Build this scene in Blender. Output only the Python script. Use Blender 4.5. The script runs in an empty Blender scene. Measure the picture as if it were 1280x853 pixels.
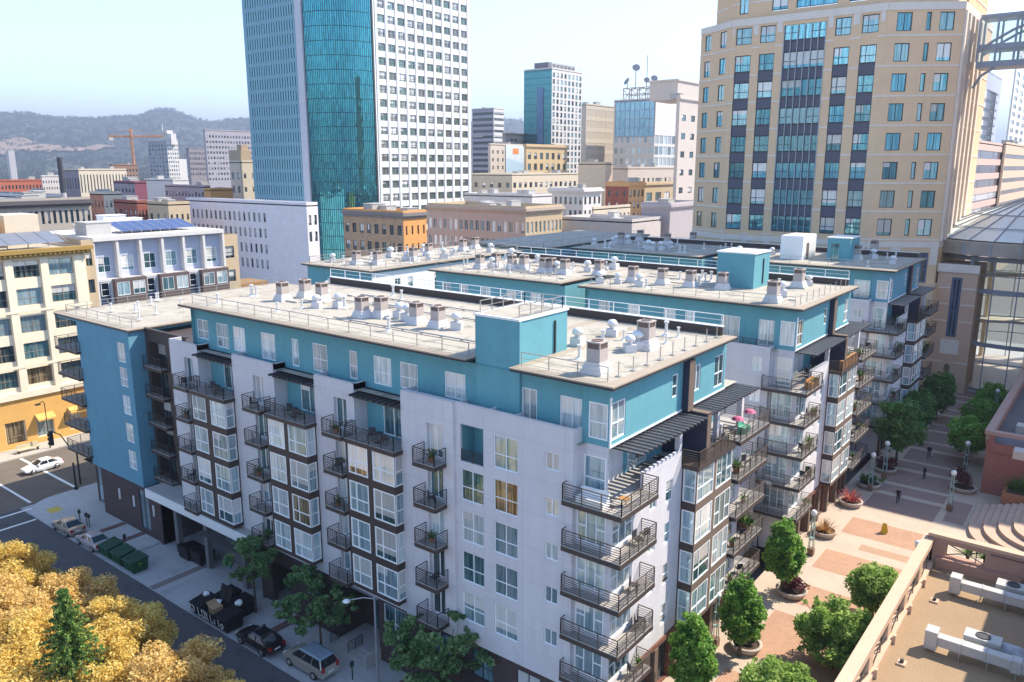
import bpy, math, random
import numpy as np
from mathutils import Matrix, Vector
R = math.radians
rng = random.Random(7)
S = bpy.context.scene
COL = S.collection

# ---------------------------------------------------------------- camera geometry
FPX = 994.9
CAM = np.array((-37.8, -22.22, 35.64))
_p = math.atan((426.5 - 209.2) / FPX)
_d = np.array((1434.3 - 640, 426.5 - 209.2, FPX))
_up = np.array((0, math.cos(_p), -math.sin(_p)))
_fh = np.array((0, math.sin(_p), math.cos(_p)))
_rt = np.array((1.0, 0, 0))
_a = math.atan2(_d @ _rt, _d @ _fh)
ROT = np.array((_rt * math.sin(_a) + _fh * math.cos(_a), -_rt * math.cos(_a) + _fh * math.sin(_a), _up))
def ray(px, py):
    w = ROT @ np.array((px - 640.0, 426.5 - py, FPX))
    return w / np.linalg.norm(w)
def onz(px, py, z):
    d = ray(px, py); return CAM + d * ((z - CAM[2]) / d[2])
def onx(px, py, x):
    d = ray(px, py); return CAM + d * ((x - CAM[0]) / d[0])
def ony(px, py, y):
    d = ray(px, py); return CAM + d * ((y - CAM[1]) / d[1])

# ---------------------------------------------------------------- materials
def lin(c):
    return tuple(((v / 12.92) if v <= 0.04045 else ((v + 0.055) / 1.055) ** 2.4) for v in c)
def H(h, k=1.0):
    h = h.lstrip('#'); c = lin([int(h[i:i + 2], 16) / 255 for i in (0, 2, 4)])
    return tuple(min(0.92, v * k) for v in c)
class NT:
    def __init__(s, name):
        s.m = bpy.data.materials.new(name); s.m.use_nodes = True
        s.t = s.m.node_tree; s.b = s.t.nodes['Principled BSDF']
    def n(s, typ, **kw):
        x = s.t.nodes.new(typ)
        for k, v in kw.items(): setattr(x, k, v)
        return x
    def l(s, a, b): s.t.links.new(a, b)
    def mul(s, col, fac_sock, lo, hi):
        mr = s.n('ShaderNodeMapRange'); s.l(fac_sock, mr.inputs[0]); mr.inputs[3].default_value = lo; mr.inputs[4].default_value = hi
        mx = s.n('ShaderNodeVectorMath', operation='SCALE'); s.l(col, mx.inputs[0]); s.l(mr.outputs[0], mx.inputs['Scale'])
        return mx.outputs[0]
    def noise(s, scale, vec, detail=4.0, rough=0.6):
        x = s.n('ShaderNodeTexNoise'); x.inputs['Scale'].default_value = scale; x.inputs['Detail'].default_value = detail
        x.inputs['Roughness'].default_value = rough; s.l(vec, x.inputs['Vector']); return x
    def ramp(s, fac, stops, interp='LINEAR'):
        r = s.n('ShaderNodeValToRGB'); s.l(fac, r.inputs[0]); e = r.color_ramp.elements; r.color_ramp.interpolation = interp
        while len(e) < len(stops): e.new(0.5)
        for i, (p, c) in enumerate(stops): e[i].position = p; e[i].color = (*c, 1)
        return r.outputs[0]
MATS = {}
def mat(name, col, rough=0.75, var=0.12, scale=0.6, metal=0.0, spec=0.3, streak=0.0, fine=0.06, bump=0.0, joint=None, brick=None, coat=0.0, flat=False, stain=0.0):
    if name in MATS: return MATS[name]
    t = NT(name); b = t.b
    tc = t.n('ShaderNodeTexCoord').outputs['Object']
    rgb = t.n('ShaderNodeRGB'); rgb.outputs[0].default_value = (*col, 1); c = rgb.outputs[0]
    sep = t.n('ShaderNodeSeparateXYZ'); t.l(tc, sep.inputs[0])
    add = t.n('ShaderNodeMath', operation='ADD'); t.l(sep.outputs[0], add.inputs[0]); t.l(sep.outputs[1], add.inputs[1])
    uv = t.n('ShaderNodeCombineXYZ'); t.l(sep.outputs[0] if flat else add.outputs[0], uv.inputs[0]); t.l(sep.outputs[1] if flat else sep.outputs[2], uv.inputs[1])
    if brick:
        bw, bh, c2, cm = brick
        bk = t.n('ShaderNodeTexBrick'); t.l(uv.outputs[0], bk.inputs['Vector']); bk.inputs['Scale'].default_value = 1
        bk.inputs['Brick Width'].default_value = bw; bk.inputs['Row Height'].default_value = bh
        bk.inputs['Mortar Size'].default_value = min(bw, bh) * 0.08
        bk.inputs['Color1'].default_value = (*col, 1); bk.inputs['Color2'].default_value = (*c2, 1); bk.inputs['Mortar'].default_value = (*cm, 1)
        c = bk.outputs[0]
    if joint:
        bk = t.n('ShaderNodeTexBrick'); t.l(uv.outputs[0], bk.inputs['Vector']); bk.inputs['Scale'].default_value = 1; bk.offset = 0
        bk.inputs['Brick Width'].default_value = joint[0]; bk.inputs['Row Height'].default_value = joint[1]; bk.inputs['Mortar Size'].default_value = 0.018
        k = joint[2]
        bk.inputs['Color1'].default_value = (*col, 1); bk.inputs['Color2'].default_value = (*[v * 0.97 for v in col], 1); bk.inputs['Mortar'].default_value = (*[v * k for v in col], 1)
        c = bk.outputs[0]
    if var: c = t.mul(c, t.noise(scale, tc, 5).outputs[0], 1 - var * 1.6, 1 + var * 1.6)
    if fine: c = t.mul(c, t.noise(9.0, tc, 3).outputs[0], 1 - fine * 1.8, 1 + fine * 1.8)
    if stain:
        st_ = t.ramp(t.noise(.55, tc, 7, .72).outputs[0], [(.36, (1 - stain,) * 3), (.46, (1, 1, 1)), (.60, (1, 1, 1)), (.66, (1 - stain * .6,) * 3)])
        mx = t.n('ShaderNodeMix', data_type='RGBA', blend_type='MULTIPLY'); mx.inputs[0].default_value = 1; t.l(c, mx.inputs[6]); t.l(st_, mx.inputs[7]); c = mx.outputs[2]
    if streak:
        mp = t.n('ShaderNodeMapping'); mp.inputs['Scale'].default_value = (1.6, 1.6, 0.07); t.l(tc, mp.inputs[0])
        c = t.mul(c, t.noise(1.0, mp.outputs[0], 5).outputs[0], 1 - streak * 2, 1 + streak * 1.4)
    t.l(c, b.inputs['Base Color'])
    b.inputs['Roughness'].default_value = rough; b.inputs['Metallic'].default_value = metal; b.inputs['Specular IOR Level'].default_value = spec
    if coat: b.inputs['Coat Weight'].default_value = coat; b.inputs['Coat Roughness'].default_value = 0.04
    if bump:
        bp = t.n('ShaderNodeBump'); bp.inputs['Strength'].default_value = bump; bp.inputs['Distance'].default_value = 0.05
        t.l(t.noise(14.0, tc, 4).outputs[0], bp.inputs['Height']); t.l(bp.outputs[0], b.inputs['Normal'])
    MATS[name] = t.m
    return t.m
def glassmat(name, ca, cb, metal=0.45, rough=0.05, curtain=0.0, wob=0.0, island=0.0):
    """window glass: what is seen behind (curtain folds, blinds, dark room) under a mirror-like pane"""
    if name in MATS: return MATS[name]
    t = NT(name); b = t.b
    tc = t.n('ShaderNodeTexCoord').outputs['Object']
    oi = t.n('ShaderNodeObjectInfo')
    mp = t.n('ShaderNodeMapping'); mp.inputs['Scale'].default_value = (5.0, 5.0, 0.25); t.l(tc, mp.inputs[0])
    add = t.n('ShaderNodeVectorMath', operation='ADD'); t.l(mp.outputs[0], add.inputs[0]); t.l(oi.outputs['Random'], add.inputs[1])
    sc = t.n('ShaderNodeVectorMath', operation='SCALE'); t.l(oi.outputs['Location'], sc.inputs[0]); sc.inputs['Scale'].default_value = 3.7
    add2 = t.n('ShaderNodeVectorMath', operation='ADD'); t.l(add.outputs[0], add2.inputs[0]); t.l(sc.outputs[0], add2.inputs[1])
    nz = t.noise(1.0, add2.outputs[0], 3)
    c = t.ramp(nz.outputs[0], [(0.40 - 0.1 * curtain, ca), (0.60, cb)])
    c = t.mul(c, oi.outputs['Random'], 0.62, 1.2)
    if island: c = t.mul(c, t.n('ShaderNodeNewGeometry').outputs['Random Per Island'], 1 - island, 1 + island)
    t.l(c, b.inputs['Base Color'])
    b.inputs['Metallic'].default_value = metal; b.inputs['Roughness'].default_value = rough; b.inputs['Specular IOR Level'].default_value = 0.8
    if wob:
        bp = t.n('ShaderNodeBump'); bp.inputs['Strength'].default_value = wob; bp.inputs['Distance'].default_value = 0.3
        n2 = t.noise(0.16, t.n('ShaderNodeTexCoord').outputs['Object'], 2); t.l(n2.outputs[0], bp.inputs['Height']); t.l(bp.outputs[0], b.inputs['Normal'])
    MATS[name] = t.m
    return t.m

# ---------------------------------------------------------------- mesh builder
class MB:
    def __init__(s): s.v = []; s.f = []; s.m = []
    def poly(s, pts, m=0):
        i = len(s.v); s.v += [tuple(p) for p in pts]; s.f.append(tuple(range(i, i + len(pts)))); s.m.append(m)
    def box(s, x0, x1, y0, y1, z0, z1, m=0, skip=''):
        if x0 > x1: x0, x1 = x1, x0
        if y0 > y1: y0, y1 = y1, y0
        if z0 > z1: z0, z1 = z1, z0
        i = len(s.v)
        s.v += [(x0, y0, z0), (x1, y0, z0), (x1, y1, z0), (x0, y1, z0), (x0, y0, z1), (x1, y0, z1), (x1, y1, z1), (x0, y1, z1)]
        fs = {'b': (0, 3, 2, 1), 't': (4, 5, 6, 7), 'y': (0, 1, 5, 4), 'X': (1, 2, 6, 5), 'Y': (2, 3, 7, 6), 'x': (3, 0, 4, 7)}
        for k, f in fs.items():
            if k in skip: continue
            s.f.append(tuple(i + q for q in f)); s.m.append(m)
    def bar(s, a, b, w, h=None, m=0):
        a = Vector(a); b = Vector(b); h = h or w; d = (b - a)
        if d.length < 1e-6: return
        d.normalize(); up = Vector((0, 0, 1)) if abs(d.z) < 0.95 else Vector((1, 0, 0))
        r = d.cross(up).normalized(); u = r.cross(d)
        i = len(s.v)
        for p in (a, b):
            for q, t in ((-1, -1), (1, -1), (1, 1), (-1, 1)): s.v.append(tuple(p + r * (q * w / 2) + u * (t * h / 2)))
        for f in ((0, 3, 2, 1), (4, 5, 6, 7), (0, 1, 5, 4), (1, 2, 6, 5), (2, 3, 7, 6), (3, 0, 4, 7)):
            s.f.append(tuple(i + q for q in f)); s.m.append(m)
    def cyl(s, a, b, r0, r1=None, n=8, m=0):
        a = Vector(a); b = Vector(b); r1 = r0 if r1 is None else r1; d = (b - a).normalized()
        up = Vector((0, 0, 1)) if abs(d.z) < 0.95 else Vector((1, 0, 0))
        r = d.cross(up).normalized(); u = r.cross(d); i = len(s.v)
        for p, q in ((a, r0), (b, r1)):
            for k in range(n):
                t = 2 * math.pi * k / n; s.v.append(tuple(p + (r * math.cos(t) + u * math.sin(t)) * q))
        for k in range(n):
            s.f.append((i + k, i + (k + 1) % n, i + n + (k + 1) % n, i + n + k)); s.m.append(m)
        s.f.append(tuple(i + k for k in reversed(range(n)))); s.m.append(m)
        s.f.append(tuple(i + n + k for k in range(n))); s.m.append(m)
    def tube(s, pts, r, n=6, m=0):
        for a, b in zip(pts, pts[1:]): s.cyl(a, b, r, r, n, m)
    def lathe(s, c, prof, n=16, m=0):
        i = len(s.v)
        for r, z in prof:
            for k in range(n):
                t = 2 * math.pi * k / n; s.v.append((c[0] + r * math.cos(t), c[1] + r * math.sin(t), c[2] + z))
        for j in range(len(prof) - 1):
            for k in range(n):
                a = i + j * n + k; b = i + j * n + (k + 1) % n
                s.f.append((a, b, b + n, a + n)); s.m.append(m)
    def ball(s, c, r, n=10, m=0, sz=1.0):
        s.lathe(c, [(max(0.001, r * math.sin(math.pi * k / 8)), -r * sz * math.cos(math.pi * k / 8)) for k in range(9)], n, m)
    def prism(s, poly, z0, z1, m=0, mt=None):
        n = len(poly); i = len(s.v)
        s.v += [(p[0], p[1], z0) for p in poly] + [(p[0], p[1], z1) for p in poly]
        for k in range(n): s.f.append((i + k, i + (k + 1) % n, i + n + (k + 1) % n, i + n + k)); s.m.append(m)
        s.f.append(tuple(i + n + k for k in range(n))); s.m.append(m if mt is None else mt)
        s.f.append(tuple(i + k for k in reversed(range(n)))); s.m.append(m)
    # walls with real openings: outward -x, outward -y, or any heading
    def face(s, o, th, W, Hh, ops, depth=0.15, m=0, mr=None):
        """o: bottom-left corner seen from outside; th: heading of the outward normal (-y turned by th)"""
        mr = m if mr is None else mr
        ct, st = math.cos(th), math.sin(th)
        def P(u, d, v): return (o[0] + u * ct - d * st, o[1] + u * st + d * ct, o[2] + v)
        ops = [(max(0, a), min(W, b), max(0, c), min(Hh, d)) for a, b, c, d in ops]
        ops = [q for q in ops if q[1] - q[0] > 0.01 and q[3] - q[2] > 0.01]
        rd = lambda x: round(x, 4)
        us = sorted({0, rd(W)} | {rd(q[0]) for q in ops} | {rd(q[1]) for q in ops}); vs = sorted({0, rd(Hh)} | {rd(q[2]) for q in ops} | {rd(q[3]) for q in ops})
        for v0, v1 in zip(vs, vs[1:]):
            run = None; row = [q for q in ops if q[2] < (v0 + v1) / 2 < q[3]]
            for u0, u1 in zip(us, us[1:]):
                uc = (u0 + u1) / 2
                hole = any(q[0] < uc < q[1] for q in row)
                if hole:
                    if run is not None: s.poly([P(run, 0, v0), P(u0, 0, v0), P(u0, 0, v1), P(run, 0, v1)], m); run = None
                elif run is None: run = u0
            if run is not None: s.poly([P(run, 0, v0), P(W, 0, v0), P(W, 0, v1), P(run, 0, v1)], m)
        for a, b, c, d in ops:
            s.poly([P(a, 0, c), P(a, 0, d), P(a, depth, d), P(a, depth, c)], mr)
            s.poly([P(b, 0, d), P(b, 0, c), P(b, depth, c), P(b, depth, d)], mr)
            s.poly([P(a, 0, c), P(a, depth, c), P(b, depth, c), P(b, 0, c)], mr)
            s.poly([P(a, depth, d), P(a, 0, d), P(b, 0, d), P(b, depth, d)], mr)
    def faceX(s, x, y0, y1, z0, z1, ops=(), depth=0.15, m=0, mr=None):
        s.face((x, y1, z0), R(-90), y1 - y0, z1 - z0, [(y1 - b, y1 - a, c - z0, d - z0) for a, b, c, d in ops], depth, m, mr)
    def faceY(s, y, x0, x1, z0, z1, ops=(), depth=0.15, m=0, mr=None):
        s.face((x0, y, z0), 0.0, x1 - x0, z1 - z0, [(a - x0, b - x0, c - z0, d - z0) for a, b, c, d in ops], depth, m, mr)
    def mesh(s, name, mats, off=(0, 0, 0), smooth=False):
        me = bpy.data.meshes.new(name)
        o = off
        me.from_pydata([(a - o[0], b - o[1], c - o[2]) for a, b, c in s.v], [], s.f)
        mats = mats if isinstance(mats, (list, tuple)) else [mats]
        for q in mats: me.materials.append(q)
        if len(mats) > 1: me.polygons.foreach_set('material_index', s.m)
        if smooth: me.polygons.foreach_set('use_smooth', [True] * len(me.polygons))
        me.update()
        return me
    def build(s, name, mats, parent=None, smooth=False, label=None, kind=None):
        off = WL.get(parent, (0, 0, 0)) if parent else (0, 0, 0)
        o = bpy.data.objects.new(name, s.mesh(name, mats, off, smooth)); COL.objects.link(o)
        if parent: o.parent = parent; WL[o] = off
        if label: o['label'] = label
        if kind: o['kind'] = kind
        return o
WL = {}
def thing(name, label, cat, loc=(0, 0, 0), group=None):
    o = bpy.data.objects.new(name, None); COL.objects.link(o); o.location = loc; o.empty_display_size = 0.3
    o['label'] = label; o['category'] = cat
    if group: o['group'] = group
    WL[o] = tuple(loc); return o
def tag(o, label, cat, group=None):
    o['label'] = label; o['category'] = cat
    if group: o['group'] = group
    return o
def struct(o): o['kind'] = 'structure'; return o
KIDS = {}
def kids(o): return [c for c in o.children]
def dup(root, loc, rz=0.0, label=None, group=None, sc=1.0):
    r = root.copy(); COL.objects.link(r); r.location = loc; r.rotation_euler = (0, 0, rz); r.scale = (sc, sc, sc)
    if label: r['label'] = label
    if group: r['group'] = group
    for ch in root.children:
        c = ch.copy(); COL.objects.link(c); c.parent = r
        for g in ch.children:
            d = g.copy(); COL.objects.link(d); d.parent = c
    return r
class Proto:
    """first placing moves the prototype itself, later ones copy it"""
    def __init__(s, root): s.root = root; s.used = False
    def put(s, loc, rz=0.0, label=None, group=None, sc=1.0):
        if not s.used:
            s.used = True; r = s.root; r.location = loc; r.rotation_euler = (0, 0, rz); r.scale = (sc, sc, sc)
            if label: r['label'] = label
            if group: r['group'] = group
            return r
        return dup(s.root, loc, rz, label, group, sc)
ORD = ['first', 'second', 'third', 'fourth', 'fifth', 'sixth', 'seventh', 'eighth', 'ninth', 'tenth', 'eleventh', 'twelfth', 'thirteenth', 'fourteenth', 'fifteenth', 'sixteenth']

# ---------------------------------------------------------------- palette
teal = mat('teal_stucco', (0.13, 0.345, 0.40), 0.85, 0.06, 0.35, streak=0.05, stain=.07, joint=(3.1, 2.9, 0.93))
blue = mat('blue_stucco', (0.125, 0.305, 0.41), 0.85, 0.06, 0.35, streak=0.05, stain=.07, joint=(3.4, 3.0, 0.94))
lilac = mat('lilac_stucco', (0.62, 0.60, 0.625), 0.88, 0.06, 0.3, streak=0.06, joint=(3.2, 2.4, 0.80), stain=.07, bump=.15)
trimw = mat('white_trim', (0.80, 0.80, 0.79), 0.5, 0.04, fine=0.03)
frame = mat('white_vinyl', (0.82, 0.83, 0.83), 0.4, 0.03, fine=0.02)
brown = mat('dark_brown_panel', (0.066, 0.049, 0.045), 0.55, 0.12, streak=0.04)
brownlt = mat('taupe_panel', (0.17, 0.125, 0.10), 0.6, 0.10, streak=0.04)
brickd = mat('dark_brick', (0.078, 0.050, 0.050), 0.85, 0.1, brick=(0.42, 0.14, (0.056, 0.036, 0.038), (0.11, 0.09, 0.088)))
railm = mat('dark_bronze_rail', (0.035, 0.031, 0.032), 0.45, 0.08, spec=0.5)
railt = mat('sunlit_rail', (0.085, 0.066, 0.052), 0.45, 0.08, spec=0.5)  # lighter copy of the dark rail, sunlight put into its colour
slabt = mat('balcony_deck', (0.36, 0.34, 0.32), 0.8, 0.1)
roofm = mat('roof_membrane', (0.39, 0.355, 0.30), 0.9, 0.14, 0.25, fine=0.14, flat=True, joint=(2.0, 9.0, .74), stain=.42)
rooft = mat('tan_roof_edge', (0.34, 0.28, 0.215), 0.7, 0.08)
fascia = mat('dark_fascia', (0.045, 0.042, 0.05), 0.5, 0.05)
steel = mat('galvanised_rail', (0.42, 0.40, 0.38), 0.4, 0.05, metal=0.6)
conc = mat('concrete', (0.42, 0.41, 0.40), 0.85, 0.10, 0.4, bump=0.1)
darkin = mat('dark_interior', (0.02, 0.02, 0.024), 0.9, 0.1)
GL = [glassmat('pane_pale_curtain', (0.36, 0.47, 0.50), (0.72, 0.78, 0.79), 0.25, 0.07, 0.6),
      glassmat('pane_blue_blind', (0.22, 0.36, 0.42), (0.50, 0.62, 0.66), 0.45, 0.05, 0.3),
      glassmat('pane_teal_clear', (0.05, 0.13, 0.15), (0.22, 0.37, 0.40), 0.5, 0.03, 0.0),
      glassmat('pane_dark_room', (0.012, 0.018, 0.022), (0.12, 0.17, 0.19), 0.3, 0.03, 0.0),
      glassmat('pane_warm_room', (0.10, 0.07, 0.04), (0.45, 0.36, 0.22), 0.3, 0.04, 0.0)]
GW = [0, 0, 0, 1, 1, 1, 1, 2, 2, 3, 4]
BLIND = glassmat('pane_white_blind', (.62, .62, .60), (.74, .73, .70), 0.12, 0.12, 0.2)
darkframe = mat('dark_window_frame', (0.05, 0.055, 0.06), 0.4, 0.04)

# ---------------------------------------------------------------- windows
WC = {}
def wmesh(w, h, style, var, fm, fw=0.07):
    var, bl = var if isinstance(var, tuple) else (var, 0)
    k = (round(w, 2), round(h, 2), style, var.name, bl, fm.name)
    if k in WC: return WC[k]
    f = MB(); w2 = w / 2; t = fw; d0, d1 = -0.05, 0.03
    f.box(-w2, w2, d0, d1, 0, t); f.box(-w2, w2, d0, d1, h - t, h); f.box(-w2, -w2 + t, d0, d1, t, h - t); f.box(w2 - t, w2, d0, d1, t, h - t)
    mu = []
    if style == 'grid': f.box(-t / 2.4, t / 2.4, d0 + .01, d1, t, h - t); f.box(-w2 + t, -t / 2.4, d0 + .01, d1, h * .42, h * .42 + t * .8); f.box(t / 2.4, w2 - t, d0 + .01, d1, h * .42, h * .42 + t * .8)
    elif style == 'tri':
        for q in (-w / 6, w / 6): f.box(q - t / 2.4, q + t / 2.4, d0 + .01, d1, t, h - t)
        f.box(-w2 + t, -w / 6 - t / 2.4, d0 + .01, d1, h * .42, h * .42 + t * .8); f.box(w / 6 + t / 2.4, w2 - t, d0 + .01, d1, h * .42, h * .42 + t * .8)
    elif style == 'asym': q = -w * .14; f.box(q - t / 2.4, q + t / 2.4, d0 + .01, d1, t, h - t); f.box(-w2 + t, q - t / 2.4, d0 + .01, d1, h * .40, h * .40 + t * .8); f.box(q + t / 2.4, w2 - t, d0 + .01, d1, h * .40, h * .40 + t * .8)
    elif style == 'door': f.box(-t * .6, t * .6, d0 + .01, d1, t, h - t)
    elif style == 'half': f.box(-w2 + t, w2 - t, d0 + .01, d1, h * .45, h * .45 + t * .8)
    elif style == 'slide': f.box(-t / 2.4, t / 2.4, d0 + .01, d1, t, h - t)
    p = MB(); zb = t * .5 + (h - t) * (1 - bl); a, b = -w2 + t * .5, w2 - t * .5
    p.poly([(a, 0.0, t * .5), (b, 0.0, t * .5), (b, 0.0, zb), (a, 0.0, zb)], 0)
    if bl:
        c = b if style in ('half', 'none') or bl > .7 else rng.choice((b, 0.0)); p.poly([(a, 0.0, zb), (c, 0.0, zb), (c, 0.0, h - t * .5), (a, 0.0, h - t * .5)], 1)
        if c < b: p.poly([(c, 0.0, zb), (b, 0.0, zb), (b, 0.0, h - t * .5), (c, 0.0, h - t * .5)], 0)
    one = MB(); one.v = list(f.v) + list(p.v); nf = len(f.v); one.f = list(f.f) + [tuple(nf + q for q in g_) for g_ in p.f]; one.m = [0] * len(f.f) + [1 + q for q in p.m]
    pm_ = [var, BLIND] if bl else [var]
    WC[k] = (f.mesh('window', fm), p.mesh('pane', pm_), one.mesh('window', [fm] + pm_))
    return WC[k]
PEND = {}
def win(th, x, y, z, ang, w, h, style='grid', var=None, fm=None, name='window', detail=2, fw=0.07):
    """queue one window; finish() links the hundred largest as parts and joins any rest"""
    fm = fm or frame
    if var is None: var = GL[rng.choice(GW)]
    if style != 'none' and h < 3.2 and not isinstance(var, tuple) and rng.random() < .42: var = (var, rng.choice((.28, .45, .62, .8)))
    PEND.setdefault((th, name), []).append((x, y, z, ang, wmesh(w, h, style, var, fm, fw), detail, w * h))
def winX(th, x, ya, yb, za, zb, **k): win(th, x, (ya + yb) / 2, za, R(-90), yb - ya, zb - za, **k)
def winY(th, y, xa, xb, za, zb, **k): win(th, (xa + xb) / 2, y, za, 0.0, xb - xa, zb - za, **k)
def finish():
    for (th, name), L in PEND.items():
        o = WL[th]
        L.sort(key=lambda q: ((q[0] - CAM[0]) ** 2 + (q[1] - CAM[1]) ** 2 + (q[2] - CAM[2]) ** 2) / q[6])
        for x, y, z, a, (fr, pa, one), det, _ in L[:100]:
            ob = bpy.data.objects.new(name, fr if det == 2 else one); COL.objects.link(ob); ob.parent = th
            ob.location = (x - o[0], y - o[1], z - o[2]); ob.rotation_euler = (0, 0, a)
            if det == 2:
                pn = bpy.data.objects.new('pane', pa); COL.objects.link(pn); pn.parent = ob
        rest = L[100:]
        if rest:
            mb = MB(); mats = []
            for x, y, z, a, (fr, pa, one), det, _ in rest:
                ct, st = math.cos(a), math.sin(a); i = len(mb.v)
                for v in one.vertices: c = v.co; mb.v.append((x + c.x * ct - c.y * st, y + c.x * st + c.y * ct, z + c.z))
                ix = []
                for q in one.materials:
                    if q not in mats: mats.append(q)
                    ix.append(mats.index(q))
                for p in one.polygons: mb.f.append(tuple(i + k for k in p.vertices)); mb.m.append(ix[p.material_index])
            mb.build(name, mats, th, kind='stuff')
    PEND.clear()
# ---------------------------------------------------------------- apartment complex
STREET = -2.6
def rail(mb, a, b, z, h=1.05, bars=6, step=1.25, m=0, th=0.03):
    a = Vector((a[0], a[1], z)); b = Vector((b[0], b[1], z)); L = (b - a).length; n = max(1, round(L / step))
    for i in range(n + 1):
        p = a.lerp(b, i / n); mb.bar(p, p + Vector((0, 0, h)), 0.05, 0.05, m)
    mb.bar(a + Vector((0, 0, h)), b + Vector((0, 0, h)), 0.06, 0.05, m)
    for k in range(bars):
        q = Vector((0, 0, 0.10 + (h - 0.14) * k / bars)); mb.bar(a + q, b + q, th, th, m)
def balcony(th, boxes, rails, zf, light=False, thick=0.34, rm=None):
    mb = MB()
    for i, (x0, x1, y0, y1) in enumerate(boxes):
        mb.box(x0, x1, y0, y1, zf - thick, zf - 0.06 - 0.003 * i, 0); mb.box(x0 + .05, x1 - .05, y0 + .05, y1 - .05, zf - 0.06 - 0.003 * i, zf - 0.003 * i, 1)
    s = mb.build('balcony', [brown, slabt], th)
    r = MB()
    for a, b in rails: rail(r, a, b, zf)
    r.build('railing', rm or railm, s)
    return s
def pergolaX(th, y0, y1, x0, x1, z, n):
    """slats run out over a street terrace (along x), two carrying beams along y"""
    mb = MB()
    for q in (x0 + 0.25, x1 - 0.25): mb.box(q - .06, q + .06, y0, y1, z - .22, z - .002)
    for i in range(n):
        y = y0 + 0.2 + (y1 - y0 - 0.4) * i / (n - 1); mb.box(x0 - 0.25, x1 + 0.1, y - .09, y + .09, z, z + .17)
    return mb.build('pergola', fascia, th)
def pergolaY(th, x0, x1, y0, y1, z, n, white=True):
    mb = MB()
    for q in (y0 + 0.3, y1 - 0.2): mb.box(x0, x1, q - .06, q + .06, z - .2, z - .002)
    for i in range(n):
        x = x0 + 0.15 + (x1 - x0 - 0.3) * i / (n - 1); mb.box(x - .11, x + .11, y0 - .15, y1 + .1, z, z + .16, 0)
        mb.box(x - .112, x - .105, y0 - .15, y1 + .1, z + .09, z + .163, 1)
    return mb.build('pergola', [fascia, conc], th)
FL = (4.0, 7.0, 10.0, 13.0)
def eave(th, x0, x1, y0, y1, z, name='roof', inset=(.92, .72), under=None):
    mb = MB()
    mb.box(x0 + inset[0], x1 - .12, y0 + inset[1], y1 - .42, z - .02, z + .21, 3)
    mb.box(x0, x1, y0, y1, z + .21, z + .36, 0)
    mb.box(x0 - .03, x1 + .03, y0 - .03, y1 + .03, z + .36, z + .45, 1)
    mb.poly([(x0 + .7, y0 + .7, z + .456), (x1 - .7, y0 + .7, z + .456), (x1 - .7, y1 - .7, z + .456), (x0 + .7, y1 - .7, z + .456)], 2)
    return mb.build(name, [fascia, rooft, roofm, under or teal], th)
def roofrail(th, segs, z, m=None, par=None):
    mb = MB()
    for a, b in segs: rail(mb, a, b, z, 0.85, 2, 2.4, th=0.025)
    return mb.build('roof_railing', m or steel, th)
def parapet(th, segs, z, h=0.65, w=0.25):
    mb = MB()
    for (a, b) in segs:
        x0, x1 = sorted((a[0], b[0])); y0, y1 = sorted((a[1], b[1]))
        if x1 - x0 < 0.01: x1 += w
        else: y1 += w
        mb.box(x0, x1, y0, y1, z, z + h, 0); mb.box(x0 - .05, x1 + .05, y0 - .05, y1 + .05, z + h, z + h + .06, 1)
    return mb.build('parapet', [brown, trimw], th)
def bay(th, y0, y1, base=4.2, top=16.0, x=-1.0):
    """projecting glazed bay on the street side: brown grid, glass to the corner"""
    mb = MB(); ops = []; sops = []
    for zf in FL:
        za, zb = zf + .32, zf + 2.72
        ops += [(y0 + .02, y0 + 2.3, za, zb), (y1 - 2.35, y1 - .22, za, zb)]; sops.append((x + .02, -.12, za, zb))
    mb.faceX(x, y0, y1, base - .2, top - .35, ops, 0.12); mb.faceY(y0, x, 0, base - .2, top - .35, sops, 0.12)
    mb.poly([(x, y1, base - .2), (x, y1, top - .35), (0, y1, top - .35), (0, y1, base - .2)])
    mb.poly([(x, y0, base - .2), (x, y1, base - .2), (0, y1, base - .2), (0, y0, base - .2)])
    mb.box(x - .12, .9, y0 - .10, y1 + .10, top - .35, top - .03)
    mb.build('bay', brown, th)
    for zf in FL:
        za, h = zf + .32, 2.40
        winX(th, x + .05, y0 + .02, y0 + 2.3, za, za + h, style='asym', name='bay_window', fw=.10)
        winX(th, x + .05, y1 - 2.35, y1 - .22, za, za + h, style='asym', name='bay_window', fw=.10)
        winY(th, y0 + .05, x + .04, -.12, za, za + h, style='half', name='bay_window', var=GL[rng.choice((0, 1, 1))], fw=.09)
    s = MB(); s.box(x - .1, .9, y0 - .08, y1 + .08, top - .028, top, 0)
    t = s.build('bay_terrace', slabt, th)
    r = MB(); rail(r, (x - .04, y0), (x - .04, y1), top); rail(r, (x - .04, y0), (-.02, y0), top); rail(r, (x - .04, y1), (-.02, y1), top)
    r.build('railing', railm, t)
def pier_balcony(th, y0, y1, zf, depth=1.2, x=0.0):
    return balcony(th, [(x - depth, x, y0, y1)], [((x - depth + .04, y0 + .04), (x - depth + .04, y1 - .04)), ((x - depth + .04, y0 + .04), (x, y0 + .04)), ((x - depth + .04, y1 - .04), (x, y1 - .04))], zf)
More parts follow.
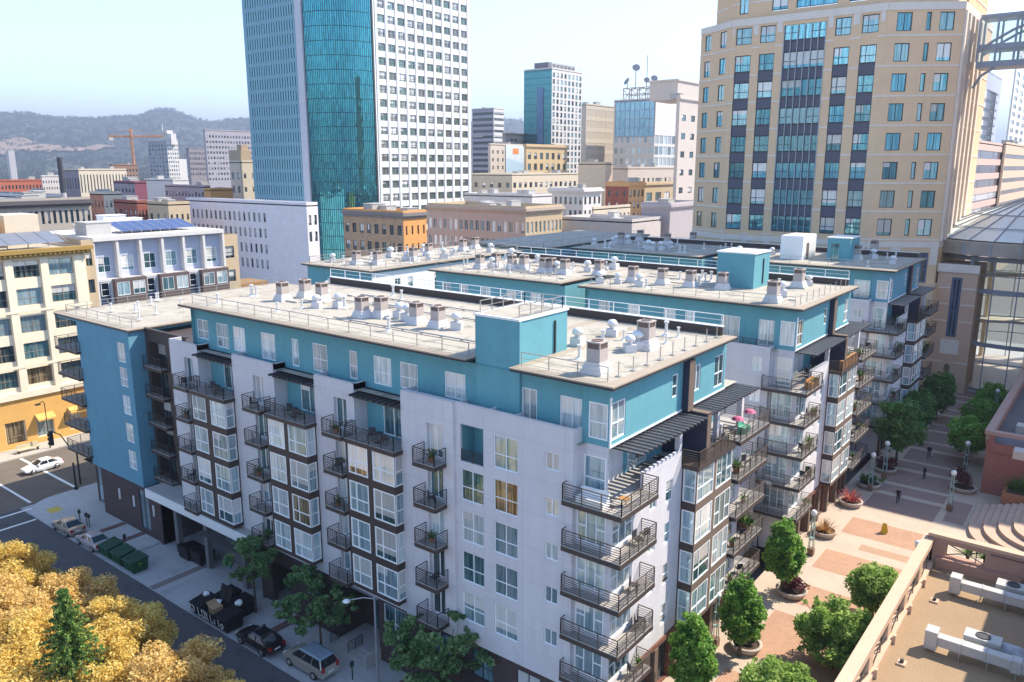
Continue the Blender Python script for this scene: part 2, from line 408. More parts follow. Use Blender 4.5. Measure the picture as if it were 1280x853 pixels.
def plaza_front(th, o, zb, shaded=False):
    """the end of a wing towards the plaza (outward -y); o = x of its near corner"""
    rm = railm if shaded else railt  # shaded picks darker rail, brick, panel and paint: shade in the colour
    w = MB(); ops = []
    lv = FL
    for zf in lv:
        ops.append((o + .42, o + 2.9, zf + .25, zf + 2.7))            # corner glass
        ops.append((o + 5.0, o + 5.9, zf + 1.1, zf + 2.3)); ops.append((o + 7.2, o + 8.2, zf + .9, zf + 2.4))
        ops.append((o + 16.6, o + 19.2, zf + .1, zf + 2.5))
    # ground floor of shop fronts
    gops = [(o + a, o + a + 1.9, .15, 3.3) for a in (1.0, 4.0, 7.0, 10.0, 13.0, 16.0)]
    w.faceY(0.0, o + .3, o + 20, 3.9, 15.95, ops, 0.16)
    w.build('plaza_wall', lilac, th)
    g = MB(); g.faceY(0.12, o + .3, o + 20, zb, 3.9, gops, 0.35); g.box(o + .1, o + 20.1, -.12, .11, 3.55, 3.88, 0)
    for a in (0.3, 3.25, 6.25, 9.25, 12.25, 15.25, 18.6): g.box(o + a, o + a + .5, -.18, .115, zb, 3.55, 1)
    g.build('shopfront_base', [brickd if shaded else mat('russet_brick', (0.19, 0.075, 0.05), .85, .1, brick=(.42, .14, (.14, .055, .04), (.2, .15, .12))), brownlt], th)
    for a, b, c, d in gops: winY(th, .42, a, b, c, d, style='grid', var=GL[3], fm=darkframe, name='shop_window', detail=1)
    for zf in lv:
        winY(th, .10, o + .42, o + 2.9, zf + .25, zf + 2.7, style='tri', name='window', fw=.09)
        winY(th, .10, o + 5.0, o + 5.9, zf + 1.1, zf + 2.3, style='slide'); winY(th, .10, o + 7.2, o + 8.2, zf + .9, zf + 2.4, style='half')
        winY(th, .10, o + 16.6, o + 19.2, zf + .1, zf + 2.5, style='tri', name='glass_door')
    # glazed bay
    b = MB(); bops = []; sops = []
    x0, x1, y = o + 9.5, o + 15.5, -1.1
    for zf in FL:
        bops += [(x0 + .12, x0 + 2.75, zf + .32, zf + 2.72), (x0 + 3.2, x1 - .1, zf + .32, zf + 2.72)]; sops.append((y + .06, -.10, zf + .32, zf + 2.72))
    b.faceY(y, x0, x1, 4.0, 15.7, bops, .12, 1); b.faceX(x0, y, 0, 4.0, 15.7, sops, .12, 0)
    b.poly([(x1, y, 4.0), (x1, 0, 4.0), (x1, 0, 15.7), (x1, y, 15.7)], 0); b.poly([(x0, y, 4.0), (x0, 0, 4.0), (x1, 0, 4.0), (x1, y, 4.0)], 0)
    b.box(x0 - .12, x1 + .12, y - .14, 1.2, 15.7, 15.98, 0)
    b.build('bay', [brown, brown if shaded else brownlt], th)  # sun-facing front lighter than the side, sunlight painted in
    for zf in FL:
        winY(th, y + .05, x0 + .12, x0 + 2.75, zf + .32, zf + 2.72, style='asym', name='bay_window', fw=.09, var=GL[rng.choice((0, 0, 1, 1, 2))])
        winY(th, y + .05, x0 + 3.2, x1 - .1, zf + .32, zf + 2.72, style='tri', name='bay_window', fw=.09, var=GL[rng.choice((0, 0, 1, 1, 2))])
        winX(th, x0 + .05, y + .06, -.10, zf + .32, zf + 2.72, style='half', name='bay_window', fw=.09, var=GL[1])
    # wrap-round corner balconies
    for zf in FL + (16.0,):
        a = balcony(th, [(o - .5, o + 4.0, -1.1, 0.0), (o - .5, o + .3, 0.0, 3.1)],
                [((o - .45, -1.05), (o - .45, 3.05)), ((o - .45, -1.05), (o + 3.95, -1.05)), ((o + 3.95, -1.05), (o + 3.95, 0)), ((o - .45, 3.05), (o + .3, 3.05))], zf, rm=rm)
    for zf in FL[0:] + (16.0,):
        balcony(th, [(o + 16.1, o + 22.0, -1.4, 0.0), (o + 20.0, o + 22.0, 0.0, 2.4)], [((o + 16.15, -1.35), (o + 21.95, -1.35)), ((o + 16.15, -1.35), (o + 16.15, 0)), ((o + 21.95, -1.35), (o + 21.95, 2.35)), ((o + 20, 2.35), (o + 21.95, 2.35))], zf, rm=rm)
    # terrace level under the pergolas
    t = MB()
    t.box(o + .9, o + 19.98, .02, 8, 15.5, 15.93, 2)                       # terrace floor
    t.faceY(2.3, o + .9, o + 5.4, 15.9, 19.4, [(o + 1.5, o + 3.9, 16.0, 18.6)], .12, 1)
    t.faceY(2.3, o + 5.4, o + 10.9, 15.9, 19.4, [(o + 6.0, o + 8.6, 16.0, 18.5)], .12, 0)
    t.faceY(2.3, o + 11.6, o + 20, 15.9, 19.4, [(o + 12.4, o + 14.6, 16.0, 18.5), (o + 16.5, o + 19.2, 16.0, 18.5)], .12, 0)
    t.box(o + 4.0, o + 9.3, .001, .2, 15.951, 17.1, 1); t.box(o + 15.7, o + 16.1, .001, .2, 15.951, 17.1, 1)
    t.box(o + 8.9, o + 9.29, .002, .35, 17.101, 19.0, 1); t.box(o + 15.0, o + 15.4, .0, .35, 15.93, 19.0, 1); t.box(o + 19.5, o + 19.9, .0, .4, 15.93, 19.0, 1)
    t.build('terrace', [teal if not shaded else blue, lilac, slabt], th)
    winY(th, 2.36, o + 1.5, o + 3.9, 16.0, 18.6, style='tri', name='glass_door'); winY(th, 2.36, o + 6.0, o + 8.6, 16.0, 18.5, style='door', name='glass_door')
    winY(th, 2.36, o + 12.4, o + 14.6, 16.0, 18.5, style='door', name='glass_door'); winY(th, 2.36, o + 16.5, o + 19.2, 16.0, 18.5, style='door', name='glass_door')
    rr = MB(); rail(rr, (x0 + .02, y - .08), (x1 - .02, y - .08), 15.98); rail(rr, (x0 + .02, y - .08), (x0 + .02, 0), 15.98); rail(rr, (x1 - .02, y - .08), (x1 - .02, 0), 15.98)
    rr.build('terrace_railing', rm, th)
    f = MB(); f.box(o + 11.0, o + 11.55, -.95, 2.3, 15.98, 19.25, 0); f.box(o + 10.98, o + 11.6, -1.0, -.951, 15.98, 19.3, 1); f.box(o + 10.95, o + 11.6, -1.0, 2.3, 19.25, 19.36, 1)
    f.box(o + 10.4, o + 11.15, .25, .69, 19.4, 22.98, 0); f.box(o + 10.38, o + 11.2, .20, .249, 19.4, 22.98, 1)
    f.build('fin_wall', [mat('shaded_fin_panel', (0.035, 0.04, 0.075), .6, .06) , brownlt], th)  # navy sides and taupe edges put shade and sunlight into the fin's colour
    pergolaY(th, o + 1.9, o + 10.9, -.9, 2.2, 19.0, 17); pergolaY(th, o + 11.7, o + 20.2, -.9, 2.2, 19.05, 16)
    # set-back top storey
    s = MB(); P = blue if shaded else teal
    tops = [(o + 1.15, o + 2.75, 19.75, 22.1), (o + 8.9, o + 9.7, 20.6, 22.2), (o + 12.0, o + 13.2, 20.3, 22.2), (o + 15.6, o + 17.2, 19.8, 22.2)]
    s.faceY(.7, o + .9, o + 17.5, 19.4, 23.0, tops, .14)
    s.build('top_storey_front', P, th)
    for i, (a, b, c, d) in enumerate(tops): winY(th, .79, a, b, c, d, style=('grid', 'half', 'slide', 'grid')[i], fw=.09)
    q = MB(); q.box(o + .87, o + 10.38, .64, .699, 19.38, 19.5); q.box(o + 11.2, o + 17.5, .64, .699, 19.38, 19.5); q.box(o + .87, o + .99, .6, .699, 19.5, 22.5); q.build('trim', trimw, th)

def storeyX(th, x, y0, y1, m, wins, z0=19.4, z1=23.0, name='top_storey_wall'):
    s = MB(); s.faceX(x, y0, y1, z0, z1, [w[:4] for w in wins], .14); s.build(name, m, th)
    for w in wins: winX(th, x + .09, *w[:4], style=w[4], fw=.08, name='glass_door' if w[4] == 'door' else 'window', var=GL[w[5]] if len(w) > 5 else GL[rng.choice((0, 0, 1))])

# ======================= near wing
A = thing('apartment_building', 'nearest teal and lilac apartment block with black balconies, filling the middle of the photo', 'apartment building', (0, 0, STREET))
core = MB()
core.box(.9, 17.5, .72, 45.5, 19.4, 22.99, 0, 'bxy'); core.box(.22, 20, 2.4, 48, 2.6, 15.5, 1, 'xy')
core.poly([(.2, 2.3, 19.4), (1.2, 2.3, 19.4), (1.2, 48.2, 19.4), (.2, 48.2, 19.4)], 2)
core.poly([(17.5, .7, 19.41), (20, .7, 19.41), (20, 48, 19.41), (17.5, 48, 19.41)], 2)
core.box(17.4, 20, 2.31, 48, 15.5, 19.39, 1, 'x')
core.build('core', [teal, lilac, roofm], A)
# street front, segment by segment
w = MB()
opD = [(3.62, 4.66, zf + 1.45, zf + 2.6) for zf in FL + (16.0,)]
opC = [(6.8, 8.8, zf + .55, zf + 2.8) for zf in FL + (16.0,)]
opB = [(9.65, 11.65, zf + .55, zf + 2.8) for zf in FL]
w.faceX(0, 2.6, 12.1, 3.0, 20.35, opD + opC + opB + [(9.65, 11.65, 16.35, 18.95)], .18)
w.box(0.02, .2, 2.6, 12.1, 20.35, 20.41)
opA = [(13.1, 14.55, zf + .05, zf + 2.5) for zf in FL + (16.0,)]
w.faceX(-.22, 12.1, 17.05, 3.0, 20.35, opA, .4); w.poly([(-.22, 12.1, 3), (0, 12.1, 3), (0, 12.1, 20.35), (-.22, 12.1, 20.35)])
w.box(-.2, .2, 12.12, 17.05, 20.35, 20.41)
w.poly([(-.22, 17.05, 3), (-.22, 17.05, 20.35), (1.3, 17.05, 20.35), (1.3, 17.05, 3)])
piers = ((22.25, 26.9, 23.15, 24.6), (32.1, 38.0, 33.6, 35.05), (43.45, 48.2, 44.4, 45.8))
for a, b, c, d in piers:
    w.faceX(0, a, b, 3.0, 19.85, [(c, d, zf + .05, zf + 2.5) for zf in FL + (16.0,)], .4)
    w.box(.02, .2, a, b, 19.85, 19.92)
    w.poly([(0, a, 15.9), (1.3, a, 15.9), (1.3, a, 19.85), (0, a, 19.85)]); w.poly([(0, b, 15.9), (0, b, 19.85), (1.3, b, 19.85), (1.3, b, 15.9)])
    w.box(.02, 1.2, a, a + .18, 19.4, 19.9); w.box(.02, 1.2, b - .18, b, 19.4, 19.9)
for y in (2.62, 7.2, 9.3, 12.0, 17.0): w.box(.2, 1.25, y, y + .15, 19.4, 20.3)
for a, b in ((17.05, 22.25), (26.9, 32.1), (38.0, 43.45)): w.poly([(0, b, 3), (0, a, 3), (0, a, 15.7), (0, b, 15.7)])
w.box(.02, .98, 2.59, 2.78, 3.0, 20.35)
w.build('street_wall', lilac, A)
for L, st in ((opD, 'slide'), (opC, 'grid'), (opB, 'grid')):
    for q in L: winX(A, .12, *q, style=st, var=GL[rng.choice((1, 1, 0, 1, 2, 4))] if st == 'grid' else None)
for a, b, c, d in piers + ((0, 0, 13.1, 14.55),):
    for zf in FL + (16.0,): winX(A, (.32 if a else .12), c, d, zf + .05, zf + 2.5, style='door', name='glass_door', var=GL[rng.choice((0, 1, 2, 3, 2))])
for a, b in ((12.75, 14.85), (22.5, 24.75), (32.75, 35.1), (43.75, 46.0)):
    for zf in FL + (16.0,): pier_balcony(A, a, b, zf, 1.2, -.22 if a < 14 else 0)
bay(A, 17.05, 22.22); bay(A, 26.92, 32.08); bay(A, 38.02, 43.42)
# terraces behind the bays: teal recess, doors, pergola
for a, b in ((17.05, 22.25), (26.9, 32.1), (38.0, 43.45)):
    t = MB(); t.faceX(1.28, a, b, 15.9, 19.4, [(a + 1.2, a + 3.4, 16.05, 18.5)], .1); t.box(.9, 1.27, a, b, 15.6, 15.96); t.box(.95, 1.27, a, b, 18.98, 19.4); t.build('terrace_recess', teal, A)
t = MB(); t.faceX(1.5, 9.3, 12.0, 16.0, 19.3); t.box(.2, 1.5, 9.5, 11.8, 16.0, 16.3); t.box(.2, 1.5, 9.5, 11.8, 19.0, 19.3); t.box(.2, 1.5, 9.45, 9.6, 16.3, 19.0); t.box(.2, 1.5, 11.7, 11.85, 16.3, 19.0); t.build('terrace_recess', teal, A)
for a, b in ((17.05, 22.25), (26.9, 32.1), (38.0, 43.45)):
    winX(A, 1.34, a + 1.2, a + 3.4, 16.05, 18.5, style='door', name='glass_door', var=GL[2]); pergolaX(A, a + .02, b - .02, -.35, 2.2, 19.05 if a > 17.1 else 19.1, 9)
r = MB(); rail(r, (.06, 9.7), (.06, 11.6), 16.35, .8); r.build('recess_railing', railm, A)
# corner glazing on the street side
cg = MB(); ops = [(.42, 2.5, zf + .25, zf + 2.7) for zf in FL]
cg.faceX(o := .3, 0, 2.6, 3.9, 15.9, ops, .16); cg.faceX(.9, .7, 2.6, 15.9, 19.4, [(.85, 2.4, 16.05, 18.7)], .1)
cg.build('corner_wall', lilac, A)
for q in ops: winX(A, .38, *q, style='tri', fw=.09, var=GL[1])
winX(A, .96, .85, 2.4, 16.05, 18.7, style='half', fw=.09, var=GL[1])
b2 = MB(); b2.faceX(.9, .7, 2.6, 19.4, 23.0, [(.82, 2.15, 19.8, 22.05)], .12); b2.build('corner_top', teal, A)
winX(A, .96, .82, 2.15, 19.8, 22.05, style='half', fw=.09, var=GL[0])
tw = [(2.65, 4.45, 19.5, 21.95, 'door', 0), (6.25, 8.2, 19.5, 21.95, 'door', 0)]
storeyX(A, 1.2, 2.6, 7.5, teal, tw[:1] + [(6.2, 7.4, 19.5, 21.95, 'slide', 0)])
tw = [(12.2, 14.1, 20.1, 21.95, 'grid'), (16.7, 18.5, 20.0, 21.95, 'grid'), (19.4, 21.3, 19.85, 22.0, 'grid'), (23.1, 24.0, 19.8, 22.0, 'half'), (26.6, 28.4, 19.75, 22.0, 'grid'),
      (30.2, 31.1, 19.7, 22.0, 'half'), (33.3, 35.3, 19.7, 22.0, 'grid'), (37.6, 39.4, 19.8, 22.0, 'grid'), (40.1, 42.0, 19.8, 22.0, 'grid'), (43.3, 45.1, 20.2, 22.0, 'grid')]
storeyX(A, 1.2, 11.1, 45.5, teal, tw)
storeyX(A, 1.0, 7.5, 11.1, teal, [], 19.4, 26.2, 'penthouse_front')
q = MB(); q.box(1.001, 1.3, 7.44, 7.499, 19.41, 26.19); q.build('penthouse_side', teal, A)
e = MB(); e.box(1.2, 17.5, 45.5, 45.6, 19.4, 22.99); e.box(1.0, 1.2, 2.6, 2.7, 19.4, 22.99); e.build('end_wall', teal, A)
p = MB(); p.box(1.001, 6.4, 7.5, 11.1, 23.0, 26.2, 0, 'xb'); p.box(.93, 6.5, 7.42, 11.18, 26.2, 26.34, 1); p.box(1.2, 6.2, 7.7, 10.9, 26.341, 26.36, 2); p.bar((4.9, 7.44, 23.5), (4.9, 7.44, 25.7), .12, .1, 3)
p.build('stair_penthouse', [teal, trimw, roofm, darkframe], A)
pr = MB(); rail(pr, (1.3, 7.7), (6.1, 7.7), 26.35, .8, 2, 1.3); rail(pr, (1.3, 10.9), (6.1, 10.9), 26.35, .8, 2, 1.3); rail(pr, (6.1, 7.7), (6.1, 10.9), 26.35, .8, 2, 1.3); pr.build('roof_railing', steel, A)
eave(A, 0, 17.6, 0, 7.46, 23.0); eave(A, 0, 17.6, 11.14, 46, 23.0)
m_ = MB(); m_.box(6.42, 17.6, 7.46, 11.14, 22.9, 23.453); m_.build('roof', roofm, A)
roofrail(A, [((.9, 11.6), (.9, 45)), ((.9, .9), (.9, 7.2))], 23.46)
sp = MB()
for i in range(9): sp.bar((2.2 + i * 1.75, .95, 23.46), (2.2 + i * 1.75, .95, 24.4), .05, .05); sp.box(2.05 + i * 1.75, 2.35 + i * 1.75, .8, 1.1, 23.456, 23.53)
sp.build('anchor_post', steel, A)
parapet(A, [((17.2, 1.0), (17.2, 45.5))], 23.45); roofrail(A, [((17.32, 1.0), (17.32, 45.5))], 24.14, trimw)
plaza_front(A, 0, 0.0)
# ground floor to the street
g = MB()
gw = [(17.6, 20.0, .1, 2.7), (27.4, 29.4, .2, 2.6), (5, 7, .3, 2.5), (9, 11, .3, 2.5), (13, 15, .3, 2.5)]
g.faceX(.16, 0, 20.6, STREET, 3.0, [q for q in gw if q[0] < 20], .2); g.faceX(.16, 24.9, 36, STREET, 3.0, [gw[1], (31.5, 34.5, STREET, 1.6)], .5)
g.faceX(2.4, 20.6, 24.9, STREET, 3.0); g.poly([(.16, 24.9, STREET), (2.4, 24.9, STREET), (2.4, 24.9, 3), (.16, 24.9, 3)]); g.poly([(.16, 20.6, STREET), (.16, 20.6, 3), (2.4, 20.6, 3), (2.4, 20.6, STREET)])
g.poly([(.16, 0, STREET), (20, 0, STREET), (20, 0, 0), (.16, 0, 0)])
g.build('brick_base', brickd, A)
for q in gw: winX(A, .26, *q, style='grid', name='shop_window', fm=frame if q[0] > 15 else darkframe, var=GL[2])
winX(A, 2.35, 21.6, 23.6, STREET + .6, 2.2, style='door', name='entry_door', var=GL[2], fm=frame)
es = MB()
for i in range(4): es.box(-1.5 + .4 * i, 2.4, 20.7, 24.8, STREET + .17 * i, STREET + .17 * (i + 1) - .003)
es.box(-1.5, .15, 20.5, 20.69, STREET, -1.4); es.build('entry_steps', conc, A)
for yy in (24.7, 22.6): er = MB(); rail(er, (-1.4, yy), (.1, yy), STREET + .68, .9, 5, .7); er.build('entry_railing', railm, A)
# driveway under the deck
d = MB(); d.box(-1.0, 2.0, 35.4, 53.8, 2.86, 3.74, 0); d.box(-.9, 1.9, 35.5, 53.7, 3.741, 3.76, 1); d.box(-1.6, -.99, 36.5, 43.3, 2.2, 2.34, 2); d.build('entrance_deck', [trimw, slabt, fascia], A)
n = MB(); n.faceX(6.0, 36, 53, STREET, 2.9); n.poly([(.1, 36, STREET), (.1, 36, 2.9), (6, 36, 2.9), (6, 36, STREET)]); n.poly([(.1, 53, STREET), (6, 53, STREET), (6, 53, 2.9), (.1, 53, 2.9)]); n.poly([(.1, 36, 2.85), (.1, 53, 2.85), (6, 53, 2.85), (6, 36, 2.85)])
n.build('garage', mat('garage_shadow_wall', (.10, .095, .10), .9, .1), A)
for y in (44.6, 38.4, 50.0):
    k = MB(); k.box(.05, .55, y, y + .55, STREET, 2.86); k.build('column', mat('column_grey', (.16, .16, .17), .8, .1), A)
# brown link with recessed balconies
l = MB(); l.faceX(1.7, 48.2, 56.0, 3.7, 19.6, [(52.2, 55.4, zf + .05, zf + 2.4) for zf in FL + (16.0,)], 1.0); l.box(1.72, 20, 48.2, 56, 18.8, 18.9); l.box(1.6, 1.9, 48.1, 56, 19.6, 19.75); l.poly([(0, 48.2, 3.7), (1.7, 48.2, 3.7), (1.7, 48.2, 19.4), (0, 48.2, 19.4)])
l.poly([(1.7, 48.2, 19.39), (1.7, 48.2, 23), (1.71, 48.2, 23), (1.71, 48.2, 19.39)])
l.build('link_wall', brown, A)
for zf in FL + (16.0,):
    winX(A, 2.66, 52.2, 55.4, zf + .05, zf + 2.4, style='door', name='glass_door', var=GL[3], fm=darkframe)
    balcony(A, [(1.0, 1.69, 52.0, 55.6)], [((1.05, 52.05), (1.05, 55.55)), ((1.05, 52.05), (1.69, 52.05))], zf)
# blue end tower of the block
tz = [(57.0, 58.6, zf + .55, zf + 2.6) for zf in FL + (15.6,)]
k = MB(); k.faceX(0, 56.0, 67.3, 2.95, 19.5, tz, .16); k.poly([(0, 56, 2.95), (1.7, 56, 2.95), (1.7, 56, 19.5), (0, 56, 19.5)]); k.poly([(0, 67.3, 2.95), (0, 67.3, 19.5), (1.0, 67.3, 19.5), (1.0, 67.3, 2.95)])
k.faceX(1.0, 67.3, 69.6, 2.95, 19.5, [(67.4, 69.4, zf + .2, zf + 2.7) for zf in FL + (16.0,)], .1); k.poly([(1, 69.6, 2.95), (1, 69.6, 19.5), (30, 69.6, 19.5), (30, 69.6, 2.95)])
k.build('tower_wall', blue, A)
for q in tz: winX(A, .10, *q, style='asym', var=GL[0])
for zf in FL + (16.0,):
    winX(A, 1.05, 67.4, 69.4, zf + .2, zf + 2.7, style='tri', var=GL[rng.choice((0, 1))])
    balcony(A, [(-.45, .98, 67.0, 69.6), (-.45, 2.6, 69.6, 72.3)], [((-.4, 67.05), (-.4, 72.25)), ((-.4, 72.25), (2.55, 72.25)), ((2.55, 72.25), (2.55, 69.6)), ((-.4, 67.05), (0, 67.05))], zf)
eave(A, -.12, 30, 55.75, 72.4, 19.3, inset=(.125, .26), under=blue)
roofrail(A, [((.9, 56.8), (.9, 71.5)), ((.9, 71.5), (29, 71.5))], 19.76)
kb = MB(); kb.faceX(.05, 54.0, 65.6, STREET, 2.94, [(55.4, 57.4, -1.9, 2.5)], .2); kb.poly([(.05, 53, STREET), (.05, 53, 2.94), (1.7, 53, 2.94), (1.7, 53, STREET)]); kb.poly([(.05, 54, STREET), (.05, 54, 2.94), (.05, 53, 2.94), (.05, 53, STREET)])
kb.poly([(.05, 65.6, STREET), (.05, 65.6, 2.94), (1.2, 65.6, 2.94), (1.2, 65.6, STREET)]); kb.faceX(1.2, 65.6, 69.6, STREET, 2.94, [(65.8, 69.3, -2.4, 2.6)], .12); kb.box(0, 30, 56, 69.6, 2.9, 2.948); kb.poly([(1.2, 69.6, STREET), (1.2, 69.6, 2.9), (30, 69.6, 2.9), (30, 69.6, STREET)])
kb.build('tower_base', brickd, A)
winX(A, .16, 55.4, 57.4, -1.9, 2.5, style='door', name='shop_window', var=GL[1], fm=darkframe); winX(A, 1.26, 65.8, 69.3, -2.4, 2.6, style='tri', name='shop_window', var=GL[1], fm=darkframe)
for y in (54.3, 61.5, 58.4):
    q = MB(); q.box(-.08, .05, y, y + .15, .2, 1.4); q.build('wall_lamp', trimw, A)

# ======================= wings behind
def wing(o, y1, label, shaded, name='apartment_building'):
    B = thing(name, label, 'apartment building', (o, 0, 0))
    P = blue if shaded else teal  # shaded wing takes blue for teal, shade put into the paint
    c = MB(); c.box(o + .22, o + 20, 2.4, y1, 3.9, 15.5, 1, 'x'); c.box(o + .9, o + 20, 2.32, y1, 15.5, 19.39, 1, 'x'); c.box(o + .9, o + 17.5, .72, y1, 19.4, 22.99, 0, 'bxy'); c.poly([(o, 2.3, 19.4), (o + 1.3, 2.3, 19.4), (o + 1.3, y1, 19.4), (o, y1, 19.4)], 2)
    c.build('core', [P, lilac, roofm], B)
    w = MB(); sm = [(3.3, 4.4, zf + 1.3, zf + 2.6) for zf in FL + (16.0,)] + [(7.0, 8.6, zf + .6, zf + 2.7) for zf in FL + (16.0,)] + [(12.5, 14.2, zf + .6, zf + 2.7) for zf in FL + (16.0,)]
    w.faceX(o, 2.6, y1, 0.0, 19.6, sm, .16); w.box(o + .02, o + .2, 2.6, y1, 19.6, 19.66); w.box(o + .2, o + .9, 2.6, 2.8, 3.9, 19.7)
    w.build('courtyard_wall', lilac, B)
    for q in sm: winX(B, o + .10, *q, style='slide', var=GL[rng.choice((0, 0, 1))])
    cg = MB(); ops = [(.42, 2.5, zf + .25, zf + 2.7) for zf in FL]
    cg.faceX(o + .3, 0, 2.6, 3.9, 15.9, ops, .16); cg.faceX(o + .9, .7, 2.6, 15.9, 19.4, [(.85, 2.4, 16.05, 18.7)], .1); cg.faceX(o + .3, 0, 2.6, 0, 3.9); cg.build('corner_wall', lilac, B)
    for q in ops: winX(B, o + .38, *q, style='tri', fw=.09, var=GL[1])
    winX(B, o + .96, .85, 2.4, 16.05, 18.7, style='half', fw=.09, var=GL[1])
    b2 = MB(); b2.faceX(o + .9, .7, 2.6, 19.4, 23.0, [(.82, 2.15, 19.8, 22.05)], .12); b2.build('corner_top', P, B)
    winX(B, o + .96, .82, 2.15, 19.8, 22.05, style='half', fw=.09, var=GL[0])
    rr = MB(); rail(rr, (o + .1, 2.8), (o + .1, min(y1, 20)), 19.6, .6, 3); rr.build('terrace_railing', railm, B)
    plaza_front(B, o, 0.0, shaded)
    return B, P
B, P = wing(32.2, 23.2, 'middle teal apartment wing with a tall stair box, behind the nearest block', False)
ws = []
for px0, px1 in ((748, 762), (784, 799), (829, 844), (856, 868), (901, 925), (949, 973)):
    a = onx(px0, 400, 33.4)[1]; b = onx(px1, 400, 33.4)[1]; dr = px0 > 890
    ws.append((b, a, 19.5 if dr else 19.8, 21.9, 'door' if dr else 'slide', 0))
storeyX(B, 33.4, 2.6, 23.2, P, ws)
e = MB(); e.box(33.1, 33.4, 2.6, 2.7, 19.4, 22.99); e.poly([(33.4, 23.2, 19.4), (33.4, 23.2, 22.99), (50, 23.2, 22.99), (50, 23.2, 19.4)]); e.build('end_wall', P, B)
n = MB(); n.faceX(42, 23.2, 26, 15, 23.0); n.poly([(33.4, 26, 15), (42, 26, 15), (42, 26, 23), (33.4, 26, 23)]); n.build('notch_wall', teal, B)
ws = []
for px0, px1 in ((553, 563), (574, 585), (602, 613), (633, 645), (663, 676)):
    a = onx(px0, 360, 33.4)[1]; b = onx(px1, 360, 33.4)[1]; ws.append((b, a, 19.8, 21.8, 'slide', 0))
storeyX(B, 33.4, 26, 45.2, P, ws)
c = MB(); c.box(33.42, 49.5, 26.02, 45.2, 0, 22.99, 0, 'xy'); c.box(42.02, 49.5, 23.2, 26.02, 0, 22.99, 0, 'x'); c.box(32.3, 33.4, 26.0, 45.0, 0, 19.4, 1); c.build('rear_core', [P, lilac], B)
eave(B, 32.2, 49.8, 0, 23.6, 23.0); eave(B, 32.4, 49.8, 26.0, 45.6, 23.0); q = MB(); q.box(41.5, 49.8, 23.64, 25.96, 22.9, 23.45); q.build('roof', roofm, B)
p = MB(); p.box(40.8, 45.0, 7.9, 11.9, 23.4, 27.0, 0); p.box(40.7, 45.1, 7.8, 12.0, 27.0, 27.14, 1); p.bar((43.2, 7.85, 23.8), (43.2, 7.85, 26.4), .12, .1, 2); p.build('stair_penthouse', [teal, trimw, darkframe], B)
parapet(B, [((49.4, 1.0), (49.4, 45.0))], 23.45); roofrail(B, [((49.5, 1), (49.5, 45))], 24.14, trimw); roofrail(B, [((33.1, 1.0), (33.1, 22.5)), ((33.3, 27), (33.3, 45))], 23.46)
sp = MB()
for i in range(9): sp.bar((34.4 + i * 1.75, .95, 23.46), (34.4 + i * 1.75, .95, 24.4), .05, .05)
sp.build('anchor_post', steel, B)
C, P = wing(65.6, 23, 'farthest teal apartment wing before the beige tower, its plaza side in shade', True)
ws = [(a, a + 1.9, 19.7, 21.9, 'slide', 0) for a in (3.0, 8.0, 12.5, 16.5, 20.0)]
storeyX(C, 66.8, 2.6, 23, teal, ws); e = MB(); e.box(66.5, 66.8, 2.6, 2.7, 19.4, 22.99); e.build('end_wall', teal, C)
ws = [(a, a + 1.7, 19.8, 21.8, 'slide', 0) for a in (27.5, 31, 35, 39, 43)]
storeyX(C, 66.8, 25.5, 46.5, teal, ws); n = MB(); n.faceX(75, 23, 25.5, 15, 23); n.poly([(66.8, 25.5, 15), (75, 25.5, 15), (75, 25.5, 23), (66.8, 25.5, 23)]); n.box(66.82, 83, 25.52, 46.5, 0, 22.99, 0, 'xy'); n.box(75.02, 83, 23, 25.52, 0, 22.99, 0, 'x'); n.build('rear_core', teal, C)
eave(C, 65.6, 83.2, 0, 23.4, 23.0); eave(C, 65.8, 83.2, 25.5, 47, 23.0); q = MB(); q.box(74.5, 83.2, 23.44, 25.46, 22.9, 23.45); q.build('roof', roofm, C)
a = onz(1032, 328, 23.4); p = MB(); x, y = 72.5, 9.6; p.box(x, x + 4.5, 7.3, 10.2, 23.4, 26.4, 0); p.box(x - .1, x + 4.6, 7.2, 10.3, 26.4, 26.55, 1); p.box(x - .03, x, 8.6, 9.7, 23.45, 25.7, 2); p.build('stair_penthouse', [teal, trimw, GL[2]], C)
p = MB(); p.box(70.5, 76, 12.8, 15.8, 23.4, 26.6, 0); p.box(72, 73, 12.76, 12.8, 23.45, 25.6, 1); p.build('lift_penthouse', [trimw, brownlt], C)
parapet(C, [((82.8, 1.0), (82.8, 46.0))], 23.45); roofrail(C, [((82.9, 1), (82.9, 46)), ((66.5, 1.0), (66.5, 22.5))], 23.46)
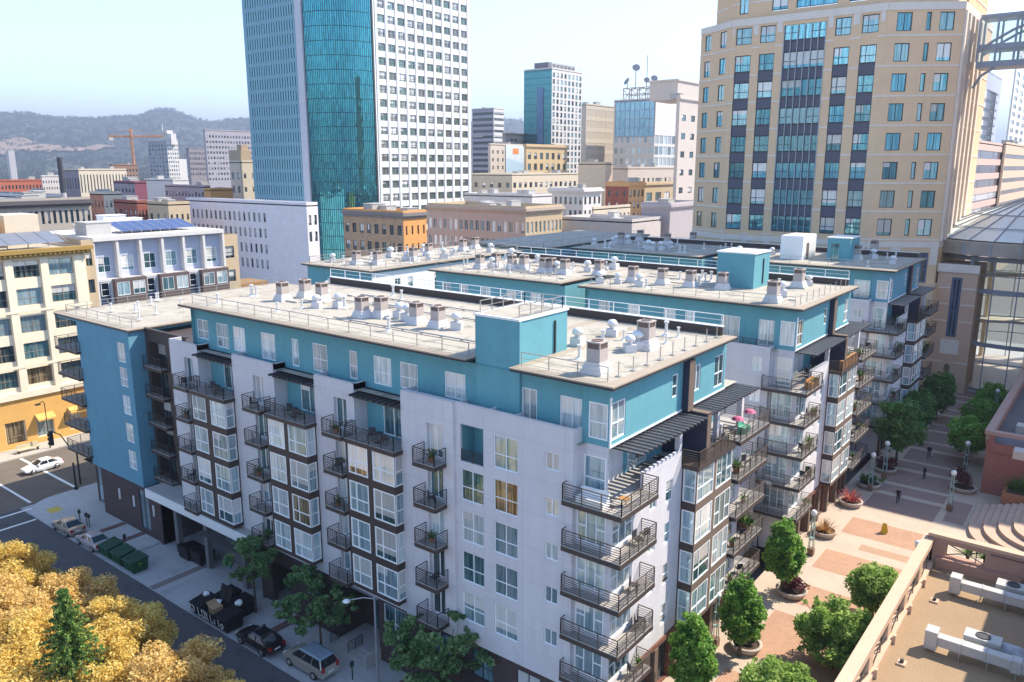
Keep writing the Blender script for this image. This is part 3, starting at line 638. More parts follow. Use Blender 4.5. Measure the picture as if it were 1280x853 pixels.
# rear-left wing
D = thing('apartment_building', 'rear left teal apartment wing with a white sunlit side wall, behind the nearest roof', 'apartment building', (27, 50, 0))
dws = [(a, a + 1.0, 19.6, 22.0, 'slide', 0) for a in (31.2, 33.4, 38.4, 42.2, 43.6, 49.5)]
m_ = MB(); m_.faceY(50.2, 27.4, 57, 0, 23, [w[:4] for w in dws], .15); m_.build('side_wall', trimw, D)
for q in dws: winY(D, 50.3, *q[:4], style='slide', var=GL[2])
storeyX(D, 27.4, 50.2, 62.5, teal, [(52, 53.4, 19.8, 21.8, 'slide', 0), (57, 58.6, 19.8, 21.8, 'slide', 0)], 0, 23.0, 'street_wall')
k = MB(); k.box(27.5, 57, 50.3, 62.5, 0, 22.99, 0, 'xy'); k.box(26.2, 27.38, 51, 55, 19.6, 21.4, 1); k.build('core', [teal, trimw], D)
eave(D, 26.8, 57.5, 49.8, 63, 23.0, inset=(.61, .41)); roofrail(D, [((27.7, 50.6), (27.7, 62.3)), ((27.7, 50.6), (57, 50.6)), ((57, 50.6), (57, 62.3)), ((27.7, 62.3), (57, 62.3))], 23.46)
E = thing('apartment_building', 'rearmost low teal wing with a blue shaded roof, in front of the long brown building', 'apartment building', (62, 50, 0))
storeyX(E, 62.5, 49.5, 64.5, teal, [(52, 53.6, 20.0, 21.8, 'slide', 0), (58, 59.6, 20.0, 21.8, 'slide', 0)], 0, 23.0, 'street_wall')
k = MB(); k.box(62.52, 95, 49.5, 64.5, 0, 22.99, 0, 'x'); k.build('core', blue, E)
eave(E, 62, 95.5, 49.2, 65, 23.0, inset=(.51, .31)); roofrail(E, [((62.8, 50), (62.8, 64)), ((62.8, 50), (95, 50))], 23.46)
# podium courts between the wings
for i, (x0, x1, lab) in enumerate(((20.1, 32.1, 'pale grey courtyard podium between the nearest and middle teal wings'), (52.3, 65.5, 'shaded courtyard podium between the middle and farthest teal wings'))):
    t = thing('courtyard_podium', lab, 'podium', (x0, 3, 0))
    q = MB(); q.box(x0, x1, 3.0, 46, 0, 6.6, 0); q.box(x0 + .2, x1 - .2, 3.25, 46, 6.601, 6.63, 1); q.box(x0, x1, 3.0, 3.2, 6.6, 7.5, 0); q.build('podium', [mat('pale_grey_wall', (.50, .49, .50), .85, .05, joint=(4, 3, .92)), slabt], t)
    q = MB(); rail(q, (x0, 3.1), (x1, 3.1), 7.5, .5, 2); q.build('podium_railing', railm, t)
# ---------------------------------------------------------------- ground, hills and the city beyond
GZ = -2.75; TWY = -11.6
def wallmat(name, hexc, k=0.62, **kw):
    c = H(hexc, min(1.0, k * 1.22)); g_ = sum(c) / 3; return mat(name, tuple(min(.85, v * .86 + g_ * .14) for v in c), 0.85, kw.pop('var', .08), **kw)
def roof_clutter(th, x0, x1, y0, y1, z, n=3, m=None):
    for i in range(n):
        w, d, h = rng.uniform(1.5, 4), rng.uniform(1.5, 4), rng.uniform(.8, 2.4)
        a = rng.uniform(x0 + 1, max(x0 + 1.1, x1 - 1 - w)); b = rng.uniform(y0 + 1, max(y0 + 1.1, y1 - 1 - d))
        q = MB(); q.box(a, a + w, b, b + d, z, z + h); q.box(a - .1, a + w + .1, b - .1, b + d + .1, z + h, z + h + .12); q.build('roof_plant', m or conc, th)
def wgrid(lo, hi, zt, n, rows, wf, hf, sh, tm):
    out = []; p = (hi - lo) / n
    for r in range(rows):
        zb = zt - tm - r * sh - sh * (0.5 + hf / 2)
        for c in range(n):
            m_ = lo + p * (c + .5); out.append((m_ - p * wf / 2, m_ + p * wf / 2, zb, zb + sh * hf))
    return out
def bld(name, label, pl, pc, pr, yt, dist, wm, xw=None, yw=None, sh=3.6, tm=1.0, gl=None, fm=None, style='slide', cor=0.0, rm=None, clutter=2, group=None, wmy=None, base=GZ, cat='building', par=0.7, maxd=90, corm=None, depth=.25, xf=0.0):
    """one city block building: px of its left end, near corner and right end, px row of its top at the corner, distance"""
    d = ray(pc, yt); t = dist / math.hypot(d[0], d[1]); P = CAM + d * t; x, y, zt = P
    wy = min(maxd, onx(pl, yt, x)[1] - y) if pl < pc - .5 else 18
    wx = min(maxd, ony(pr, yt, y)[0] - x) if pr > pc + .5 else 18
    th = thing(name, label, cat, (x, y, base), group)
    gl = gl or [GL[2], GL[3], GL[1]]; fm = fm or darkframe
    opx = [q for q in wgrid(y + wy * xf, y + wy, zt, *xw, sh, tm) if q[2] > base + .5] if xw else []
    opy = [q for q in wgrid(x, x + wx, zt, *yw, sh, tm) if q[2] > base + .5] if yw else []
    m = MB(); m.faceX(x, y, y + wy, base, zt, opx, depth); m.faceY(y, x, x + wx, base, zt, opy, depth, 1)
    m.poly([(x + wx, y, base), (x + wx, y + wy, base), (x + wx, y + wy, zt), (x + wx, y, zt)], 1); m.poly([(x, y + wy, base), (x, y + wy, zt), (x + wx, y + wy, zt), (x + wx, y + wy, base)])
    m.build('wall', [wm, wmy or wm], th)
    for q in opx: winX(th, x + depth - .05, *q, style=style, var=rng.choice(gl), fm=fm, detail=1)
    for q in opy: winY(th, y + depth - .05, *q, style=style, var=rng.choice(gl), fm=fm, detail=1)
    r = MB(); r.poly([(x, y, zt - .3), (x + wx, y, zt - .3), (x + wx, y + wy, zt - .3), (x, y + wy, zt - .3)], 0)
    r.box(x, x + wx, y, y + .3, zt - .3, zt + par, 1, 'b'); r.box(x, x + .3, y + .3, y + wy, zt - .3, zt + par, 1, 'b'); r.box(x + wx - .3, x + wx, y + .3, y + wy, zt - .3, zt + par, 1, 'b'); r.box(x + .3, x + wx - .3, y + wy - .3, y + wy, zt - .3, zt + par, 1, 'b')
    r.build('roof', [rm or roofm, wmy or wm], th)
    if cor:
        c = MB(); c.box(x - cor, x + wx + cor * .3, y - cor, y - .003, zt - .5, zt + .25); c.box(x - cor, x - .003, y - .003, y + wy, zt - .5, zt + .25); c.box(x - cor * .5, x + wx, y - cor * .5, y - .004, zt - 1.0, zt - .5); c.box(x - cor * .5, x - .004, y, y + wy, zt - 1.0, zt - .5)
        c.build('cornice', corm or wmy or wm, th)
    if clutter: roof_clutter(th, x, x + wx, y, y + wy, zt - .3, clutter)
    return th, x, y, wx, wy, zt

# --- palette
cream = wallmat('cream_render', '#EBD9BE'); pink = wallmat('pale_pink_render', '#DCC0B8'); tan = wallmat('tan_render', '#D8BE98'); orng = wallmat('orange_render', '#F2A650', .72); rbrick = wallmat('red_brick_wall', '#B5604A', .6, brick=(.6, .25, H('#A65440', .6), H('#B58575', .6)))
greyc = wallmat('grey_concrete_wall', '#C9C3C4'); whitec = wallmat('white_concrete_wall', '#EAE4E0', .62); brn = wallmat('brown_stone', '#B79880'); mauve = wallmat('mauve_wall', '#A99BA4'); dgrey = wallmat('dark_grey_wall', '#8A8790')
cityg = mat('city_ground', (.23, .21, .20), .9, .2, .01)
g = MB(); g.poly([(-9000, -9000, GZ), (16000, -9000, GZ), (16000, 16000, GZ), (-9000, 16000, GZ)]); struct(g.build('ground', cityg))

# --- white and glass tower on the left
def left_tower():
    d = ray(472, 209); P = CAM + d * (250 / math.hypot(d[0], d[1])); xp, yp = P[0], P[1]; r = 12.0
    while r < 60:
        x0, y0 = xp - r, yp + r
        if onx(391, 209, x0)[1] < y0: break
        r += .5
    th = thing('office_tower', 'tall white office tower with a curved blue glass corner, left of centre', 'tower', (x0, yp, GZ))
    top = 118.0; sh = 4.0
    white = mat('white_tower_panel', (.74, .74, .72), .6, .04, joint=(3.0, 4.0, .93))
    pier = mat('pale_blue_grey_panel', (.55, .56, .62), .6, .05)
    gx = glassmat('tower_curtain_glass', (.06, .36, .44), (.10, .46, .52), .88, .03, 0, .16, .16)
    gb = [glassmat('tower_band_glass', (.10, .26, .32), (.22, .42, .48), .7, .05), glassmat('tower_band_glass_pale', (.2, .36, .42), (.34, .52, .56), .7, .05)]
    xr = ony(589, 209, yp)[0]
    ops = wgrid(xp + 1.2, xr - 1.0, top - 1, 10, 29, .70, .56, sh, .5)
    m = MB(); m.faceY(yp, xp, xr, GZ, top, ops, .35); m.poly([(xr, yp, GZ), (xr, yp + 60, GZ), (xr, yp + 60, top), (xr, yp, top)])
    for i in range(11): u = xp + 1.2 + (xr - xp - 2.2) * i / 10; m.box(u - .35, u + .35, yp - .18, yp - .004, GZ, top)
    m.build('white_front', white, th)
    gg = [glassmat('green_office_pane', (.10, .17, .16), (.28, .36, .33), .35, .05), glassmat('grey_office_pane', (.2, .2, .2), (.38, .38, .36), .3, .06)]
    for q in ops: winY(th, yp + .28, *q, style='asym', var=rng.choice(gg), fm=mat('bronze_window_frame', (.10, .10, .09), .4), detail=1, fw=.14)
    yl = onx(316, 209, x0)[1]; w = MB(); b0 = y0 + 3.2
    bands = [(b0, yl - 1.2, top - 4 - k * sh - 2.9, top - 4 - k * sh) for k in range(29)]
    w.faceX(x0, b0, yl, GZ, top, [q for q in bands if q[2] > 0], .4)
    w.poly([(x0, yl, GZ), (x0, yl, top), (x0 + 40, yl, top), (x0 + 40, yl, GZ)]); w.build('fin_front', mat('teal_grey_spandrel', (.17, .35, .43), .4, .05), th)
    for k, (a, b, c, e) in enumerate(bands):
        if c < 0: continue
        q = MB(); n = 20; q.poly([(x0 + .12, b, c), (x0 + .12, a, c), (x0 + .12, a, e), (x0 + .12, b, e)], 1)
        for i in range(n + 1):
            u = a + (b - a) * i / n; q.box(x0 + .02, x0 + .119, u - (b - a) / n * .31, u + (b - a) / n * .31, c, e, 0)
        q.build('window_band', [mat('pale_teal_fin', (.20, .43, .51), .4, .04), mat('slit_dark', (.012, .04, .07), .5, .2, spec=.1)], th)
    s = MB(); s.box(x0 - .5, x0 + 1.5, y0 + .3, b0, GZ, top); s.build('corner_pier', pier, th)
    c = MB(); N = 34; jr = random.Random(3); cx, cy = xp, y0
    zs = [GZ + 2.0 * i for i in range(int((top - GZ) / 2.0) + 1)]
    ang = [math.pi + (math.pi / 2) * i / N for i in range(N + 1)]
    for i in range(N):
        p0 = (cx + r * math.cos(ang[i]), cy + r * math.sin(ang[i])); p1 = (cx + r * math.cos(ang[i + 1]), cy + r * math.sin(ang[i + 1]))
        for k in range(len(zs) - 1):
            j = [jr.uniform(-.012, .012) for _ in range(4)]
            c.poly([(p0[0] + j[0], p0[1] + j[0], zs[k]), (p1[0] + j[1], p1[1] + j[1], zs[k]), (p1[0] + j[2], p1[1] + j[2], zs[k + 1]), (p0[0] + j[3], p0[1] + j[3], zs[k + 1])], 0)
        c.bar((p0[0], p0[1], GZ), (p0[0], p0[1], top), .14, .14, 1)
    for z in zs[1::2]:
        for i in range(N): c.bar((cx + r * math.cos(ang[i]), cy + r * math.sin(ang[i]), z), (cx + r * math.cos(ang[i + 1]), cy + r * math.sin(ang[i + 1]), z), .12, .16, 1)
    c.build('curved_glass', [gx, mat('teal_mullion', (.008, .05, .07), .5)], th)
    k = MB(); k.box(xp - .6, xp, yp - .2, yp + .6, GZ, top); k.build('dark_edge_pier', darkframe, th)
    rf = MB(); rf.poly([(x0, y0, top), (xp, yp, top), (xr, yp, top), (xr, yp + 60, top), (x0, yl, top)]); rf.build('roof', roofm, th)
left_tower()
pod = bld('office_podium', 'low white office block with dark square windows at the foot of the glass tower', 233, 383, 397, 257, 205, wallmat('lilac_white_panel', '#E6E0E4', .80, joint=(2.6, 1.6, .9)), (17, 4, .42, .58), (2, 2, .5, .6), 4.1, 1.6, clutter=1, xf=.30, rm=mat('grey_roof', (.25, .26, .28), .9), maxd=140)

# --- the corner buildings over the cross street, in one street line
def street_building(name, label, x0, x1, y, depth, zt, wm, ops, wmtop, style, gl, fm, cor=0):
    th = thing(name, label, 'building', (x0, y, STREET)); m = MB()
    m.faceY(y, x0, x1, STREET, zt, ops, .3); m.poly([(x0, y, STREET), (x0, y, zt), (x0, y + depth, zt), (x0, y + depth, STREET)]); m.poly([(x1, y, STREET), (x1, y + depth, STREET), (x1, y + depth, zt), (x1, y, zt)])
    m.build('wall', wm, th)
    for q in ops: winY(th, y + .22, *q, style=style, var=rng.choice(gl), fm=fm, detail=2)
    r = MB(); r.poly([(x0, y, zt - .3), (x1, y, zt - .3), (x1, y + depth, zt - .3), (x0, y + depth, zt - .3)]); r.build('roof', wmtop, th)
    return th
# tan classical corner block
Y0 = 96.5; tx1 = 14.6
ztan = wallmat('tan_stone', '#EBDCC0', .80, streak=.05); ochre = wallmat('ochre_stone', '#E9B050', .72, streak=.05)
cols = [(tx1 - 1.2 - 4.45 * (i + 1) + .55, tx1 - 1.2 - 4.45 * i - .55) for i in range(6)]
ops = []
for zb in (20.9, 17.1, 13.3, 9.6, 6.0): ops += [(a, b, zb, zb + 2.3) for a, b in cols]
tb = street_building('tan_corner_block', 'tan classical stone office block with an ochre street floor, at the left edge', -14, tx1, Y0, 26, 24.6, ztan, ops + [(9.9, 11.5, -1.6, 1.2), (5.5, 7.6, -1.6, 1.2), (1.5, 3.9, -2.5, 1.3), (-2, 0, -1.6, 1.2), (-6, -4, -1.6, 1.2)], roofm, 'grid', [GL[3], GL[2], GL[4], GL[1]], mat('tan_window_frame', (.30, .23, .16), .6))
q = MB(); q.box(-14, tx1, Y0 - .14, Y0 - .002, STREET, -1.75); 
for a, b in ((-14, -6.1), (-3.9, -2.1), (.1, 1.4), (4.0, 5.4), (7.7, 9.8), (11.6, tx1)): q.box(a, b, Y0 - .14, Y0 - .002, -1.75, 1.3)
q.box(-14, tx1, Y0 - .14, Y0 - .002, 1.3, 4.4); q.build('ochre_base', ochre, tb)
q = MB()
for a, b in cols:
    q.box(b + .05, b + 1.05, Y0 - .35, Y0 - .003, 5.3, 23.6)
q.box(-14, tx1 + .2, Y0 - .45, Y0 - .004, 4.41, 5.29); q.box(-14, tx1 + .1, Y0 - .4, Y0 - .36, 8.6, 9.0); q.box(-14, tx1 + .1, Y0 - .42, Y0 - .36, 16.2, 16.55); q.build('piers', ztan, tb)
q = MB(); q.box(-14, tx1 + .9, Y0 - 1.1, Y0 - .003, 24.2, 24.75); q.box(-14, tx1 + .6, Y0 - .75, Y0 - .005, 23.65, 24.19)
for i in range(46): q.box(-13.8 + i * .63, -13.55 + i * .63, Y0 - 1.0, Y0 - .76, 23.9, 24.19)
q.build('cornice', mat('gilded_cornice', H('#C9A35A', .6), .7), tb)
q = MB(); q.poly([(-12, Y0 + 1, 25.3), (tx1 - 2, Y0 + 1, 25.3), (tx1 - 2, Y0 + 6, 26.6), (-12, Y0 + 6, 26.6)])
for i in range(10): q.bar((-12 + i * 2.7, Y0 + 6, 24.4), (-12 + i * 2.7, Y0 + 6, 26.6), .1)
for i in range(11): q.bar((-12 + i * 2.5, Y0 + 1, 25.32), (-12 + i * 2.5, Y0 + 6, 26.62), .12, .05)
q.build('solar_panel', mat('grey_solar', (.16, .17, .20), .3, .1), tb)
q = MB(); q.box(-6, 6.5, Y0 + 8, Y0 + 14, 24.3, 28.6); q.box(8, 12.6, Y0 + 9, Y0 + 15, 24.3, 28.9, 1); q.build('roof_house', [wallmat('ochre_render', '#E2B979', .6), cream], tb)
for a in (5.4, 9.8):
    q = MB(); q.poly([(a - .1, Y0 - 1.2, 1.1), (a + 2.3, Y0 - 1.2, 1.1), (a + 2.3, Y0 - .16, 1.7), (a - .1, Y0 - .16, 1.7)]); q.poly([(a - .1, Y0 - 1.2, .85), (a + 2.3, Y0 - 1.2, .85), (a + 2.3, Y0 - 1.2, 1.1), (a - .1, Y0 - 1.2, 1.1)]); q.build('awning', ochre, tb)
q = MB(); q.box(11.7, tx1 + .8, Y0 - 1.8, Y0 - .15, 2.2, 2.5); q.build('awning', ochre, tb)
# white and lilac apartments next door
Y1 = 97.6; ax0, ax1 = 16.4, 37.6
ap = thing('corner_apartments', 'four storey white and lilac apartment house with brown bays, beside the tan corner block', 'building', (ax0, Y1, STREET))
ops = []; bayx = []
un = (ax1 - ax0) / 6
for i in range(6):
    c = ax0 + un * (i + .5); ops.append((c - 1.0, c + .9, 20.3, 22.6))
m = MB(); m.faceY(Y1 + .9, ax0, ax1, 19.4, 25, ops, .15, 1); m.faceY(Y1, ax0, ax1, STREET, 19.4, [], .1, 0)
m.poly([(ax0, Y1, 19.4), (ax1, Y1, 19.4), (ax1, Y1 + .9, 19.4), (ax0, Y1 + .9, 19.4)]); m.poly([(ax1, Y1, STREET), (ax1, Y1 + 18, STREET), (ax1, Y1 + 18, 25), (ax1, Y1, 25)]); m.poly([(ax0, Y1, STREET), (ax0, Y1, 25), (ax0, Y1 + 18, 25), (ax0, Y1 + 18, STREET)])
m.box(ax0 - .1, ax1 + .1, Y1 - .2, Y1 + 18, 25, 25.6, 0)
for i in range(7): m.box(ax0 + un * i - .2, ax0 + un * i + .2, Y1 - .05, Y1 + .898, 19.41, 24.99)
m.build('wall', [whitec, wallmat('lilac_render', '#C3C8DC', .7)], ap)
for q in ops: winY(ap, Y1 + .98, *q, style='grid', var=GL[rng.choice((1, 2))], detail=2)
m = MB()
for i in range(3):
    a = ax0 + un * (2 * i + 1) - 1.3; b = a + 4.9; bo = []
    for zf in (16.3, 13.0, 9.7, 6.4):
        bo += [(a + .3, a + 2.2, zf + .5, zf + 2.5), (a + 2.7, b - .3, zf + .5, zf + 2.5)]
    m.faceY(Y1 - .8, a, b, 5.6, 19.0, bo, .12); m.box(a, b, Y1 - .8, Y1 - .01, 19.0, 19.3); m.poly([(a, Y1 - .8, 5.6), (a, Y1 - .8, 19), (a, Y1, 19), (a, Y1, 5.6)]); m.poly([(b, Y1 - .8, 5.6), (b, Y1, 5.6), (b, Y1, 19), (b, Y1 - .8, 19)])
    for q in bo: winY(ap, Y1 - .74, *q, style='slide', var=GL[rng.choice((0, 1, 2))], name='bay_window')
m.build('brown_bay', mat('umber_panel', (.12, .09, .085), .6), ap)
for i in range(3):
    a = ax0 + un * 2 * i + .35; q = MB(); q.box(a, a + 1.4, Y1 - .06, Y1 - .002, 5.5, 19.0); q.build('dark_strip', mat('navy_strip', (.03, .05, .10), .5), ap)
    for zf in (16.5, 13.2, 9.9, 6.6): winY(ap, Y1 - .06, a + .1, a + 1.3, zf + .4, zf + 2.4, style='half', var=GL[1])
q = MB(); q.poly([(ax0 + 6, Y1 + 3.2, 26.0), (ax0 + 18.5, Y1 + 3.2, 26.0), (ax0 + 18.5, Y1 + 8.4, 27.2), (ax0 + 6, Y1 + 8.4, 27.2)], 0)
for i in range(9): q.bar((ax0 + 6 + i * 1.5625, Y1 + 3.2, 26.02), (ax0 + 6 + i * 1.5625, Y1 + 8.4, 27.22), .12, .05, 1); q.bar((ax0 + 6.05 + i * 1.54, Y1 + 8.3, 25.6), (ax0 + 6.05 + i * 1.54, Y1 + 8.3, 27.15), .08, .08, 1); q.bar((ax0 + 6.05 + i * 1.54, Y1 + 3.3, 25.6), (ax0 + 6.05 + i * 1.54, Y1 + 3.3, 26.0), .08, .08, 1)
q.build('solar_panel', [mat('blue_solar', (.03, .05, .16), .15, .1, spec=.6), steel], ap)
roof_clutter(ap, ax0, ax1, Y1 + 9.5, Y1 + 17, 25.6, 6, trimw); roof_clutter(ap, ax0, ax0 + 5, Y1 + 2, Y1 + 9, 25.6, 2, conc)
street_building('narrow_infill_house', 'narrow tan infill front squeezed between the tan block and the lilac apartments', tx1 + .05, ax0 - .05, Y0 + .9, 20, 25.4, tan, [(tx1 + .5, ax0 - .4, zb, zb + 2.0) for zb in (21.6, 17.6, 13.6, 9.8)], roofm, 'half', [GL[3]], darkframe)
street_building('narrow_infill_house', 'narrow tan end house on the right of the lilac apartments', ax1 + .05, ax1 + 3.2, Y1 + .8, 16, 24.6, tan, [(ax1 + .7, ax1 + 2.4, zb, zb + 2.0) for zb in (20.6, 16.6, 12.6)], roofm, 'half', [GL[3]], darkframe)
lo = street_building('low_shop_building', 'low flat tan roofed shop building right of the lilac apartments', ax1 + 3.4, 58, Y1, 20, 12.5, tan, [(44 + 4 * i, 46.5 + 4 * i, 7, 9.6) for i in range(3)], mat('tan_roof', H('#D9BC92', .6), .9, .15), 'grid', [GL[3]], darkframe)
q = MB(); q.box(ax1 + 3.4, 58, Y1, Y1 + .4, 12.2, 13.4); q.box(ax1 + 3.4, ax1 + 3.8, Y1 + .4, Y1 + 20, 12.2, 13.4); q.box(44, 52, Y1 + 9, Y1 + 15, 12.2, 14.6); q.build('parapet', mat('brown_coping', H('#B08A5A', .6), .8), lo)

# --- beige stone tower with its set-back top
bst = mat('beige_stone', (.76, .54, .345), .85, .05, joint=(1.9, 1.1, .94)); wst = wallmat('pale_stone_band', '#EFE2D4', .72); span = mat('grey_spandrel', (.105, .105, .14), .5, .06)
tg = [glassmat('tower_teal_pane', (.09, .33, .38), (.34, .60, .64), .6, .04, .4), glassmat('tower_blue_pane', (.08, .30, .40), (.22, .50, .58), .65, .04), glassmat('tower_deep_pane', (.04, .17, .22), (.16, .36, .40), .55, .04), glassmat('tower_light_pane', (.22, .42, .46), (.45, .64, .66), .5, .05, .5)]
def seg(mb, p0, p1, z0, z1, ops, depth=.25, m=0):
    th = math.atan2(p1[1] - p0[1], p1[0] - p0[0]); L = math.hypot(p1[0] - p0[0], p1[1] - p0[1])
    mb.face((p0[0], p0[1], z0), th, L, z1 - z0, [(a, b, c - z0, d - z0) for a, b, c, d in ops], depth, m); return th, L
def segwin(T, p0, p1, a, b, c, d, **k):
    th = math.atan2(p1[1] - p0[1], p1[0] - p0[0]); u = (a + b) / 2; ct, st = math.cos(th), math.sin(th); dd = .2
    win(T, p0[0] + u * ct - dd * st, p0[1] + u * st + dd * ct, c, th, b - a, d - c, **k)
def segbar(mb, p0, p1, a, b, z0, z1, out, m=0):
    th = math.atan2(p1[1] - p0[1], p1[0] - p0[0]); ct, st = math.cos(th), math.sin(th)
    def P(u, d, z): return (p0[0] + u * ct - d * st, p0[1] + u * st + d * ct, z)
    i = len(mb.v); mb.v += [P(a, -out, z0), P(b, -out, z0), P(b, -.003, z0), P(a, -.003, z0), P(a, -out, z1), P(b, -out, z1), P(b, -.003, z1), P(a, -.003, z1)]
    for f in ((0, 3, 2, 1), (4, 5, 6, 7), (0, 1, 5, 4), (1, 2, 6, 5), (3, 0, 4, 7)): mb.f.append(tuple(i + q for q in f)); mb.m.append(m)
def beige_tower():
    X = 97.0
    yA = onx(905, 209, X)[1]; yB = onx(1092, 209, X)[1]
    pR = (103.0, onx(1184, 209, 103.0)[1]); pL = (99.6, onx(885, 209, 99.6)[1]); pLL = (101.5, onx(869, 209, 101.5)[1])
    V = [pLL, pL, (X, yA), (X, yB), pR, (130, pR[1])]
    T = thing('stone_tower', 'beige stone tower with teal glass strips and a set back top, right of centre', 'tower', (X, yB, GZ))
    pit = 4.37; zrow = [26.4 + pit * i - 1.35 for i in range(8)]; wh = 2.65; zs = 59.6
    def ucol(px0, px1, p0, p1):
        out = []
        for px in (px0, px1):
            d = ray(px, 209); n = np.array((-(p1[1] - p0[1]), p1[0] - p0[0])); t = ((np.array(p0) - CAM[:2]) @ n) / (d[:2] @ n); q = CAM[:2] + d[:2] * t
            out.append(math.hypot(q[0] - p0[0], q[1] - p0[1]))
        return tuple(out)
    W = MB(); B = MB(); SP = MB()
    grille = MB()
    for k in range(5):
        p0, p1 = V[k], V[k + 1]; L = math.hypot(p1[0] - p0[0], p1[1] - p0[1]); ops = []; strips = []
        if k == 0: wc = [ucol(874, 881, p0, p1)]
        elif k == 1: wc = [ucol(892, 899.5, p0, p1)]
        elif k == 2: wc = []; strips = [ucol(911, 930, p0, p1), ucol(940, 958.5, p0, p1), ucol(969, 1019, p0, p1), ucol(1030, 1049, p0, p1), ucol(1062, 1082, p0, p1)]
        elif k == 3: wc = [ucol(1103.5, 1122, p0, p1), ucol(1139, 1145, p0, p1), ucol(1155, 1173, p0, p1)]
        else: wc = [(1.5, 3.2), (5.0, 6.8), (8.6, 10.4), (12.2, 14)]
        for a, b in wc: ops += [(a, b, z, z + wh) for z in zrow]
        for i, (a, b) in enumerate(strips):
            if i == 2: ops.append((a, b, 25.0, 58.0))
            else: ops += [(a, b, 25.0, zrow[6] + wh), (a, b, zrow[7], zrow[7] + wh)]
        gr = strips if k == 2 else ([wc[0], wc[-1]] if k in (3,) else (wc if k < 2 else []))
        ops += [(a, b, 17.6, 22.4) for a, b in gr]
        seg(W, p0, p1, GZ, zs, ops, .3)
        for a, b in gr:
            segwin(T, p0, p1, a, b, 17.6, 22.4, style='grid', var=GL[3], fm=mat('blue_grille', (.10, .13, .22), .5), name='grille_window', detail=1, fw=.3)
        for a, b in wc:
            for z in zrow: segwin(T, p0, p1, a, b, z, z + wh, style='slide' if b - a > 1 else 'none', var=rng.choice(tg), fm=darkframe, detail=1, fw=.12)
        for i, (a, b) in enumerate(strips):
            n = 6 if i == 2 else 1
            for r_, z in enumerate(zrow):
                segwin(T, p0, p1, a, b, z, z + wh, style='tri' if i == 2 else 'asym', var=rng.choice(tg), fm=darkframe, detail=1, fw=.12)
                if r_ < 7 and not (i != 2 and r_ == 6): segbar(SP, p0, p1, a, b, z + wh + .01, zrow[r_ + 1] - .01, -.12, 0)
            if i == 2:
                for q in range(n + 1): u = a + (b - a) * q / n; segbar(SP, p0, p1, u - .06, u + .06, 25.1, 57.9, .10, 1)
        # pale courses between openings
        ed = [0] + sorted(v for q in (strips if k == 2 else []) for v in q) + [L]
        for a, b in zip(ed[::2], ed[1::2]):
            for z in zrow: segbar(B, p0, p1, a, b, z - .75, z - .5, .07)
        segbar(B, p0, p1, 0, L, 58.6, 59.7, .12); segbar(B, p0, p1, 0, L, 23.2, 24.1, .09)
        if k == 2:
            for a, b in zip(ed[::2], ed[1::2]): segbar(B, p0, p1, a + .2, b - .2, 16.0, 23.19, .08); segbar(B, p0, p1, a + .3, b - .3, 57.0, 58.59, .08)
        elif k == 3:
            for a, b in ((.2, wc[0][0] - .2), (wc[0][1] + .2, wc[1][0] - .3), (wc[2][1] + .2, L)): segbar(B, p0, p1, a, b, 20.5, 23.19, .08)
        if k == 4:
            for u in (0.3, 3.4, 7.0, 10.6, 14.3, 18): segbar(B, p0, p1, u, u + 1.2, 24.2, 58.5, .35, 0)
    W.poly([(130, pR[1], GZ), (130, pLL[1], GZ), (130, pLL[1], zs), (130, pR[1], zs)]); W.poly([(pLL[0], pLL[1], GZ), (pLL[0], pLL[1], zs), (130, pLL[1], zs), (130, pLL[1], GZ)])
    W.poly([(v[0], v[1], zs) for v in V] + [(130, pLL[1], zs)]); i0 = len(W.v); W.v += B.v; W.f += [tuple(i0 + q for q in f) for f in B.f]; W.m += [1] * len(B.f); W.build('wall', [bst, wst], T); SP.build('spandrel', [span, mat('pale_mullion', (.35, .40, .44), .4)], T)
    # set-back top
    U = [(pLL[0] + 1.2, pLL[1] - 2.2), (pL[0] + 1, pL[1] - 1.6), (X + 1.0, yA - .4), (X + 1.0, yB + .3), (pR[0] + .5, pR[1] + 1.0), (129, pR[1] + 1)]
    W2 = MB(); B2 = MB(); S2 = MB(); zt = 76.0
    for k in range(5):
        p0, p1 = U[k], U[k + 1]; L = math.hypot(p1[0] - p0[0], p1[1] - p0[1]); ops = []
        if k == 0: wc = []
        elif k == 1: wc = [ucol(891, 900, p0, p1)]
        elif k == 2: wc = [ucol(908, 924, p0, p1), ucol(952, 971, p0, p1), ucol(981, 1030, p0, p1), ucol(1044, 1065, p0, p1)]
        elif k == 3: wc = [ucol(1086, 1111, p0, p1), ucol(1125, 1143, p0, p1), ucol(1174, 1193, p0, p1)]
        else: wc = [(2, 3.6), (6, 7.6)]
        for a, b in wc: ops.append((a, b, 60.6, 75))
        seg(W2, p0, p1, zs, zt, ops, .3)
        for a, b in wc:
            for r_ in range(3):
                z = 60.7 + r_ * 4.9; segwin(T, p0, p1, a, b, z, z + 2.6, style='tri' if b - a > 4 else 'slide', var=rng.choice(tg), fm=darkframe, detail=1, fw=.12)
                segbar(S2, p0, p1, a, b, z + 2.61, z + 4.89, -.12)
        ed = [0] + sorted(v for q in wc for v in q) + [L]
        for a, b in zip(ed[::2], ed[1::2]):
            for z in (62.2, 65.0, 67.8, 70.6, 73.4): segbar(B2, p0, p1, a, b, z, z + .28, .06)
    W2.poly([(v[0], v[1], zt) for v in U] + [(129, pLL[1] - 2.2, zt)]); W2.poly([(U[0][0], U[0][1], zs), (U[0][0], U[0][1], zt), (129, U[0][1], zt), (129, U[0][1], zs)])
    i0 = len(W2.v); W2.v += B2.v; W2.f += [tuple(i0 + q for q in f) for f in B2.f]; W2.m += [1] * len(B2.f); W2.build('upper_wall', [bst, wst], T); S2.build('spandrel', span, T)
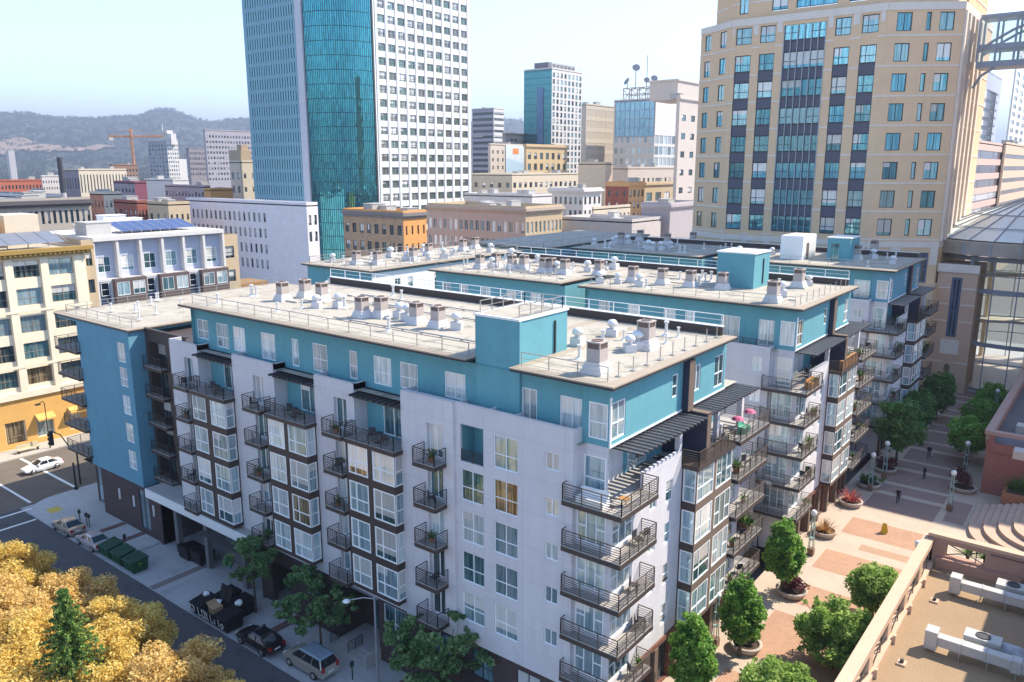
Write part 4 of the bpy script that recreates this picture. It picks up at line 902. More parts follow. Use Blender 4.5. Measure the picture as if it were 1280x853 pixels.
    # low wing of the tower towards the square
    lw = MB(); yy = pR[1]
    a0, a1 = onx(1166, 400, 104.0)[1], onx(1216, 400, 104.0)[1]
    gx0, gx1 = onx(1184, 400, 104.0)[1], onx(1197, 400, 104.0)[1]
    lw.faceX(104, a1, a0, 0, 20.5, [(gx1, gx0, 9.0, 18.6), (gx1 + .3, gx0 - .3, 1.0, 4.5)], .3); lw.poly([(104, a1, 0), (112, a1, 0), (112, a1, 20.5), (104, a1, 20.5)]); lw.poly([(104, a0, 0), (104, a0, 20.5), (112, a0, 20.5), (112, a0, 0)]); lw.poly([(104, a1, 20.5), (112, a1, 20.5), (112, a0, 20.5), (104, a0, 20.5)])
    lw.build('low_wing', mat('orange_stone', (.62, .43, .31), .85, .06, joint=(1.4, 2.4, 1.15)), T)
    for bx in [(103.75, a1 - .15, a0 + .15, 19.4, 20.7), (103.85, gx1 - .6, gx0 + .6, 6.2, 8.6)] + [(103.92, u0, u1, z, z + .2) for z in (4.8, 11.5, 14.2, 16.8) for u0, u1 in ((a1, gx1 - .1), (gx0 + .1, a0))]:
        q = MB(); q.box(bx[0], 103.995, *bx[1:]); q.build('stone_course', wst, T)
    winX(T, 104.2, gx1, gx0, 9.0, 18.6, style='grid', var=GL[3], fm=mat('blue_grille', (.10, .13, .22), .5), name='grille_window', detail=1, fw=.35)
    q = MB(); q.box(100, 104, a0 - .2, a0 + 5, 0, 17.5); q.build('link_block', bst, T)
    return pR
pR = beige_tower()
# its twin beyond the right edge of the frame, whose shadow lies on the square
tw = thing('stone_tower', 'twin beige stone tower beyond the right edge, joined to the other by the glass bridge', 'tower', (97, -34, GZ))
q = MB(); q.faceX(97, -58, TWY, GZ, 62.0, wgrid(-57, TWY - 1, 61.5, 11, 10, .55, .6, 4.4, 1.0), .3); q.faceY(-58, 97, 130, GZ, 62.0); q.poly([(97, TWY, GZ), (97, TWY, 62.0), (130, TWY, 62.0), (130, TWY, GZ)]); q.poly([(130, -58, GZ), (130, TWY, GZ), (130, TWY, 62.0), (130, -58, 62.0)]); q.poly([(97, -58, 62.0), (130, -58, 62.0), (130, TWY, 62.0), (97, TWY, 62.0)]); q.box(112, 129, -57, TWY - 2, 62.0, 76)
q.build('wall', bst, tw)
for o_ in wgrid(-57, TWY - 1, 61.5, 11, 10, .55, .6, 4.4, 1.0): winX(tw, 97.2, *o_, style='slide', var=rng.choice(tg), fm=darkframe, detail=1)
# glass bridge between them
sb = thing('sky_bridge', 'steel and glass sky bridge crossing high at the top right corner', 'bridge', (110, -5, 50))
xb = 108.0; y1 = onx(1222, 60, xb)[1]; y2 = TWY + .1; zb_ = onx(1240, 84, xb)[2]; zt_ = onx(1240, 22, xb)[2]; zm = zb_ + (zt_ - zb_) * .36
bl = mat('blue_grey_steel', (.30, .33, .39), .45, .06)
q = MB()
for z, h in ((zb_, .9), (zm, .8), (zt_, .5)): q.box(xb, xb + 5, y2, y1, z, z + h)
n = 5
for i in range(n + 1):
    y = y2 + (y1 - y2) * i / n
    for x in (xb + .1, xb + 4.9): q.bar((x, y, zb_ + .9), (x, y, zt_), .3)
for x in (xb + .05, xb + 4.95): q.tube([(x, y1, zm - .3), (x, y1 - 2, zm + 1.2), (x, y1 - 4.5, zm + 2.6), (x, y1 - 7.5, zt_ - .8), (x, y2, zt_ - .2)], .22, 6)
q.tube([(xb + .3, y1 + .1, zb_ - 3.0), (xb + .3, y1 - .8, zb_ - 1.2), (xb + .3, y1 - 2.6, zb_)], .22, 6)
q.build('steel_frame', bl, sb)
def clearglass():
    t = NT('clear_glass'); b = t.b; tr = t.n('ShaderNodeBsdfTransparent'); mx = t.n('ShaderNodeMixShader'); mx.inputs[0].default_value = .24; tr.inputs[0].default_value = (.86, .92, .92, 1)
    b.inputs['Base Color'].default_value = (.42, .50, .52, 1); b.inputs['Roughness'].default_value = .06; b.inputs['Metallic'].default_value = .6
    out = t.t.nodes['Material Output']; t.l(tr.outputs[0], mx.inputs[1]); t.l(b.outputs[0], mx.inputs[2]); t.l(mx.outputs[0], out.inputs[0]); return t.m
cg_ = clearglass()
for i in range(n):
    a = y2 + (y1 - y2) * i / n + .15; b = y2 + (y1 - y2) * (i + 1) / n - .15
    for z0, z1 in ((zb_ + .92, zm - .02), (zm + .82, zt_ - .02)):
        q = MB(); q.poly([(xb + .2, b, z0), (xb + .2, a, z0), (xb + .2, a, z1), (xb + .2, b, z1)])
        q.build('glass_panel', cg_, sb)
# glass rotunda
ro = thing('glass_rotunda', 'glass rotunda with a faceted glass roof at the head of the square', 'rotunda', (116, -8, 0))
cx, cy = 121.0, -9.0; r = 15.5; N = 28
def rp(t, rr=r): return (cx + rr * math.cos(t), cy + rr * math.sin(t))
q = MB(); gq = MB()
for i in range(N):
    t0, t1 = 2 * math.pi * i / N, 2 * math.pi * (i + 1) / N; p0, p1 = rp(t0), rp(t1)
    big = i % 3 == 0
    q.bar((*p0, 0), (*p0, 22), .6 if big else .16, .6 if big else .16)
    for z, h in ((8.0, .9), (16.5, 1.0), (21.5, .9)): q.bar((*p0, z), (*p1, z), .45, h * .7)
    for z in (5.2, 12, 19): q.bar((*p0, z), (*p1, z), .14, .16)
    front = math.cos((t0 + t1) / 2) < -.93
    gq.poly([(*p0, 8.4 if front else .1), (*p1, 8.4 if front else .1), (*p1, 21.5), (*p0, 21.5)])
q.build('steel_frame', bl, ro); gq.build('glass_wall', cg_, ro)
q = MB(); q.lathe((cx, cy, 0), [(.01, .66), (r - .3, .64)], 24); q.build('hall_floor', mat('hall_floor', (.55, .46, .38), .4, .1), ro)
q = MB()
for z in (7.6, 16.2): q.prism([rp(2 * math.pi * k / 24, r - .5) for k in range(-7, 8)] + [rp(2 * math.pi * k / 24, r - 4.5) for k in range(7, -8, -1)], z, z + .5)
for k in range(-6, 7, 2): a_ = rp(2 * math.pi * k / 24, r - 1.2); q.cyl((*a_, .6), (*a_, 21), .4, .4, 10)
q.build('gallery', wallmat('hall_cream', '#F0DEC4', .75), ro)
q = MB(); q.lathe((cx, cy, 0), [(r - 1, 22), (r + 2.6, 22.2), (r + 2.6, 24.2), (r - 1, 24.4)], N, 0)
for i in range(N):
    p = rp(2 * math.pi * i / N, r + 2.65); q.bar((*p, 22.2), (*p, 24.2), .25, .25, 1)
q.build('canopy_ring', [mat('bronze_glass_band', (.40, .34, .28), .3, .2, spec=.5), bl], ro)
rg = MB(); rs = MB(); 
for i in range(N):
    t0, t1 = 2 * math.pi * i / N, 2 * math.pi * (i + 1) / N
    for (ra, za), (rb, zb) in (((r + 1.5, 24.45), (9, 28.0)), ((9, 28.0), (1, 31))):
        rg.poly([(*rp(t0, ra), za), (*rp(t1, ra), za), (*rp(t1, rb), zb), (*rp(t0, rb), zb)]); rs.bar((*rp(t0, ra), za + .05), (*rp(t0, rb), zb + .05), .16)
    rs.bar((*rp(t0, 9), 28.05), (*rp(t1, 9), 28.05), .16); rs.bar((*rp(t0, 13.4), 26.2), (*rp(t1, 13.4), 26.2), .12)
rg.build('glass_roof', mat('pale_roof_glass', (.66, .72, .73), .25, .05, spec=.6), ro); rs.build('roof_frame', bl, ro)

# --- mid distance buildings, nearest first
m_b = [GL[3], GL[3], GL[2]]
bld('brick_shop_house', 'small brown brick house with an orange side wall, in front of the white tower', 429, 504, 533, 268, 175, wallmat('brown_brick_front', '#CDA985', .7, brick=(.6, .25, H('#BE9A76', .7), H('#D8BEA4', .7))), (8, 4, .55, .55), (4, 4, .28, .5), 3.9, 1.6, gl=m_b, wmy=orng, cor=.5, clutter=3, corm=mat('grey_cornice', (.22, .20, .20), .8))
bld('long_brown_building', 'long brown historic building with rows of white sash windows and a dotted frieze', 534, 657, 703, 262, 195, wallmat('brown_brick_long', '#CFB5A2', .66), (18, 4, .62, .60), (9, 4, .55, .62), 4.4, 2.3, gl=[GL[3], GL[2], GL[0]], wmy=tan, cor=.7, fm=frame, clutter=5, corm=wallmat('frieze_stone', '#CDB8A4', .62), maxd=120)
bld('white_cornice_building', 'white corner building with a bracketed cornice and pink bay panels', 686, 729, 752, 238, 260, whitec, (7, 3, .45, .55), (4, 3, .45, .55), 4.2, 1.3, gl=m_b, cor=.9, clutter=2)
bld('white_roof_sheds', 'long low white metal roof behind the brown building', 580, 665, 690, 246, 250, whitec, None, None, clutter=5, rm=whitec)
bld('arcade_building', 'long cream building with a row of small grey windows below its parapet', 590, 640, 727, 219, 330, wallmat('stone_grey_beige', '#C5B9A6', .6), (5, 2, .4, .4), (14, 2, .5, .42), 5.0, 1.6, gl=m_b, wmy=cream, clutter=3, maxd=110)
bld('blank_cream_block', 'windowless cream block between the cornice building and red brick block', 723, 757, 766, 205, 300, wallmat('cream_blank', '#E3CDB0', .62, joint=(6, 5, .97)), None, None, clutter=2)
bld('red_brick_block', 'red brick block with a sunlit orange front, centre right', 757, 786, 806, 230, 285, rbrick, (3, 5, .3, .45), (4, 5, .5, .6), 4.0, 1.4, gl=m_b, wmy=wallmat('orange_stone_front', '#EDB36E', .62), cor=.5, clutter=2)
bld('tan_loft_block', 'tan loft building with wide windows right of the red brick block', 803, 806, 850, 230, 300, tan, None, (4, 3, .62, .6), 5.2, 2.2, gl=m_b, cor=.5, clutter=1)
bld('beige_attic_block', 'beige block with a strip of small dark windows above the tan lofts', 765, 785, 850, 211, 330, wallmat('beige_render', '#D8C6B6', .64), None, (12, 1, .42, .62), 4.5, 3.0, gl=m_b, clutter=4, maxd=110)
bld('cream_row', 'low cream row with tall narrow windows beneath the red brick block', 740, 742, 788, 262, 225, cream, None, (9, 1, .5, .72), 4.2, 1.0, gl=m_b, clutter=0, fm=frame)
bld('grey_wall_building', 'plain pale grey low building in front of the cream row', 700, 790, 826, 278, 200, wallmat('pale_grey_plain', '#CFC6C2', .66), None, None, clutter=2, maxd=120, rm=wallmat('pale_roof', '#E4DCD4', .7))
bld('carved_frieze_building', 'grey building with a carved frieze at the foot of the beige tower', 802, 838, 875, 257, 215, wallmat('frieze_grey', '#BFB7BC', .64), None, None, cor=.6, clutter=1)
th_, x_, y_, wx_, wy_, zt_ = bld('cream_highrise', 'cream stone high-rise with paired small windows left of the beige tower', 846, 850, 884, 122, 290, wallmat('cream_stone', '#DCCFC4', .66), None, (3, 12, .42, .34), 6.2, 3.5, gl=m_b, cor=.5, clutter=1)
q = MB(); q.box(x_ + 4, x_ + wx_ - 1, y_ + 3, y_ + 14, zt_ - .3, zt_ + 6); q.box(x_ + 3.6, x_ + wx_ - .6, y_ + 2.6, y_ + 14.4, zt_ + 6, zt_ + 6.6); q.build('roof_turret', wallmat('cream_stone', '#DCCFC4'), th_)
th_, x_, y_, wx_, wy_, zt_ = bld('pale_office_tower', 'wide cream office tower with a blue glass band and satellite dishes on top', 768, 820, 852, 124, 400, wallmat('cream_panel', '#E2D5C6', .66, joint=(5, 5, .93)), (7, 9, .5, .55), (6, 14, .82, .78), 5.2, 16.0, gl=[GL[0], GL[1]], fm=frame, clutter=2, wmy=whitec, style='none')
q = MB(); q.poly([(x_ - .15, y_ + wy_ - 1, zt_ - 17), (x_ - .15, y_ + .5, zt_ - 17), (x_ - .15, y_ + .5, zt_ - .6), (x_ - .15, y_ + wy_ - 1, zt_ - .6)])
q.build('glass_band', glassmat('blue_band_glass', (.14, .30, .40), (.34, .50, .58), .6, .06), th_)
q = MB()
for i in range(9): q.bar((x_ - .2, y_ + .5 + (wy_ - 1.5) * i / 8, zt_ - 17), (x_ - .2, y_ + .5 + (wy_ - 1.5) * i / 8, zt_ - .6), .25, .1)
for i in range(5): q.bar((x_ - .2, y_ + .5, zt_ - 17 + 4.1 * i), (x_ - .2, y_ + wy_ - 1, zt_ - 17 + 4.1 * i), .1, .25)
q.build('band_mullion', mat('grey_blue_mullion', (.25, .32, .36), .5), th_)
dgr = mat('dish_grey', (.32, .32, .33), .5)
ant = thing('antenna_platform', 'lattice steel platform on the roof of the pale office tower', 'antenna', (x_ + 4, y_ + 6, zt_))
q = MB(); X0, X1, Z = x_ + 3, x_ + wx_ + 3, zt_
for a in range(5):
    u = y_ + 1 + a * 4.5
    for xx in (x_ + 2, x_ + 8): q.bar((xx, u, Z - .3), (xx, u, Z + 6), .3)
    if a < 4: q.bar((x_ + 2, u, Z), (x_ + 2, u + 4.5, Z + 5.6), .2); q.bar((x_ + 2, u + 4.5, Z), (x_ + 2, u, Z + 5.6), .2)
    q.bar((x_ + 2, u, Z + 6), (x_ + 8, u, Z + 6), .3)
for xx in (x_ + 2, x_ + 8):
    for zz in (Z + .2, Z + 3, Z + 6): q.bar((xx, y_ + 1, zz), (xx, y_ + 19, zz), .3)
q.bar((x_ + 5, y_ + 8, Z + 6), (x_ + 5, y_ + 8, Z + 21), .25); q.build('lattice', mat('rust_grey_steel', (.22, .16, .15), .6), ant)
for i, (yy, zz, sz, lab) in enumerate(((3, 9.5, 1.7, 'rightmost round satellite dish on the lattice platform'), (7, 9.0, 1.5, 'satellite dish right of the mast on the lattice platform'), (13, 15, 2.0, 'highest satellite dish on the lattice platform, left of the mast'), (17.5, 9.0, 1.9, 'leftmost satellite dish on the lattice platform'))):
    t = thing('satellite_dish', lab, 'satellite dish', (x_ + 3, y_ + yy, Z + 6), 'satellite dishes on the tower roof'); q = MB()
    c = Vector((x_ + 3, y_ + yy, Z + zz)); ax = Vector((-.8, -.45 if i != 3 else .4, .5)).normalized(); r1 = ax.orthogonal().normalized(); r2 = ax.cross(r1); rings = []
    for k in range(5):
        rr = sz * k / 4; dd = (k / 4) ** 2 * sz * .35; rings.append([tuple(c + ax * dd + (r1 * math.cos(2 * math.pi * j / 14) + r2 * math.sin(2 * math.pi * j / 14)) * rr) for j in range(14)])
    for k in range(4):
        for j in range(14): q.poly([rings[k][j], rings[k][(j + 1) % 14], rings[k + 1][(j + 1) % 14], rings[k + 1][j]])
    q.build('dish', dgr, t); q = MB(); q.bar((c.x, c.y, Z + 6), tuple(c), .35); q.bar(tuple(c), tuple(c + ax * sz * .8), .12); q.build('mount', dgr, t)
bld('plain_cream_tower', 'plain cream concrete tower left of the dish topped tower', 727, 733, 772, 131, 410, wallmat('cream_concrete', '#D6C8B4', .64), None, (3, 13, .92, .62), 5.4, 1.0, gl=[wallmat('cream_infill', '#CDBFAE', .6)], fm=wallmat('cream_joint', '#BFB09C', .6), style='none', clutter=2, depth=.12)
th_, x_, y_, wx_, wy_, zt_ = bld('teal_glass_tower', 'slim tower half teal glass and half white grid, in the centre distance', 655, 690, 728, 86, 430, glassmat('teal_tower_glass', (.06, .26, .32), (.10, .34, .40), .8, .05), None, (8, 19, .56, .72), 3.3, 1.2, gl=[GL[2], GL[3], GL[1]], wmy=whitec, clutter=0)
q = MB(); q.box(x_ + 1, x_ + wx_ - 3, y_ + 3, y_ + wy_ - 6, zt_ - .3, zt_ + 3.6); q.build('roof_house', dgrey, th_)
q = MB()
for i in range(9): q.bar((x_ + .2 + (wx_ - .4) * i / 8, y_ + .2, zt_), (x_ + .2 + (wx_ - .4) * i / 8, y_ + .2, zt_ + 2.6), .3)
q.bar((x_ + .2, y_ + .2, zt_ + 2.6), (x_ + wx_ - .2, y_ + .2, zt_ + 2.6), .3); q.build('roof_screen', whitec, th_)
for k in range(20):
    q = MB(); z = zt_ - 1 - k * 3.3; q.box(x_ - .12, x_ - .003, y_, y_ + wy_, z, z + .25); q.build('floor_line', mat('deep_teal_line', (.03, .14, .18), .5), th_)
q = MB(); q.box(x_ - .3, x_ - .13, y_ + wy_ * .28, y_ + wy_ * .52, GZ, zt_ - 9); q.build('blue_strip', glassmat('blue_strip_glass', (.06, .14, .32), (.14, .26, .46), .6, .06), th_)
bld('striped_tower', 'grey tower with horizontal dark stripes left of the teal glass tower', 590, 617, 630, 136, 520, wallmat('grey_stripe_wall', '#B9B2BC', .62), (1, 17, .96, .5), (1, 17, .94, .45), 3.6, 1.0, gl=[GL[3]], style='tri', wmy=whitec, clutter=2)
th_, x_, y_, wx_, wy_, zt_ = bld('theatre_building', 'cream building with a hanging pale blue banner on its wall', 610, 613, 655, 181, 385, wallmat('cream_theatre', '#E0CFBE', .64), None, (7, 6, .3, .45), 3.6, 1.5, gl=m_b, clutter=2)
bn = thing('banner', 'large pale blue banner with an orange square on the cream building', 'banner', (x_ + wx_ * .5, y_ - .2, zt_ - 14))
bx0, bx1 = ony(632, 200, y_)[0], ony(655, 200, y_)[0]; zb0, zb1 = ony(640, 218, y_)[2], ony(640, 182, y_)[2]
q = MB(); q.box(bx0, bx1, y_ - .3, y_ - .1, zb0, zb1, 0); h_ = zb1 - zb0; q.box(bx0 + (bx1 - bx0) * .35, bx0 + (bx1 - bx0) * .68, y_ - .34, y_ - .302, zb1 - h_ * .30, zb1 - h_ * .10, 1); q.poly([(bx0 + .2, y_ - .305, zb0 + .2), (bx1 - .2, y_ - .305, zb0 + .2), (bx1 - .2, y_ - .305, zb0 + h_ * .4), (bx0 + .2, y_ - .305, zb0 + h_ * .55)], 2)
q.build('sheet', [mat('banner_pale', (.60, .68, .78), .7), mat('banner_orange', (.75, .25, .08), .7), mat('banner_blue', (.42, .58, .74), .7)], bn)
bld('arched_hall', 'sandstone hall with round arched windows right of the banner', 655, 658, 709, 182, 380, wallmat('sandstone', '#DDBE8C', .62), None, (7, 3, .5, .6), 5.0, 2.2, gl=m_b, cor=.6, clutter=2)
bld('grey_loft', 'small grey loft house above the banner building', 628, 632, 657, 168, 430, wallmat('grey_brown_wall', '#B7A79C', .62), None, (5, 3, .6, .4), 3.4, 1.2, gl=m_b, clutter=1)

# --- right edge beyond the tower
bld('pink_striped_office', 'pink office block with mirrored window bands beyond the beige tower', 1205, 1209, 1259, 176, 260, wallmat('pink_stone', '#E8BFAE', .66), None, (1, 7, .97, .56), 4.4, 1.2, gl=[glassmat('mirror_band', (.05, .035, .035), (.22, .13, .10), .25, .06), glassmat('mirror_band_blue', (.10, .09, .12), (.18, .17, .20), .3, .06)], style='tri', clutter=2)
bld('peach_striped_office', 'peach office block with thin dark window bands at the right edge', 1255, 1258, 1420, 180, 330, wallmat('peach_stone', '#EBC9A8', .66), None, (1, 9, .98, .36), 4.2, 2.0, gl=[glassmat('mirror_band_brown', (.05, .03, .025), (.18, .10, .07), .2, .06)], style='tri', clutter=2)
bld('white_blue_tower', 'pale blue and white slab tower seen below the sky bridge', 1222, 1226, 1300, 84, 560, wallmat('pale_blue_panel', '#C3CADB', .66), None, (3, 16, .34, .3), 5.0, 8.0, gl=m_b, clutter=1)
bld('banded_slab', 'white slab block with pale blue window bands in front of the blue white tower', 1222, 1224, 1247, 108, 480, whitec, None, (1, 14, .92, .42), 4.6, 3.0, gl=[GL[1]], style='tri', clutter=1)
bld('red_edge_tower', 'thin white tower with a dark red stripe at the right edge', 1272, 1274, 1330, 60, 520, whitec, None, (4, 24, .5, .5), 4.2, 2.0, gl=[GL[1], GL[2]], clutter=0)

# --- left distance
bld('flat_cornice_building', 'flat roofed grey building with a dark cornice behind the tan corner block', -60, -58, 113, 256, 175, wallmat('grey_beige_wall', '#BDB0A4', .62), None, (22, 1, .5, .62), 4.0, 1.0, gl=m_b, cor=.8, clutter=5, maxd=150, corm=mat('dark_cornice', (.10, .09, .10), .8))
bld('low_white_roofs', 'low white roofed sheds behind the flat cornice building', -40, 40, 76, 247, 260, whitec, (9, 1, .4, .4), None, gl=m_b, clutter=8, maxd=130)
bld('orange_cream_house', 'terracotta and cream house with a stepped top, left of the red brick house', 112, 129, 152, 243, 255, wallmat('terracotta', '#D98A62', .62), (4, 4, .4, .5), (4, 4, .5, .5), 3.6, 1.0, gl=m_b, wmy=cream, clutter=2)
bld('red_brick_house', 'dark red brick house left of the tan stucco house', 142, 171, 184, 254, 235, rbrick, (5, 3, .45, .5), (3, 3, .5, .5), 3.6, 1.0, gl=m_b, clutter=2, rm=mat('brown_roof', (.17, .12, .10), .9))
bld('tan_stucco_house', 'tan stucco house with brown flat roofs behind the lilac apartments', 184, 210, 237, 256, 225, tan, (3, 2, .4, .4), (4, 2, .4, .4), 3.8, 1.4, gl=m_b, clutter=3, rm=mat('brown_roof', (.17, .12, .10), .9))
bld('mauve_block', 'mauve block with a magenta side left of the white warehouse', 142, 168, 183, 229, 330, mauve, (6, 2, .5, .4), None, gl=m_b, wmy=wallmat('magenta_wall', '#A0566E', .6), clutter=2)
bld('white_warehouse', 'wide white roofed warehouse below the orange crane', 180, 216, 236, 226, 420, whitec, None, None, clutter=3, rm=whitec, maxd=130)
bld('pink_arcade_block', 'pinkish block with two rows of square windows beside the orange wall', 206, 255, 263, 234, 330, wallmat('pinkish_grey', '#CDB9B8', .62), (12, 3, .55, .5), None, 3.6, 1.0, gl=m_b, clutter=2)
bld('orange_wall_house', 'small house with an orange wall left of the cream apartment tower', 255, 263, 291, 238, 310, orng, None, None, clutter=1, wmy=orng)
th_, x_, y_, wx_, wy_, zt_ = bld('cream_apartment_tower', 'cream apartment tower with a stepped top left of the glass tower', 287, 300, 330, 203, 320, cream, (2, 5, .5, .5), (3, 5, .3, .35), 5.0, 2.5, gl=[GL[1], GL[2]], clutter=0)
q = MB(); q.box(x_ + 2, x_ + wx_ * .6, y_ + 2, y_ + 10, zt_ - .3, zt_ + 4.5); q.box(x_ + 3, x_ + 6, y_ + 3, y_ + 6, zt_ + 4.5, zt_ + 6.5); q.build('roof_house', wallmat('beige_brown', '#CBB394', .62), th_)
th_, x_, y_, wx_, wy_, zt_ = bld('stepped_white_tower', 'grey and white stepped apartment tower right of the orange crane', 184, 208, 222, 176, 700, wallmat('cool_grey_wall', '#AEB0BC', .6), (6, 13, .5, .5), (5, 13, .5, .5), 3.2, 2.0, gl=m_b, wmy=whitec, clutter=0)
q = MB(); q.box(x_ + 3, x_ + wx_ - 2, y_ - 2, y_ + 12, zt_ - 3, zt_ + 5.5); q.prism([(x_ + 2, y_ + 2), (x_ + 7, y_ + 2), (x_ + 7, y_ + 8), (x_ + 2, y_ + 8)], zt_ + 5.5, zt_ + 8); q.bar((x_ + 2, y_ + 8, zt_), (x_ + 2, y_ + 8, zt_ + 13), .5); q.build('tower_top', whitec, th_)
q = MB(); q.box(x_ + wx_, x_ + wx_ + 8, y_ + 2, y_ + 14, GZ, zt_ - 14); q.build('lower_wing', whitec, th_)
bld('grey_grid_slab', 'large grey slab office with a fine window grid behind the cream tower', 254, 256, 335, 163, 600, wallmat('slab_grey', '#B4AEB8', .6), None, (22, 9, .55, .45), 3.6, 2.2, gl=m_b, clutter=2, maxd=110)
bld('grey_grid_annex', 'smaller grey gridded office left of the large grey slab', 232, 236, 256, 186, 620, wallmat('annex_grey', '#A9A3B0', .6), None, (9, 5, .55, .45), 3.6, 1.4, gl=m_b, clutter=1)
bld('lattice_front_block', 'cream block with a zigzag lattice front left of the crane', 78, 98, 158, 213, 450, wallmat('slate_wall', '#9793A0', .6), (6, 3, .5, .5), (15, 1, .36, .8), 11, 1.0, gl=m_b, wmy=cream, clutter=2)
bld('russet_block', 'russet brick block under the orange crane', 136, 140, 172, 207, 560, wallmat('russet_wall', '#A67F68', .6), None, (8, 3, .5, .5), 3.6, 1.2, gl=m_b, clutter=1)
bld('long_red_block', 'long low orange red brick block at the left edge', -30, -28, 52, 227, 450, wallmat('orange_brick', '#CC6A48', .62), None, (18, 2, .5, .5), 3.8, 1.0, gl=m_b, clutter=2, maxd=120)
bld('white_gable_block', 'white plain block right of the long red block', 50, 52, 75, 221, 470, whitec, None, (7, 3, .4, .4), 3.2, 1.0, gl=m_b, clutter=1)
bld('far_silo_tower', 'small pale tower in the woods at the far left', 7, 10, 18, 189, 1500, greyc, None, None, clutter=0, par=1)
# smokestack and crane
P_ = onz(80, 241, 0); d = ray(79, 240); t = 430 / math.hypot(d[0], d[1]); P_ = CAM + d * t
q = MB(); q.cyl((P_[0], P_[1], GZ), (P_[0], P_[1], 24), 1.5, 1.2, 10, 1); q.cyl((P_[0], P_[1], 24), (P_[0], P_[1], 40), 1.2, 1.1, 10, 0); tag(q.build('smokestack', [mat('stack_black', (.04, .04, .05), .7), greyc]), 'thin black topped smokestack left of the lattice block', 'smokestack')
d = ray(169, 222); P_ = CAM + d * (580 / math.hypot(d[0], d[1])); cx, cy = P_[0], P_[1]; cr = thing('tower_crane', 'orange tower crane with a long level jib above the russet block', 'crane', (cx, cy, GZ)); om = mat('crane_orange', (.62, .30, .14), .6); zt_ = CAM[2] + (209 - 175) / FPX * 560
def lattice(mb, a, b, w, n):
    a = Vector(a); b = Vector(b); d_ = (b - a).normalized(); u = d_.orthogonal().normalized(); v = d_.cross(u)
    for s1, s2 in ((1, 1), (1, -1), (-1, -1), (-1, 1)): mb.bar(a + u * s1 * w + v * s2 * w, b + u * s1 * w + v * s2 * w, .24)
    for i in range(n):
        p0 = a.lerp(b, i / n); p1 = a.lerp(b, (i + 1) / n); s_ = 1 if i % 2 else -1
        for e in (u, v): f = v if e is u else u; mb.bar(p0 + e * s_ * w + f * w, p1 - e * s_ * w + f * w, .2); mb.bar(p0 + e * s_ * w - f * w, p1 - e * s_ * w - f * w, .2)
q = MB(); lattice(q, (cx, cy, GZ), (cx, cy, zt_ + 5), .6, 16); q.build('mast', om, cr)
q = MB(); lattice(q, (cx, cy, zt_), (cx + 17, cy - 9, zt_ + .5), .4, 10); lattice(q, (cx, cy, zt_), (cx - 11, cy + 7, zt_), .4, 5); q.bar((cx, cy, zt_ + 5), (cx + 13, cy - 7, zt_ + 1), .2); q.bar((cx, cy, zt_ + 5), (cx - 10, cy + 6.4, zt_ + .6), .2); q.build('jib', om, cr)
q = MB(); q.box(cx - 12, cx - 9, cy + 5, cy + 8, zt_ - 2.5, zt_ - .7); q.build('counterweight', conc, cr)
# --- a loose scatter of small houses on the flat land before the hills, and the woods round them
hm = [wallmat('far_house_white', '#EDE6DE', .7), wallmat('far_house_tan', '#D9C4AC', .62), wallmat('far_house_grey', '#B9B3B6', .6), wallmat('far_house_pink', '#D8B09E', .6)]
hr = random.Random(11)
FH = ['white', 'tan', 'grey', 'pinkish']
protos = []
for i in range(4):
    for j, (w_, d_, h_) in enumerate(((16, 12, 7), (26, 14, 9), (12, 12, 14))):
        q = MB(); q.box(-w_ / 2, w_ / 2, -d_ / 2, d_ / 2, -1, h_, 0)
        if j == 0: q.poly([(-w_ / 2 - .5, -d_ / 2 - .5, h_), (w_ / 2 + .5, -d_ / 2 - .5, h_), (w_ / 2 + .5, 0, h_ + 4), (-w_ / 2 - .5, 0, h_ + 4)], 1); q.poly([(w_ / 2 + .5, d_ / 2 + .5, h_), (-w_ / 2 - .5, d_ / 2 + .5, h_), (-w_ / 2 - .5, 0, h_ + 4), (w_ / 2 + .5, 0, h_ + 4)], 1); q.poly([(-w_ / 2, -d_ / 2, h_), (-w_ / 2, 0, h_ + 3.8), (-w_ / 2, d_ / 2, h_)], 0); q.poly([(w_ / 2, -d_ / 2, h_), (w_ / 2, d_ / 2, h_), (w_ / 2, 0, h_ + 3.8)], 0)
        else: q.box(-w_ / 2 - .3, w_ / 2 + .3, -d_ / 2 - .3, d_ / 2 + .3, h_, h_ + .6, 1)
        for r_ in range(max(1, int(h_ / 4))):
            for c_ in range(int(w_ / 4)): q.box(-w_ / 2 + 1.2 + c_ * 4, -w_ / 2 + 2.8 + c_ * 4, -d_ / 2 - .05, -d_ / 2 - .003, 1.5 + r_ * 4, 3.2 + r_ * 4, 2)
            for c_ in range(int(d_ / 4)): q.box(-w_ / 2 - .05, -w_ / 2 - .003, -d_ / 2 + 1.2 + c_ * 4, -d_ / 2 + 2.8 + c_ * 4, 1.5 + r_ * 4, 3.2 + r_ * 4, 2)
        protos.append((q.mesh('far_house', [hm[i], (mat('slate_roof', (.16, .14, .14), .9) if j == 0 else roofm), GL[3]]), FH[i], ('gabled', 'long flat roofed', 'tall narrow')[j]))
def far_house(px, dist):
    d = ray(px, 215); t = dist / math.hypot(d[0], d[1]); P = CAM + d * t
    me, c_, k_ = hr.choice(protos); o = bpy.data.objects.new('far_house', me); COL.objects.link(o); o.location = (P[0], P[1], GZ); o.rotation_euler = (0, 0, hr.choice((0, .3, 1.57, -.4)))
    tag(o, f'{k_} {c_} house far off on the flat land before the hills', 'house', f'{k_} {c_} far houses')
for i in range(150):
    far_house(hr.uniform(-40, 345), hr.uniform(500, 1800))
for i in range(36): far_house(hr.uniform(560, 900), hr.uniform(480, 900))
for i in range(56): far_house(hr.uniform(-20, 335), hr.uniform(330, 640))
